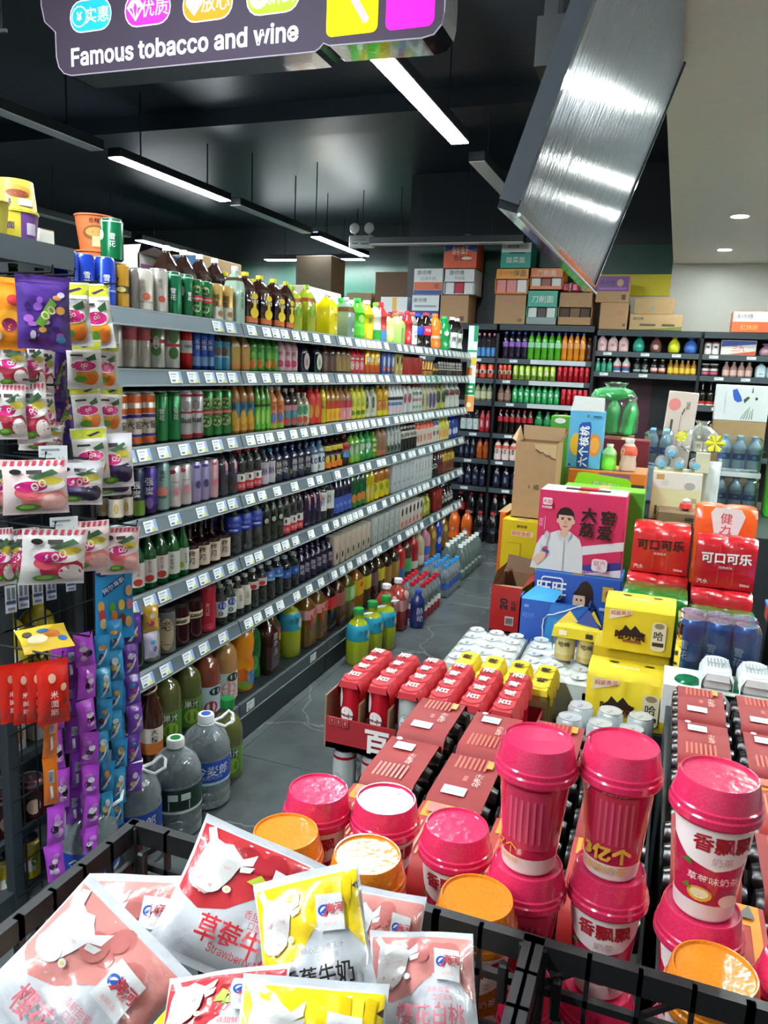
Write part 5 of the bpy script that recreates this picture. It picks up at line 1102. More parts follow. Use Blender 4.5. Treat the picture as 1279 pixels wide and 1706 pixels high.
# ================================================================== drinks on the back wall shelving
SP.update({
 'bk_pinkcap': ('water_bottle', 'clear bottle with pink cap', 'bottle', 'pet', .03, 'c#9a8a9a', 'p#d87f98', [(.06, .42, 'l#3f86c4')], None, []),
 'bk_purple': ('soda_bottle', 'dark purple soda', 'bottle', 'soda', .034, 'g#221430', 'p#2f4fc0', [(.44, .62, 'l#8a5ab8')], None, []),
 'bk_green': ('soda_bottle', 'bright green soda', 'bottle', 'soda', .034, 'g#4fae1f', 'p#2f55c4', [(.44, .62, 'l#9fe0b0')], None, []),
 'bk_orange': ('soda_bottle', 'orange soda', 'bottle', 'soda', .034, 'g#e08a1a', 'p#2f4fc0', [(.44, .62, 'l#e8a45a')], None, []),
 'bk_brown': ('soda_bottle', 'brown soda', 'bottle', 'soda', .034, 'g#4a2414', 'p#3a2018', [], None, []),
 'bk_redcan': ('soda_can', 'red orange can', 'can', 'can', .033, 'm#d84f3a', 0, [(.35, .6, 'm#e8d6c8')], None, [(0, .45, .4, .12, 'l#2a3a2a')]),
 'bk_limecan': ('soda_can', 'lime can', 'can', 'can', .033, 'm#9ab83a', 0, [(.1, .3, 'm#6a8f2a')], None, [(0, .5, .4, .16, 'l#dfe8d0')]),
 'bk_crimsoncan': ('soda_can', 'crimson can', 'can', 'can', .033, 'm#c41f2f', 0, [], None, [(0, .5, .3, .14, 'l#d85a62')]),
 'bk_pale': ('juice_bottle', 'pale olive glass bottle', 'bottle', 'soju', .036, 'g#7f8a68', 'p#a8a890', [(.12, .5, 'l#c8c8a4')], None, []),
 'bk_brownish': ('juice_bottle', 'brownish glass bottle', 'bottle', 'soju', .034, 'g#6a4a3f', 'p#8a6a5a', [(.12, .5, 'l#9a7a6a')], None, []),
 'bk_sprite': ('soda_bottle', 'emerald soda', 'bottle', 'pet', .034, 'g#149a4a', 'p#2fae5a', [(.4, .62, 'l#3fb872')], None, [(0, .5, .4, .1, 'l#d0eadc')]),
 'bk_white': ('water_bottle', 'clear bottle with white V label', 'bottle', 'sleeve', .038, 'c#6a6f74', 'p#3a3f44', [(.1, .6, 'l#c6d2d2')], ('V', 'l#3a8a8a', .4, 1.1, 0), []),
 'bk_red': ('soda_bottle', 'red berry soda', 'bottle', 'soda', .038, 'g#b52a34', 'p#b02a32', [(.2, .6, 'l#c8404a')], None, [(0, .4, .3, .16, 'l#e8dada')]),
 'bk_cola': ('soda_bottle', 'dark cola with red label', 'bottle', 'soda', .034, 'g#1b0f0f', 'p#b0202c', [(.5, .72, 'l#a81c2a')], None, []),
 'bk_greenbig': ('soda_bottle', 'dark green soda', 'bottle', 'soda', .036, 'g#0f7a38', 'p#1f7a3a', [(.5, .7, 'l#1f8f4c')], None, []),
 'bk_dark': ('soda_bottle', 'near black soda', 'bottle', 'sport', .038, 'g#17182a', 'p#1a1a24', [(.2, .6, 'l#20223a')], None, [(0, .4, .25, .14, 'l#7f86a8')]),
 'bk_amber': ('soda_bottle', 'amber orange soda', 'bottle', 'soda', .042, 'g#b8521f', 'p#8a3a1f', [(.3, .6, 'l#c4602a')], None, []),
 'bk_straw': ('yogurt_bottle', 'white and red strawberry drink', 'bottle', 'sport', .036, 'p#e2cfc9', 'p#5a2a2c', [(.58, .74, 'l#d85a44')], ('草莓', 'l#4a2020', .42, .7, 1), []),
 'bk_navy': ('soda_bottle', 'dark navy bottle with white marks', 'bottle', 'sport', .042, 'g#181a30', 'p#22243a', [(.15, .6, 'l#1c1e3a')], ('脉', 'l#aab0d0', .42, .9, 1), []),
 'bk_bigcola': ('soda_bottle', 'big cola bottle with red label', 'bottle', 'soda', .054, 'g#190d0d', 'p#c02030', [(.42, .66, 'l#c2242c')], None, []),
 'bk_bigorange': ('soda_bottle', 'big orange bottle', 'bottle', 'soda', .054, 'g#ee6f1c', 'p#e0662a', [(.3, .44, 'l#d84f24')], ('芬', W_, .36, .6, 0), []),
 'bk_bigdark': ('soda_bottle', 'big black cola bottle', 'bottle', 'soda', .054, 'g#141012', 'p#a82a34', [(.36, .5, 'l#22222c')], None, [(20, .38, .3, .04, 'l#8a90a8')]),
 'bk_pinkwhite': ('rice_wine_bottle', 'pink white wine bottle', 'bottle', 'soju', .042, 'p#e0bcbc', 'p#dcd6ca', [(.1, .5, 'l#e6c6c6')], None, [(0, .35, .4, .1, 'l#c88a8c')]),
 'bk_teal': ('gift_pouch', 'teal tied pouch', 'pouch', 'pouch', .05, 'f#2fa58a', 0, [], None, []),
 'bk_redbrown': ('gift_pouch', 'red brown tied pouch', 'pouch', 'pouch', .05, 'f#7a4a44', 0, [], None, [(0, .3, .4, .14, 'l#b8a89a')]),
 'bk_yellow': ('gift_pouch', 'bright yellow tied pouch', 'pouch', 'pouch', .05, 'f#d8dc2a', 0, [], None, []),
 'bk_blue': ('gift_pouch', 'blue tied pouch', 'pouch', 'pouch', .056, 'f#3f6fc4', 0, [], None, []),
 'bk_whitesmall': ('liquor_bottle', 'small red capped bottle', 'bottle', 'jar', .034, 'p#d8d4cc', 'p#8a2a2a', [(.1, .4, 'l#e6e2da')], None, [(0, .6, .5, .1, 'l#4a4f7a')]),
 'bk_greensmall': ('liquor_bottle', 'small teal bottle with white cap', 'bottle', 'soju', .026, 'g#2f9a7a', 'p#dfe8e4', [], None, []),
 'bk_tricolor': ('liquor_bottle', 'small white blue red bottle', 'bottle', 'soju', .034, 'p#dfd8d8', 'p#c8a088', [(.1, .3, 'l#2f6a9a'), (.3, .4, 'l#c03a3a')], None, []),
 'bk_dksmall': ('liquor_bottle', 'small dark bottle with pale label', 'bottle', 'soju', .03, 'g#1f2a26', 'p#c8d0cc', [(.1, .25, 'l#a8b4b0')], None, []),
 'bk_redclear': ('liquor_bottle', 'small bottle with red pale label', 'bottle', 'soju', .03, 'g#2a2420', 'p#dfe2de', [(.1, .4, 'l#e0c0b4'), (.1, .2, 'l#c84a3a')], None, []),
 'bk_goldsmall': ('liquor_bottle', 'small golden bottle', 'bottle', 'soju', .028, 'g#a87a1a', 'p#d8b43a', [(.1, .45, 'l#e2c23a')], None, []),
 'bk_pinklabel': ('liquor_bottle', 'small dark bottle with pink label', 'bottle', 'jar', .04, 'g#241c22', 'p#a8a8a4', [(.1, .35, 'l#c05a7a'), (.4, .6, 'l#dcd4d0')], None, []),
 'bk_pinkclear': ('liquor_bottle', 'small rose tinted bottle', 'bottle', 'soju', .034, 'g#b08a82', 'p#c8b8b0', [(.1, .45, 'l#d8b4aa')], None, []),
 'bk_bluecap': ('liquor_bottle', 'white boxed bottle with blue cap', 'bottle', 'square', .045, 'p#c4d8e2', 'p#2f7fc8', [(.1, .6, 'l#cfe2ea')], None, [(0, .25, .5, .03, 'l#6a90a8')]),
 'bk_jar1': ('liquor_jar', 'mauve round jar', 'jar', 'pouch', .05, 'g#a87f92', 0, [], None, []),
 'bk_jar2': ('liquor_jar', 'copper round jar', 'jar', 'pouch', .05, 'g#9a5f44', 0, [], None, []),
 'bk_wine': ('wine_bottle', 'dark wine bottle with red base label', 'bottle', 'flask', .032, 'g#17140f', 'p#20201c', [(.08, .2, 'l#b8302a'), (.02, .08, 'l#d8d4cc')], None, []),
 'bk_wine2': ('wine_bottle', 'plain dark wine bottle', 'bottle', 'flask', .032, 'g#1b1f1c', 'p#2a2c2a', [(.5, .52, 'l#5a6a5a')], None, []),
 'bk_goldneck': ('wine_bottle', 'dark gold necked bottle', 'bottle', 'flask', .04, 'g#171311', 'p#c0a050', [(.06, .4, 'l#ddd0b4')], ('酒', K_, .26, 1.0, 0), [(0, .55, .4, .05, 'l#d8b860')]),
})
def back_row(z, items, where):
    cnt = {}; tot = {}
    for (x0, x1, n, key, h) in items: tot[key] = tot.get(key, 0) + n
    for (x0, x1, n, key, h) in items:
        nm, desc, cat, shp, r = SP[key][:5]
        p = (x1 - x0) / n
        pr = proto(key, h, False, 10, p * .49)
        r = min(r, p * .49)
        for i in range(n):
            k = cnt.get(key, 0); cnt[key] = k + 1
            lab = f'{desc} {where}' if tot[key] == 1 else f'{ORD[k]} {desc} from the left {where}'
            place(pr, (x0 + p * (i + .5), 7.062 + r, z), 0, lab, f'{desc}s {where}' if tot[key] > 1 else None)
back_row(1.68, [(-1.82, -1.585, 5, 'bk_pinkcap', .22), (-1.53, -1.30, 4, 'bk_purple', .24), (-1.30, -1.0, 5, 'bk_green', .24), (-1.0, -0.79, 4, 'bk_orange', .24), (-.79, -.73, 1, 'bk_brown', .2)], 'on the uppermost back shelf')
back_row(1.495, [(-1.81, -1.585, 3, 'bk_redcan', .13), (-1.555, -1.43, 3, 'bk_redcan', .13), (-1.42, -1.03, 7, 'bk_limecan', .13), (-1.02, -.735, 6, 'bk_crimsoncan', .14)], 'on the second back shelf')
back_row(1.29, [(-1.82, -1.59, 4, 'bk_pale', .17), (-1.545, -1.42, 2, 'bk_brownish', .16), (-1.41, -.98, 8, 'bk_sprite', .16), (-.97, -.735, 5, 'bk_crimsoncan', .14)], 'on the third back shelf')
back_row(1.0, [(-1.88, -1.70, 3, 'bk_white', .2), (-1.70, -1.59, 2, 'bk_red', .2), (-1.53, -1.2, 6, 'bk_cola', .22), (-1.19, -.8, 5, 'bk_greenbig', .22)], 'on the fourth back shelf')
back_row(.75, [(-1.88, -1.72, 3, 'bk_dark', .19), (-1.71, -1.59, 2, 'bk_amber', .19), (-1.545, -1.25, 4, 'bk_straw', .19)], 'on the fifth back shelf')
back_row(.49, [(-1.88, -1.6, 4, 'bk_navy', .2), (-1.545, -1.2, 4, 'bk_dark', .2)], 'on the sixth back shelf')
back_row(.1225, [(-1.9, -1.78, 1, 'bk_bigcola', .3), (-1.78, -1.59, 2, 'bk_bigdark', .3), (-1.545, -1.2, 4, 'bk_bigdark', .3)], 'on the bottom back deck')
for i, x in enumerate((-1.83, -1.71)):
    place(proto('bk_bigorange', .28), (x, 6.9, 0), 0, ['big orange soda bottle on the floor before the back shelving, left one', 'big orange soda bottle on the floor before the back shelving, right one'][i], 'big orange bottles on the floor')
for i, x in enumerate((-1.59, -1.47, -1.36)):
    place(proto('bk_bigdark', .28), (x, 6.9, 0), 0, f'{ORD[i]} big black cola bottle on the floor right of the orange bottles', 'black cola bottles on the floor')
back_row(1.775, [(-.70, -.43, 3, 'bk_pinkwhite', .15), (-.42, -.28, 1, 'bk_teal', .15), (-.28, -.14, 1, 'bk_redbrown', .15), (-.13, -.0, 1, 'bk_yellow', .15), (.0, .135, 1, 'bk_blue', .145)], 'on the upper shelf beside the fizzy drinks')
back_row(1.775, [(.17, .29, 2, 'bk_whitesmall', .1), (.59, .69, 1, 'bk_jar1', .1), (.69, .90, 2, 'bk_jar2', .1)], 'on the upper right back shelf')
back_row(1.6, [(-.70, -.55, 3, 'bk_greensmall', .11), (-.55, -.40, 2, 'bk_tricolor', .13), (-.38, -.25, 2, 'bk_dksmall', .12), (-.24, -.11, 2, 'bk_redclear', .12), (-.10, .13, 5, 'bk_goldsmall', .12)], 'on the lower liquor shelf')
back_row(1.6, [(.165, .3, 2, 'bk_pinklabel', .1), (.33, .56, 4, 'bk_pinkclear', .12), (.58, .83, 3, 'bk_bluecap', .12)], 'on the right liquor shelf')
back_row(1.35, [(.165, .42, 4, 'bk_wine', .2), (.43, .80, 5, 'bk_wine2', .19)], 'on the dark wine shelf')
back_row(.95, [(.17, .42, 3, 'bk_goldneck', .25)], 'below the dark wine shelf')

# ------------------------------------------------------------------ cardboard boxes on top
def carton(name, label, cat, x0, x1, y0, y1, z0, z1, side, top=None, prints=(), open_front=None, group=None, rz=0.0, inner='k#6a4f38', extra=()):
    """closed printed carton; open_front=(share from, share to) leaves a display opening with packets behind"""
    w, d, h = x1 - x0, y1 - y0, z1 - z0
    t = thing(name, label, cat, ((x0 + x1) / 2, y0, z0), rz, group)
    g = G()
    if open_front:
        a, b = open_front[0] * h, open_front[1] * h
        th = .006
        g.box(-w / 2, 0, 0, w / 2, d, th, side); g.box(-w / 2, d - th, 0, w / 2, d, h, side)
        g.box(-w / 2, 0, 0, -w / 2 + th, d, h, side); g.box(w / 2 - th, 0, 0, w / 2, d, h, side)
        g.box(-w / 2, 0, 0, w / 2, th, a, side); g.box(-w / 2, 0, b, w / 2, th, h, side)
        g.box(-w / 2, 0, h - th, w / 2, d, h, top or side)
    else:
        g.box(-w / 2, 0, 0, w / 2, d, h, side, .003, {'top': top or side})
    obj('carton_body', g, t)
    if prints:
        obj('print', G().prints(prints(w, h) if callable(prints) else prints, flatP(-.0004)), t)
    if open_front:
        k = max(2, int(w / .08))
        cols = open_front[2]
        for i in range(k):
            ww = (w - .02) / k
            obj('packet', G().box(-w / 2 + .01 + i * ww, .012, .007, -w / 2 + .01 + (i + 1) * ww - .004, d * .6, open_front[1] * h * .96, cols[i % len(cols)], .006), t)
    if not open_front:
        obj('tape', G().box(-.02, 0.002, h, .02, d - .002, h + .0008, 'l#b99a6a'), t)
    return t
KR = 'k#b08a62'
def noodle_print(c1, c2, txt, tc):
    return lambda w, h: [('r', -w / 2 + .004, h * .62, w / 2 - .004, h * .96, c1), ('r', -w / 2 + .004, h * .02, w / 2 - .004, h * .2, c2), ('t', txt, 0, h * .8, h * .26, tc), ('r', -w * .4, h * .66, w * .4, h * .7, 'l#8a8f92')]
YB = 7.08
carton('carton', 'blue and white carton, bottom of the left stack on the back shelving', 'box', -2.42, -2.15, YB, 7.36, 1.985, 2.235, 'l#2a3f86', 'l#d8dcdc', lambda w, h: [('r', -w / 2 + .004, h * .42, w / 2 - .004, h * .98, 'l#d9dede'), ('t', '康师傅', -w * .2, h * .8, h * .18, K_), ('r', -w * .4, h * .55, w * .4, h * .62, 'l#8f999c'), ('t', '方便面', w * .1, h * .2, h * .2, 'l#9fb4e0')])
carton('carton', 'white orange and blue carton, middle of the left stack on the back shelving', 'box', -2.41, -2.13, YB, 7.36, 2.236, 2.47, 'l#d9dcda', None, lambda w, h: [('t', '康师傅', -w * .15, h * .84, h * .2, K_), ('t', '红烧牛肉', 0, h * .62, h * .16, 'l#7a8488'), ('r', -w / 2 + .004, h * .18, w / 2 - .004, h * .48, 'l#d8663c'), ('r', -w / 2 + .004, .004, w / 2 - .004, h * .17, 'l#2a4f92'), ('t', '面', w * .3, h * .33, h * .2, 'l#2a2f5a')])
carton('carton', 'white noodle carton with red packets showing in its front', 'box', -2.115, -1.825, YB, 7.36, 2.235, 2.47, 'l#d9dcda', None, lambda w, h: [('t', '康师傅', -w * .1, h * .84, h * .2, K_), ('t', '牛肉面', 0, h * .64, h * .14, 'l#7a8488')], open_front=(.06, .5, ['l#d8dcdc', 'l#b5263a', 'l#dcdcdc']))
carton('carton', 'orange and blue noodle carton on top of the left stack', 'box', -2.13, -1.82, YB, 7.36, 2.471, 2.70, 'l#d8592f', 'l#2a4f92', lambda w, h: [('g', [(-w / 2 + .004, h * .62), (0, h * .82), (w / 2 - .004, h * .6), (w / 2 - .004, h * .98), (-w / 2 + .004, h * .98)], 'l#2c5aa0'), ('t', '鲜虾', 0, h * .7, h * .36, 'l#f0e4d4'), ('t', '鱼板面', .02, h * .4, h * .24, 'l#3a1a14'), ('e', w * .2, h * .38, w * .16, h * .06, 'l#e8d8c0')])
carton('carton', 'plain brown carton under the red packet carton at left', 'box', -2.14, -1.87, YB, 7.36, 1.985, 2.234, KR, None, lambda w, h: [('r', w * .2, h * .08, w * .36, h * .24, 'l#5f4630')])
carton('carton', 'plain brown carton, bottom of the middle stack on the back shelving', 'box', -1.625, -1.345, YB, 7.36, 1.985, 2.24, KR, None, lambda w, h: [('r', w * .26, h * .08, w * .4, h * .2, 'l#7a5a3c'), ('e', 0, h * .8, w * .3, h * .06, 'l#b8786a')])
carton('carton', 'yellow orange noodle carton with pink packets, middle stack', 'box', -1.635, -1.335, YB, 7.36, 2.241, 2.47, 'l#e9a02c', None, lambda w, h: [('t', '弹面', w * .22, h * .82, h * .26, K_), ('t', '康师傅', -w * .2, h * .82, h * .2, 'l#d8661c'), ('r', -w / 2 + .004, .004, w / 2 - .004, h * .08, 'l#c25a2c')], open_front=(.1, .6, ['l#e08a86', 'l#e08a86', 'l#e4e0da']))
carton('carton', 'teal and white noodle carton on top of the middle stack', 'box', -1.60, -1.33, YB, 7.36, 2.471, 2.69, 'l#1f9a86', 'l#d8dcd8', lambda w, h: [('r', -w / 2 + .004, h * .62, w / 2 - .004, h * .98, 'l#dfe2de'), ('t', '康师傅', -w * .1, h * .84, h * .16, K_), ('t', '酸菜面', 0, h * .32, h * .26, 'l#e6ece6'), ('r', -w * .2, h * .56, w * .3, h * .62, 'l#26302c')])
carton('carton', 'orange noodle carton with white packets, right of the middle stack', 'box', -1.325, -1.035, YB, 7.36, 2.285, 2.475, 'l#e0762a', None, lambda w, h: [('t', '刀削面', 0, h * .76, h * .3, 'l#e9ddc8')], open_front=(.18, .56, ['l#d9dad4', 'l#8a3a2c', 'l#d9dad4']))
carton('carton', 'teal and grey noodle carton under the orange one', 'box', -1.335, -1.065, YB, 7.36, 1.985, 2.284, 'l#2aa58c', None, lambda w, h: [('r', -w / 2 + .004, .004, w / 2 - .004, h * .2, 'l#8f9a98'), ('t', '刀削面', 0, h * .74, h * .22, 'l#e2eae2')], open_front=(.22, .52, ['l#d4d8d4', 'l#3a2a2a', 'l#d4d8d4']))
t = carton('carton', 'brown display carton with open front slot beside the hanging screen', 'box', -1.055, -.765, YB, 7.36, 1.985, 2.27, KR, None, None, open_front=(.25, .55, ['k#4a3a2c', 'k#7a5f44']))
for i in range(6):
    obj('noodle_bag', G().lathe([(.02, 0), (.045, .02), (.04, .07), (.015, .09)], ['f#c2305a', 'f#e0d8c8', 'f#c9405f'][i % 3], 8), None, (-1.03 + .048 * i, YB + .1 + .05 * (i % 2), 2.272), label=f'{ORD[i]} pink and white noodle bag from the left on the brown display carton', cat='packet', group='bags on the display carton')
carton('carton', 'purple topped carton with gold emblem at right of the screen corner', 'box', -.745, -.475, YB, 7.3, 2.185, 2.405, KR, None, lambda w, h: [('r', -w / 2 + .003, h * .42, w / 2 - .003, h * .98, 'l#6b3a82'), ('e', w * .22, h * .74, w * .1, h * .14, 'l#b8906a'), ('t', '康师傅', -w * .18, h * .74, h * .2, 'l#3a2048'), ('r', -w * .42, h * .48, w * .42, h * .56, 'l#8f5aa4'), ('r', w * .3, h * .1, w * .42, h * .3, 'l#4a3a2c')])
carton('carton', 'brown carton under the purple topped one', 'box', -.697, -.465, YB, 7.34, 1.96, 2.184, KR, None, lambda w, h: [('t', '福', w * .2, h * .62, h * .24, 'l#b5705a'), ('r', w * .34, h * .12, w * .44, h * .22, 'l#6a4f38')])
carton('carton', 'wide brown carton with green edge lying on the back shelving', 'box', -.445, -.02, YB, 7.34, 1.96, 2.09, 'k#b3956a', None, lambda w, h: [('t', '康师傅', -w * .34, h * .72, h * .22, K_), ('r', -w * .3, h * .26, 0, h * .4, 'l#5f4f36'), ('r', w * .12, h * .26, w * .36, h * .4, 'l#5f4f36'), ('g', [(-w * .3, .003), (w / 2 - .003, .003), (w / 2 - .003, h * .26)], 'l#6f7f3a')])
carton('carton', 'smaller brown carton on the wide green edged carton', 'box', -.42, -.1, YB, 7.3, 2.091, 2.225, 'k#a8895f', None, lambda w, h: [('e', -.01, h * .35, w * .06, h * .1, 'l#6f8f90')])
carton('carton', 'white and orange noodle carton at the far right of the back shelving', 'box', .36, .8, YB, 7.34, 1.96, 2.13, 'l#e0663a', 'l#d8d8d0', lambda w, h: [('r', -w / 2 + .004, h * .5, w / 2 - .004, h * .97, 'l#dcdfda'), ('t', '康师傅', -w * .3, h * .74, h * .26, K_), ('t', '红烧面', -w * .2, h * .24, h * .26, 'l#e2b86a')])
carton('flat_box', 'blue white and red flat box on the upper liquor shelf', 'box', .30, .565, 7.07, 7.3, 1.775, 1.895, 'l#dcd8d0', None, lambda w, h: [('g', [(-w / 2 + .003, h * .55), (w / 2 - .003, h * .75), (w / 2 - .003, h * .96), (-w / 2 + .003, h * .96)], 'l#3a4fa0'), ('g', [(-w * .3, h * .05), (w / 2 - .003, h * .05), (w / 2 - .003, h * .3)], 'l#d8562c'), ('t', '三九', 0, h * .45, h * .44, 'l#c8402c')])
# cartons standing behind the gondola, on a lower far shelving
fs = thing('far_shelving', 'dark far shelving behind the long gondola', 'shelving', (-3.2, 7.9, 0))
obj('cabinet', G().box(-.9, 0, 0, .7, .5, 2.0, M('d#2a3034')), fs)
carton('carton', 'white carton with an orange stripe behind the top shelf bottles', 'box', -2.74, -2.47, 7.1, 7.3, 2.06, 2.215, 'l#dfe3e2', None, lambda w, h: [('r', -w * .06, h * .1, w * .1, h * .96, 'l#e6b23c'), ('r', -w * .2, .003, -w * .06, h * .1, 'l#2f4fae'), ('r', w * .2, .003, w * .34, h * .1, 'l#2f4fae')])
ls = thing('low_cabinet', 'dark cabinet end left of the back shelving', 'cabinet', (-2.75, 7.08, 0))
obj('cabinet_body', G().box(-.3, 0, 0, .295, .4, 2.058, M('d#262c30')), ls)
carton('carton', 'long brown carton behind the gondola top', 'box', -3.14, -2.6, 7.95, 8.3, 2.24, 2.55, 'k#8a6a50', None, None)
carton('carton', 'maroon carton below the long brown carton', 'box', -3.14, -2.6, 7.93, 8.3, 2.001, 2.239, 'l#6a2436', None, None)
carton('carton', 'square kraft carton behind the green bottles', 'box', -3.45, -3.16, 7.91, 8.2, 2.001, 2.33, 'k#bda27a', None, lambda w, h: [('t', '玉米', -w * .1, h * .7, h * .16, 'l#6a543a')])
carton('carton', 'tall dim brown carton stack behind the lemon tea bottles', 'box', -4.08, -3.65, 7.93, 8.3, 2.001, 2.72, 'k#6f6250', None, None)

# ================================================================== wire rack with hanging sweets at the near end
rk = thing('candy_rack', 'dark steel end rack with wire grid hung full of sweet bags', 'rack', (-1.6, 1.475, 0))
def rl(x, y, z): return (x + 1.6, y - 1.475, z)
DS = M('d#3a4248')
obj('post', G().box(-.015, -.018, 0, .015, .018, 1.80, DS), rk)
obj('post', G().box(-.015, .245, 0, .015, .28, 1.66, M('d#23292e')), rk)
obj('post', G().box(-.43, -.618, 0, -.40, -.58, 1.8, DS), rk)
obj('top_board', G().box(-.43, -.62, 1.80, .0, .288, 1.832, M('d#4a5358'), .002), rk)
obj('beam', G().box(-.0, -.62, 1.775, .012, .288, 1.834, M('d#454e54')), rk)
for z, c in ((1.655, '#2c3338'), (.92, '#2c3338'), (.655, '#353d42'), (.43, '#353d42'), (.20, '#3a4248'), (.022, '#3a4248')):
    obj('rack_shelf', G().box(-.42, -.6, z - .02, -.02, .25, z, M('d' + c)), rk)
obj('back_sheet', G().box(-.42, -.6, 0, -.41, .25, 1.78, M('d#1c2125')), rk)
obj('base_rail', G().box(-.42, -.61, 0, .012, .0, .06, M('d#343c42')), rk)
g = G()
for i in range(7):
    y = .02 + .052 * i
    g.bar((.022, y, .02), (.022, y, 1.72), .0035, .0035, M('w#22272b'))
for i in range(18):
    z = .05 + .0975 * i
    g.bar((.026, -.02, z), (.026, .35, z), .0035, .0035, M('w#22272b'))
for i in range(3):
    y = -.06 - .055 * i
    g.bar((.022, y, .82), (.022, y, 1.72), .0035, .0035, M('w#22272b'))
for i in range(9):
    z = .83 + .11 * i
    g.bar((.026, -.2, z), (.026, .0, z), .0035, .0035, M('w#22272b'))
wg = obj('wire_grid', g, rk, kind='stuff')
def hook(y, z, ln, y2=None):
    pts = [(.024, y, z), (.024 + ln, y, z + .004), (.028 + ln, y, z + .02)]
    obj('hook', G().tube(pts, .003, M('w#1c2024'), 5), rk)

# ---- bags: pillow shape with a print that follows the surface (front is -y)
def pillow(w, h, t, mat, seal=.05, seed=0, nu=12, nv=16, curl=0.0, back=None):
    rr = random.Random(seed)
    ph = [rr.uniform(0, 6.28) for _ in range(6)]; bend = rr.uniform(-.04, .04)
    def half(u, v):
        a = max(0.0, 1 - abs(2 * u) ** 2.6)
        lo = max(0.0, min(1, (v - seal) / .22)); hi = max(0.0, min(1, (1 - seal - v) / .22))
        s = a ** .7 * (lo * hi) ** .55
        wr = .06 * math.sin(9 * u + 13 * v + ph[0]) + .05 * math.sin(17 * u - 7 * v + ph[1]) + .04 * math.sin(23 * v + ph[2] + 5 * u)
        return t / 2 * s * (1 + wr * 1.6)
    def base(u, v):
        x = u * w * (1 - .05 * math.sin(PI * v)); z = v * h + .012 * h * math.sin(3.1 * 2 * u + ph[3]) * (1 - abs(2 * v - 1)) * 0
        y = curl * w * (2 * u) ** 2 + bend * h * math.sin(PI * v) + .012 * w * math.sin(8 * u + ph[4]) * abs(2 * v - 1) ** 3
        return x, y, z
    def P(u, v, hh):
        uu, vv = u / w, v / h
        x, y, z = base(uu, vv)
        return (x, y - half(uu, vv) - hh - .0004, z)
    g = G()
    F = []
    for sgn, mt in ((-1, mat), (1, back or mat)):
        V = []
        for j in range(nv + 1):
            for i in range(nu + 1):
                u, v = i / nu - .5, j / nv
                x, y, z = base(u, v)
                V.append((x, y + sgn * (half(u, v) + .0003), z))
        n1 = nu + 1
        F = [(j * n1 + i, j * n1 + i + 1, (j + 1) * n1 + i + 1, (j + 1) * n1 + i) for j in range(nv) for i in range(nu)]
        if sgn > 0: F = [f[::-1] for f in F]
        g.add(V, F, mt, True)
    return g, P

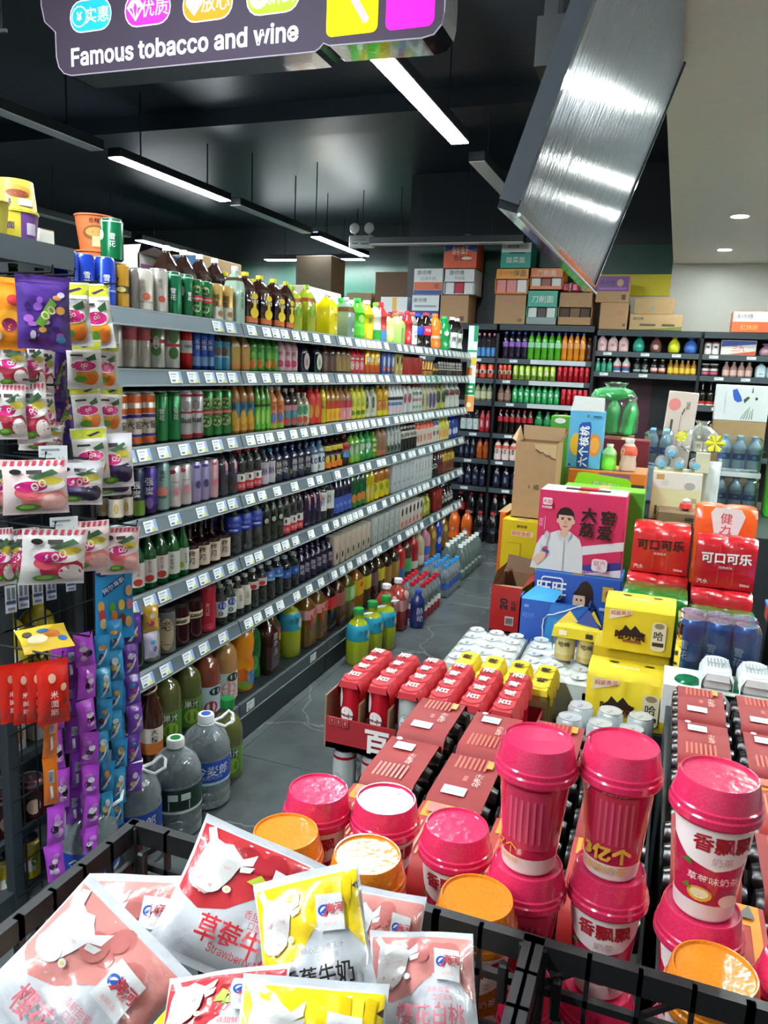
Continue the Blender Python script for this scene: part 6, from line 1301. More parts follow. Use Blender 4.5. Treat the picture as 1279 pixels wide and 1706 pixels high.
def foiled(items):
    """the print on a film bag has the film's gloss and creases"""
    return [tuple(('f' + q[1:]) if isinstance(q, str) and q[:2] == 'l#' else q for q in it) for it in items]
LOGO = 'l#d02a7c'
def gum_print(kind, w, h):
    it = []
    if kind == 'pine':
        it = [('r', -.48 * w, .8 * h, .48 * w, .97 * h, 'f#b9bf2e'), ('g', [(-.1 * w, .86 * h), (.3 * w, .93 * h), (.32 * w, .9 * h), (0, .83 * h)], 'l#3a2a4a'),
              ('r', -.48 * w, .74 * h, .48 * w, .8 * h, 'f#e8e4de'), ('e', .06 * w, .26 * h, .33 * w, .17 * h, 'l#e39a2a'), ('e', .16 * w, .2 * h, .18 * w, .12 * h, 'l#e87a22'), ('e', -.14 * w, .2 * h, .18 * w, .07 * h, 'l#5fa62c'),
              ('e', -.04 * w, .47 * h, .4 * w, .12 * h, 'l#f4ece0'), ('e', -.04 * w, .47 * h, .36 * w, .1 * h, LOGO), ('t', 'QQ', -.02 * w, .48 * h, .2 * w, 'l#f2e6c8', 15, .02), ('g', [(.02 * w, .62 * h), (.3 * w, .72 * h), (.34 * w, .6 * h), (.1 * w, .56 * h)], 'l#2f5a34'), ('r', -.4 * w, .66 * h, -.05 * w, .7 * h, 'l#3a3a40')]
    elif kind == 'purple':
        it = [('r', -.48 * w, .9 * h, .48 * w, .97 * h, 'f#4a2a78')]
        rr = random.Random(4)
        for i in range(16):
            it.append(('e', rr.uniform(-.36, .36) * w, rr.uniform(.12, .85) * h, rr.uniform(.04, .1) * w, rr.uniform(.03, .06) * h, ['l#8f5ac0', 'l#b06ad0', 'l#3a1f66', 'l#d8c8e6', 'l#e2a04a'][i % 5]))
        it += [('g', [(-.2 * w, .35 * h), (.1 * w, .7 * h), (.22 * w, .62 * h), (-.05 * w, .3 * h)], 'l#6faa3a'), ('t', 'QQ', .05 * w, .5 * h, .3 * w, 'l#e6d9a0', 40, .02), ('e', .28 * w, .14 * h, .1 * w, .05 * h, 'l#3a86c2')]
    elif kind == 'orange':
        it = [('e', .1 * w, .45 * h, .3 * w, .16 * h, 'l#e8a02a'), ('e', .12 * w, .38 * h, .18 * w, .1 * h, 'l#8f2a5a'), ('e', .2 * w, .75 * h, .15 * w, .08 * h, 'l#c23a3a'), ('e', -.2 * w, .2 * h, .15 * w, .08 * h, 'l#d8d0c0')]
    elif kind in ('lychee', 'peach', 'grape'):
        if kind != 'grape':
            n = 9
            for i in range(n):
                u = (-.48 + .96 * i / n) * w
                it.append(('g', [(u, .9 * h), (u + .055 * w, .9 * h), (u + .085 * w, .985 * h), (u + .03 * w, .985 * h)], 'l#b83a52'))
        c1, c2, c3 = {'lychee': ('l#b5304a', 'l#c84a5c', 'l#e6dcd6'), 'peach': ('l#e58a86', 'l#d8606a', 'l#ecb8b0'), 'grape': ('l#33264a', 'l#4a3a66', 'l#2a2440')}[kind]
        it += [('e', .12 * w, .3 * h, .36 * w, .2 * h, c1), ('e', .26 * w, .24 * h, .2 * w, .15 * h, c3), ('e', -.12 * w, .42 * h, .22 * w, .12 * h, c2), ('e', -.12 * w, .14 * h, .2 * w, .07 * h, 'l#4f8f24'), ('e', -.14 * w, .15 * h, .12 * w, .04 * h, 'l#8fc04a'),
               ('e', .06 * w, .56 * h, .42 * w, .14 * h, 'l#f3ece6'), ('e', -.08 * w, .53 * h, .26 * w, .1 * h, LOGO), ('e', .22 * w, .63 * h, .2 * w, .07 * h, 'l#c9b83a'), ('t', 'QQ', .04 * w, .56 * h, .24 * w, 'l#f2e6d0', 25, .02),
               ('e', -.3 * w, .8 * h, .09 * w, .05 * h, 'l#26221f'), ('g', [(-.12 * w, .7 * h), (.26 * w, .84 * h), (.36 * w, .76 * h), (.0, .66 * h)], 'l#3a5a3a'), ('r', -.14 * w, .76 * h, .1 * w, .83 * h, 'l#3f3a3a')]
    elif kind == 'red':
        it = [('t', '米', 0, .5 * h, .26 * w, 'l#f0d8d0', 0, .03), ('t', '面', 0, .36 * h, .26 * w, 'l#f0d8d0', 0, .03), ('t', '筋', 0, .22 * h, .26 * w, 'l#f0d8d0', 0, .03), ('e', -.05 * w, .75 * h, .12 * w, .07 * h, 'l#d8a890'), ('e', .3 * w, .6 * h, .1 * w, .06 * h, 'l#e6c8a0'), ('e', .34 * w, .38 * h, .08 * w, .05 * h, 'l#7a2a1c')]
    return it
BAGCOL = {'pine': 'f#d9d8d2', 'purple': 'f#4f2f86', 'orange': 'f#e2861c', 'lychee': 'f#dcd8d6', 'peach': 'f#dfcac8', 'grape': 'f#d4d3d6', 'red': 'f#cc2416'}
HANG = [
(-1.420,1.350,1.700,0.072,0.136,'orange'),(-1.360,1.410,1.720,0.093,0.150,'purple'),(-1.440,1.545,1.729,0.077,0.163,'purple'),(-1.460,1.423,1.717,0.046,0.135,'orange'),
(-1.380,1.523,1.719,0.074,0.139,'pine'),(-1.400,1.581,1.587,0.068,0.113,'pine'),(-1.400,1.593,1.477,0.061,0.114,'pine'),(-1.380,1.574,1.369,0.073,0.123,'pine'),
(-1.430,1.675,1.732,0.064,0.152,'pine'),(-1.440,1.698,1.588,0.058,0.119,'pine'),(-1.440,1.710,1.474,0.061,0.121,'pine'),(-1.360,1.637,1.352,0.077,0.132,'grape'),
(-1.420,1.367,1.571,0.062,0.095,'lychee'),(-1.440,1.450,1.577,0.048,0.110,'lychee'),(-1.470,1.516,1.569,0.034,0.111,'lychee'),(-1.480,1.568,1.566,0.032,0.128,'purple'),(-1.480,1.603,1.564,0.036,0.171,'purple'),
(-1.420,1.355,1.477,0.060,0.116,'lychee'),(-1.400,1.410,1.480,0.061,0.129,'lychee'),(-1.470,1.529,1.459,0.031,0.118,'lychee'),(-1.480,1.586,1.450,0.055,0.124,'purple'),(-1.460,1.487,1.385,0.085,0.069,'lychee'),
(-1.400,1.291,1.313,0.052,0.114,'peach'),(-1.390,1.315,1.308,0.060,0.108,'peach'),(-1.340,1.344,1.312,0.111,0.115,'peach'),(-1.410,1.497,1.285,0.056,0.097,'grape'),(-1.380,1.517,1.292,0.101,0.105,'grape'),(-1.420,1.689,1.259,0.089,0.079,'grape'),
(-1.400,1.293,1.156,0.050,0.123,'lychee'),(-1.390,1.314,1.150,0.050,0.119,'lychee'),(-1.370,1.339,1.151,0.062,0.118,'lychee'),(-1.320,1.360,1.153,0.116,0.123,'lychee'),(-1.360,1.514,1.139,0.101,0.121,'peach'),(-1.400,1.647,1.092,0.050,0.114,'peach'),(-1.350,1.637,1.103,0.080,0.119,'peach'),
]
WHERE = ['hanging at the upper left corner of the rack', 'nearest of the purple bags on the upper hook', 'hanging behind the front purple bag', 'half hidden behind the front purple bag',
 'uppermost in the left pineapple strip', 'second down in the left pineapple strip', 'third down in the left pineapple strip', 'lowest in the left pineapple strip', 'uppermost in the right pineapple strip', 'second down in the right pineapple strip', 'third down in the right pineapple strip', 'hanging in front of the fourth shelf rail',
 'on the second hook row, leftmost', 'on the second hook row, second from left', 'on the second hook row, seen nearly edge on', 'left one in the second hook row', 'right one in the second hook row',
 'on the third hook row, leftmost', 'on the third hook row, second from left', 'on the third hook row, edge on', 'in the third hook row', 'lying slack above the upper price card',
 'on the fourth hook row, leftmost', 'on the fourth hook row, second from left', 'big front one under the upper price card', 'behind the big peach bag', 'beside the big peach bag', 'low one left of the slim cans',
 'on the fifth hook row, leftmost', 'on the fifth hook row, second from left', 'on the fifth hook row, third from left', 'big front one under the lower price card', 'right of the big lychee bag', 'thin one left of the soju bottles', 'hanging right beside the soju bottles']
DESC = {'pine': 'white pineapple gummy bag', 'purple': 'purple grape gummy bag', 'orange': 'orange gummy bag', 'lychee': 'white lychee gummy bag', 'peach': 'pink peach gummy bag', 'grape': 'white and dark grape gummy bag', 'red': 'glossy red snack bag'}
def hang_bag(i, x, y, zt, w, h, kind, lab, yaw, tilt=0.0):
    g, P = pillow(w, h, min(.026, w * .35), BAGCOL[kind], .07, i)
    t = thing('snack_bag' if kind == 'red' else 'gummy_bag', lab, 'bag', (x, y, zt - h), yaw, None)
    if tilt: t.rotation_euler = (tilt * .4, tilt, yaw)
    obj('pouch', g, t)
    pr = G().prints(foiled(gum_print(kind, w, h)), P, lim=w * .14, lift=.00025)
    if pr.v: obj('print', pr, t)
    return t
rnd = random.Random(21)
for i, (x, y, zt, w, h, kind) in enumerate(HANG):
    edge = 'edge on' in WHERE[i]
    yaw = PI / 2 - .62 + rnd.uniform(-.14, .14)
    hang_bag(i, x, y, zt, w * 1.26, h * 1.08, kind, f'{DESC[kind]} {WHERE[i]}', yaw, rnd.uniform(-.1, .1))
for y, z, l in ((1.38, 1.72, .27), (1.47, 1.725, .25), (1.56, 1.72, .24), (1.69, 1.73, .19), (1.38, 1.575, .22), (1.50, 1.575, .16), (1.59, 1.575, .14), (1.38, 1.485, .22), (1.50, 1.47, .15), (1.33, 1.315, .28), (1.51, 1.295, .24), (1.69, 1.26, .2), (1.33, 1.16, .3), (1.51, 1.145, .26), (1.65, 1.105, .27), (1.37, .835, .27), (1.52, .83, .22), (1.66, .98, .22)):
    hook(y - 1.475, z, l)
REDS = [(-1.42, 1.325, .817, .05, .149), (-1.40, 1.344, .814, .05, .153), (-1.38, 1.365, .815, .052, .155), (-1.35, 1.382, .820, .068, .167)]
for i, (x, y, zt, w, h) in enumerate(REDS):
    hang_bag(60 + i, x, y, zt, w * 1.1, h, 'red', f'{DESC["red"]} on the low hook, {["leftmost", "second from left", "third from left", "front right one"][i]} of four', PI / 2 - .6)
# price cards on the hooks
for i, (x, y, z, lab) in enumerate([(-1.325, 1.385, 1.30, 'upper white price card in front of the gummy bags'), (-1.305, 1.39, 1.135, 'lower white price card in front of the gummy bags')]):
    t = thing('price_card', lab, 'price tag', (x, y, z), PI / 2 - .62)
    obj('card', G().box(-.031, -.001, 0, .031, 0, .042, 'l#dfe4e6'), t)
    obj('print', G().prints([('r', -.026, .031, .014, .035, 'l#8a9298'), ('r', -.026, .022, -.004, .025, 'l#a8b0b4'), ('r', -.022, .007, .004, .014, 'l#4a5258'), ('t', '1.5', .017, .013, .013, 'l#6a7278'), ('r', .006, .003, .028, .008, 'l#d6d87a')], flatP(-.0014)), t)
# narrow black and white tags hanging on the grid
for i, (y, z, h) in enumerate([(1.455, .96, .073), (1.496, .958, .071), (1.545, .954, .069), (1.593, .947, .063), (1.667, .941, .051)]):
    t = thing('hang_tag', f'{ORD[i]} narrow grey printed tag from the left on the wire grid', 'tag', (-1.548, y, z - h), PI / 2 - .4, 'printed tags on the wire grid')
    obj('card', G().box(-.014, -.001, 0, .014, 0, h, 'l#aeb4b8'), t)
    obj('print', G().prints([('r', -.012, h * .32, .012, h * .44, 'l#2f3f66'), ('r', -.01, h * .5, -.002, h * .92, 'l#5a6066'), ('r', .002, h * .5, .01, h * .92, 'l#5a6066'), ('r', -.009, h * .1, .009, h * .2, 'l#5f666c')], flatP(-.0014)), t)
# ---- strips of joined sachets
def strip(name, lab, x, y, zt, ln, w, n, cols, txt, seed, yaw=PI / 2 - .62, sway=.0):
    t = thing(name, lab, 'sweets', (x, y, zt - ln), yaw)
    sh = ln / n; w *= 1.08
    rr = random.Random(seed)
    for k in range(n):
        c = cols[k % len(cols)]
        g, P = pillow(w, sh * .99, w * .5, c[0], .07, seed * 31 + k, 8, 12)
        s = obj('sachet', g, t, (sway * math.sin(k * 1.7 + seed) * w, rr.uniform(-.003, .003), ln - (k + 1) * sh))
        s.rotation_euler = (0, rr.uniform(-.08, .08), rr.uniform(-.25, .25))
        hh = sh * .99
        it = []
        for q, bc in enumerate(c[1:]):
            it.append(('e', rr.uniform(-.16, .16) * w, hh * (.22 + .56 * ((q + .5) / max(1, len(c) - 1))), rr.uniform(.16, .28) * w, rr.uniform(.07, .12) * hh, bc))
        if txt == 'bar':
            it += [('r', -.16 * w, .52 * hh, .2 * w, .76 * hh, 'l#c9d4e0')] + [('r', -.14 * w + .055 * w * q, .54 * hh, -.115 * w + .055 * w * q, .74 * hh, 'l#3a4a6a') for q in range(6)] + [('g', [(-.05 * w, .16 * hh), (.12 * w, .18 * hh), (.06 * w, .46 * hh), (-.12 * w, .44 * hh)], 'l#dfe2ea')]
        elif txt == 'stripe':
            it += [('g', [(-.3 * w, .1 * hh), (-.1 * w, .1 * hh), (.3 * w, .5 * hh), (.3 * w, .62 * hh)], 'l#dfe6f0')]
        obj('print', G().prints(foiled(it), P, lim=w * .25, lift=.0003), s)
    return t
PU = ('f#b848d0', 'l#dcb4e0', 'l#2a1f2c', 'l#e9e2ea', 'l#c87ad8')
strip('sachet_strip', 'orange sweet sachet strip left of the purple strips', -1.42, 1.434, .66, .27, .034, 2, [('f#e0761c',)], 'bar', 1)
strip('sachet_strip', 'purple sachet strip with calf spots behind the orange strip', -1.445, 1.49, .80, .46, .038, 4, [PU], '', 2, sway=.1)
strip('sachet_strip', 'purple sachet strip with barcodes facing out', -1.44, 1.537, .80, .53, .040, 5, [('f#9038bc',)], 'bar', 3, sway=.12)
strip('sachet_strip', 'long purple sachet strip with white spots, rightmost of the purple', -1.40, 1.552, .829, .664, .046, 7, [PU], '', 4)
strip('sachet_strip', 'short lowest purple sachet strip near the floor', -1.42, 1.444, .38, .22, .043, 2, [PU], '', 5)
BL = [('f#2f8fc4', 'l#5a2f1f', 'l#e0a042'), ('f#36a0d0', 'l#7a3f24', 'l#e6c26a', 'l#dfe6ec')]
strip('sachet_strip', 'blue sachet strip, leftmost of the blue strips', -1.40, 1.614, .80, .56, .040, 6, BL, 'stripe', 6, sway=.1)
strip('sachet_strip', 'blue and brown sachet strip in the middle', -1.40, 1.665, .83, .63, .042, 7, BL, 'stripe', 7, sway=.15)
strip('sachet_strip', 'bright blue sachet strip between brown and violet ones', -1.42, 1.70, .82, .58, .036, 6, [('f#2a7fc0', 'l#dfe6ec', 'l#3a2a7a')], '', 8)
strip('sachet_strip', 'violet and orange sachet strip nearest the jars', -1.395, 1.735, .83, .56, .046, 6, [('f#6f3fa8', 'l#e09a3a', 'l#c23a8a', 'l#3a9ad0'), ('f#7a3fae', 'l#e6b24a', 'l#dfd6e6')], 'stripe', 9, sway=.12)
strip('sachet_strip', 'short colourful sachet strip hanging before the grey gift jars', -1.37, 1.79, .84, .16, .042, 2, [('f#d8a83a', 'l#c23a6a', 'l#e8e2e8'), ('f#c9c4de', 'l#5a4aa8', 'l#3a9ad0')], '', 10)
cd = thing('header_card', 'blue header card with sweet pictures above the blue strips', 'card', (-1.41, 1.68, .765), PI / 2 - .62)
g = G().prism([(-.052, 0), (.055, 0), (.05, .2), (.042, .215), (-.048, .215)], 0, .002, 'l#2f8fc8')
obj('card', g, cd)
it = [('g', [(-.03, .15), (.03, .19), (.03, .165), (-.03, .125)], 'l#1c3f7a'), ('t', '阿尔卑斯', .0, .158, .017, 'l#dfe8f0', 32, .02), ('e', -.03, .197, .018, .012, 'l#25406f')]
for i, (u, v, c) in enumerate([(-.035, .1, 'l#d89a3a'), (-.033, .075, 'l#b83a4a'), (-.03, .05, 'l#e0c07a'), (-.005, .095, 'l#4f9a3a'), (0.0, .07, 'l#c8703a'), (.02, .1, 'l#e2b84a'), (.022, .06, 'l#7a3a2a'), (.04, .14, 'l#d8a878'), (.042, .1, 'l#c87a8a'), (-.002, .03, 'l#241a18'), (.038, .05, 'l#e0a86a')]):
    it.append(('e', u, v, .009, .016, c))
obj('print', G().prints(it, flatP(-.0002)), cd)
fb = thing('snack_sheet', 'flat yellow cartoon coloured snack bag lying over the low hook', 'bag', (-1.37, 1.40, .835), PI / 2 - .5)
g, P = pillow(.12, .09, .012, 'f#d9b534', .05, 90)
pb = obj('pouch', g, fb); pb.rotation_euler = (-1.15, 0, 0)
o = obj('print', G().prints([('e', -.02, .04, .025, .016, 'l#e6d8b0'), ('e', .02, .05, .02, .014, 'l#c9702a'), ('e', .04, .03, .012, .01, 'l#2f6aa8'), ('e', -.04, .06, .012, .01, 'l#3a2a24'), ('e', 0, .065, .015, .008, 'l#2f6aa8')], P, lim=.015), fb); o.rotation_euler = (-1.15, 0, 0)

# ---- goods standing inside the rack
SP['rack_green'] = ('soju_bottle', 'green glass bottle', 'bottle', 'soju', .03, 'g#24401f', 'p#3a4a34', [(.1, .42, 'l#b8c2b0')], None, [])
for i, y in enumerate((1.43, 1.53, 1.62, 1.71)):
    place(proto('rack_green', .12), (-1.66, y, 1.656), PI / 2 - .6, f'{ORD[i]} green glass bottle from the left under the rack beam', 'green bottles under the rack beam')
SP['rack_yellow'] = ('juice_bottle', 'yellow drink bottle', 'bottle', 'juice', .05, 'g#c9b81c', 'p#b0a63a', [(.1, .43, 'l#dcc426')], None, [(0, .3, .5, .1, 'l#e6e0c0'), (0, .16, .3, .05, 'l#2a2a2a')])
for i, y in enumerate((1.40, 1.56, 1.67)):
    place(proto('rack_yellow', .2), (-1.68, y, .656), PI / 2 - .6, f'{ORD[i]} yellow drink bottle from the left behind the wire grid', 'yellow bottles in the rack')
SP['rack_white'] = ('milk_carton', 'white milk drink carton', 'carton', 'carton', .035, 'l#d6d3cc', 0, [], None, [(0, .4, .5, .2, 'l#b8863a'), (0, .75, .6, .1, 'l#5a6a7a')])
for i, y in enumerate((1.45, 1.55, 1.65)):
    place(proto('rack_white', .12, False, 24), (-1.68, y, .431), PI / 2, f'{ORD[i]} white milk drink carton from the left in the rack', 'white cartons in the rack')
SP['rack_red'] = ('drink_can', 'dark red milk tin', 'can', 'can', .038, 'm#6a1c24', 0, [(.84, .93, 'm#8a8f92')], None, [(0, .35, .55, .2, 'l#d8b8a0'), (0, .62, .6, .08, 'l#2a1a1a')])
for i, y in enumerate((1.51, 1.605)):
    place(proto('rack_red', .12), (-1.665, y, .201), PI / 2 - .6, ['dark red milk tin left of the rack post', 'dark red milk tin behind the wire grid'][i], 'dark red tins in the rack')
SP['rack_ycan'] = ('drink_can', 'yellow tin', 'can', 'can', .04, 'm#c9ae1f', 0, [(.88, .93, 'm#c9c6b0')], None, [(0, .4, .5, .16, 'l#e6e2d0'), (20, .5, .25, .14, 'l#5f9a2a')])
place(proto('rack_ycan', .115), (-1.66, 1.575, .023), PI / 2 - .6, 'yellow tin low in the rack behind the wire grid')
place(proto('rack_ycan', .115), (-1.66, 1.48, .023), PI / 2 - .6, 'yellow tin low in the rack left of the post')
# blue cans and noodle cups at the top end
for i, y in enumerate((1.772, 1.836)):
    place(proto('blue_can', .145), (-1.625, y, 1.691), PI / 2 - .5, ['bright blue can at the near end below the orange cups, leftmost', 'bright blue can at the near end below the orange cups, second'][i])
obj('shelf_bridge', G().box(-.4, .262, 1.66, -.0, .345, 1.69, M('d#3a4248')), rk)
def cup(name, lab, x, y, z, r0, r1, h, col, prints, flip=False, lidc='p#e6dccc', yaw=PI / 2 - .6):
    t = thing(name, lab, 'noodle cup', (x, y, z), yaw)
    a, b = (r1, r0) if flip else (r0, r1)
    prof = [(a, 0), (b, h * .95), (b * 1.05, h * .96), (b * 1.05, h), (0, h)] if not flip else [(a * 1.05, 0), (a * 1.05, h * .04), (a, h * .05), (b, h), (0, h)]
    obj('cup_body', G().lathe(prof, col, 24), t)
    def P(u, v, hh):
        rr = a + (b - a) * v / h
        return ((rr + hh + .0006) * math.sin(u / rr), -(rr + hh + .0006) * math.cos(u / rr), v)
    obj('print', G().prints(prints, P, lim=.015), t)
    return t
cup('noodle_cup', 'orange noodle cup with brown bowl picture on top of another', -1.75, 2.035, 1.868, .044, .058, .105, 'p#e07848', [('t', '香辣牛肉', 0, .085, .016, 'l#3a1a10', 0, .02), ('e', -.01, .05, .04, .022, 'l#8a5a30'), ('e', -.01, .052, .03, .014, 'l#c9a05a'), ('r', -.02, .01, .03, .04, 'l#d8c89a')])
cup('noodle_cup', 'orange noodle cup underneath the upper one', -1.75, 2.035, 1.752, .048, .060, .114, 'p#e07848', [('t', '香辣牛肉', 0, .085, .02, 'l#3a1a10', 0, .02)])
obj('flat_carton', G().box(-.1, -.1, 0, .1, .1, .058, 'k#a08060'), None, (-1.78, 2.04, 1.6915), label='flat brown carton under the orange noodle cups', cat='box')
cup('noodle_cup', 'yellow and purple cup turned upside down on the rack top', -1.75, 1.72, 1.925, .05, .058, .08, 'p#c8b648', [('e', .0, .05, .035, .014, 'l#c98a3a'), ('e', 0, .042, .03, .01, 'l#7a3a24'), ('t', '2', -.02, .02, .02, 'l#3a2a7a', 180, .03), ('r', .0, .012, .04, .03, 'l#c9bcd0')], True)
cup('noodle_cup', 'yellow and purple cup standing at the left end of the rack top', -1.75, 1.72, 1.834, .05, .06, .09, 'p#cdbb3e', [('r', .005, .0, .075, .085, 'l#6a3f86'), ('t', '杯面', -.03, .05, .02, 'l#3a2a7a', 0, .03), ('r', .02, .03, .05, .06, 'l#d8c8d8')])
cup('noodle_cup', 'yellow cup cut by the left picture edge on the rack top', -1.70, 1.57, 1.834, .05, .06, .09, 'p#cdbb3e', [('t', '杯面', .0, .05, .02, 'l#3a2a7a', 0, .03)])
carton('small_box', 'small white box beside the purple cup on the rack top', 'box', -1.84, -1.80, 1.86, 1.92, 1.834, 1.91, 'l#dfe2dc', rz=0)
carton('small_box', 'small blue box beside the purple cup on the rack top', 'box', -1.79, -1.74, 1.86, 1.90, 1.70, 1.74, 'l#2a4a96')
ob = thing('open_box', 'open white and purple carton behind the pale cans on top', 'box', (-1.8, 2.31, 1.6915), PI / 2)
obj('carton_body', G().box(0, 0, 0, .25, .004, .215, 'l#dcd8d2').box(0, 0, 0, .004, .12, .215, 'l#d4d0ca').box(.246, 0, 0, .25, .12, .215, 'l#d4d0ca').box(0, .116, 0, .25, .12, .215, 'l#cfcac2').box(0, 0, 0, .25, .12, .004, 'l#cfcac2'), ob)
obj('flap', G().add([(0, 0, .215), (.25, 0, .215), (.27, -.06, .2), (.02, -.05, .235)], [(0, 1, 2, 3)], 'l#dfdcd6').add([(0, 0, .215), (0, .12, .215), (.05, .1, .25), (.04, .02, .25)], [(0, 1, 2, 3)], 'l#dfdcd6'), ob)
obj('print', G().prints([('r', .01, .06, .09, .18, 'l#9a5a92'), ('r', .015, .12, .085, .135, 'l#dfd6de'), ('r', .015, .08, .085, .09, 'l#dfd6de'), ('r', .14, .02, .2, .2, 'l#3a3a3c')], flatP(-.0005)), ob)
carton('carton', 'tan carton with blue top behind the green cans on top', 'box', -1.98, -1.84, 2.75, 3.06, 1.6915, 1.965, 'k#a98a5f', 'l#2a5f8a', lambda w, h: [('r', -w / 2 + .003, h * .62, w / 2 - .003, h * .98, 'l#2a5f8a')])
carton('carton', 'white and pink carton behind the green tea bottles on top', 'box', -1.95, -1.8, 3.6, 4.05, 1.6915, 1.94, 'l#dccfca')

# ================================================================== drinks island: stepped stand and what stands on it
st = thing('display_stand', 'low dark stepped display stand carrying the drinks island', 'stand', (0, 0, 0))
for x0, x1, y0, y1, z in [(-.82, -.25, 1.79, 2.115, .333), (-.57, -.245, 2.118, 2.32, .488), (-.65, -.14, 2.325, 2.72, .472), (-.215, .03, 1.84, 2.06, .552), (-.153, .068, 2.07, 2.36, .612),
                          (.068, .40, 1.96, 2.12, .69), (.07, .30, 2.125, 2.36, .748), (-.49, .04, .985, 1.60, .683), (.055, .41, .985, 1.955, .75), (-.66, -.105, 2.725, 3.16, .55), (-.645, -.45, 3.2, 3.6, .70),
                          (-.10, .32, 2.40, 2.98, .69), (-.62, .62, 3.61, 4.75, .90), (-.47, .16, .70, .98, .652), (-.58, .41, .28, .695, .74)]:
    obj('tier', G().box(x0, y0, 0, x1, y1, z - .0015, M('d#2c3236')), st)

def canlathe(r, h):
    return [(q[0] * r, q[1] * h) for q in SHAPES['can']['body']]
# ---- red beer packs: one can wide, four deep, in a red cardboard collar
SP['bud_can'] = ('beer_can', 'red beer can', 'can', 'can', .033, 'm#c0182a', 0, [(.1, .2, 'm#d8d6d4')], ('Budweiser', 'l#6a1a20', .42, .42, 0), [(0, .43, .6, .14, 'l#dcdad6'), (-40, .7, .3, .18, 'l#d9d6d2')])
SP['bud_silver'] = ('beer_can', 'silver beer can', 'can', 'can', .033, 'm#b9bcba', 0, [(.88, .93, 'm#b01a2a')], ('TR', 'l#3a4044', .45, .6, 0), [(0, .45, .55, .2, 'l#8f9698'), (0, .45, .46, .16, 'l#cfd2d0')])
def collar(n, w, mat, txt, tcol, chars):
    """cardboard collar over n cans in a line along y: top plate with a round bulge over every can and scalloped sides"""
    L_ = .067 * n; g = G(); top = .172
    m = M(mat)
    xs = w / 2
    prof = [(-xs, .128), (-xs * .98, .150), (-xs * .62, top - .002), (xs * .62, top - .002), (xs * .98, .150), (xs, .128)]
    k = n * 8
    V = []
    for j in range(k + 1):
        y = L_ * j / k; s = abs(math.sin(PI * (j / 8.0))) ** .6
        for i, (x, z) in enumerate(prof):
            q = (.90 + .10 * s)
            V.append((x * (q if i in (0, 1, 4, 5) else 1), y, z - (0 if i in (2, 3) else (.012 * s if i in (0, 5) else 0)) + (.003 * s if i in (2, 3) else 0)))
    F = [(j * 6 + i, j * 6 + i + 1, (j + 1) * 6 + i + 1, (j + 1) * 6 + i) for j in range(k) for i in range(5)]
    g.add(V, F, m, True)
    g.add([(-xs * .62, 0, top - .002), (xs * .62, 0, top - .002), (xs * .72, -.004, .153), (-xs * .72, -.004, .153)], [(0, 3, 2, 1)], m)
    for j in range(n):
        g.lathe([(.029, top), (.027, top + .0035), (0, top + .004)], m, 16, (0, .067 * (j + .5), 0), cap0=False)
    it = []
    for c in range(len(chars)):
        y = L_ * (c + .75) / (len(chars) + .5)
        it += heavy(chars[c], 0, y, .035, tcol, 90, .014)
    P = lambda u, v, hh: (u, v, top + .0046 + hh)
    g2 = G().prints(it, P)
    return g.mesh('collar'), g2.mesh('lettering')
def pack(name, lab, spec, n, x, y, z, col, grp=None, rz=0.0):
    t = thing(name, lab, 'drinks pack', (x, y, z), rz, grp)
    pr = proto(spec, .168, False, 16)
    for j in range(n):
        for pn, me, _ in pr[2]:
            if j and pn == 'lid': continue
            o = obj({'body': 'can', 'lid': 'can_lid', 'label': 'can_print'}.get(pn, pn), me, t, (0, .067 * (j + .5), 0)); o.rotation_euler = (0, 0, .1 * j - .15)
    obj('collar', col[0], t); obj('lettering', col[1], t)
    return t
red_col = collar(4, .078, 'k#b4202c', '', 'l#ece8e4', '百威啤酒')
yel_col = collar(3, .078, 'k#d9bf1a', '', 'l#3a2f14', '哈啤')
PX = [-.752, -.668, -.584, -.5, -.416, -.332]
for i, x in enumerate(PX):
    pack('beer_pack', f'{ORD[i]} red capped beer pack from the left in the red tray', ('bud_can', 'bud_can', 'bud_silver', 'bud_can', 'bud_silver', 'bud_can')[i], 4, x, 1.825, .537, red_col, 'red beer packs in the tray')
SP['gold_pack'] = ('beer_can', 'gold beer can', 'can', 'can', .033, 'm#c9b06a', 0, [(.2, .8, 'm#d9c98a')], ('哈啤', K_, .5, .6, 0), [])
for i, x in enumerate((-.53, -.448, -.366, -.284)):
    pack('beer_pack', f'{ORD[i]} yellow capped beer pack from the left behind the red packs', 'gold_pack', 3, x, 2.12, .489, yel_col, 'yellow beer packs behind the red ones')
tr = thing('can_tray', 'dark red cardboard tray holding the red beer packs', 'tray', (-.53, 1.80, .518))
g = G().box(-.275, 0, 0, .265, .315, .016, 'k#8a1f24').box(-.275, 0, 0, .265, .005, .09, 'k#9c1d26').box(-.28, 0, 0, -.275, .315, .15, 'k#8f7358').box(.262, 0, 0, .268, .315, .09, 'k#9c1d26').box(-.275, .31, 0, .265, .315, .09, 'k#9c1d26')
obj('tray_body', g, tr)
obj('print', G().prints([*heavy('百', -.125, .043, .072, 'l#e9e2de', 0, .04), ('r', -.264, .07, -.248, .092, 'l#c98a86'), ('r', -.263, .071, -.249, .091, 'l#9c1d26'), ('t', '↑', -.256, .082, .016, 'l#dba9a6'), ('r', -.244, .07, -.228, .092, 'l#c98a86'), ('r', -.243, .071, -.229, .091, 'l#9c1d26'), ('t', '♀', -.236, .082, .014, 'l#dba9a6'),
                        ('r', -.224, .07, -.208, .092, 'l#c98a86'), ('r', -.223, .071, -.209, .091, 'l#9c1d26'), ('t', '☂', -.216, .082, .014, 'l#dba9a6')], flatP(-.0004)), tr)
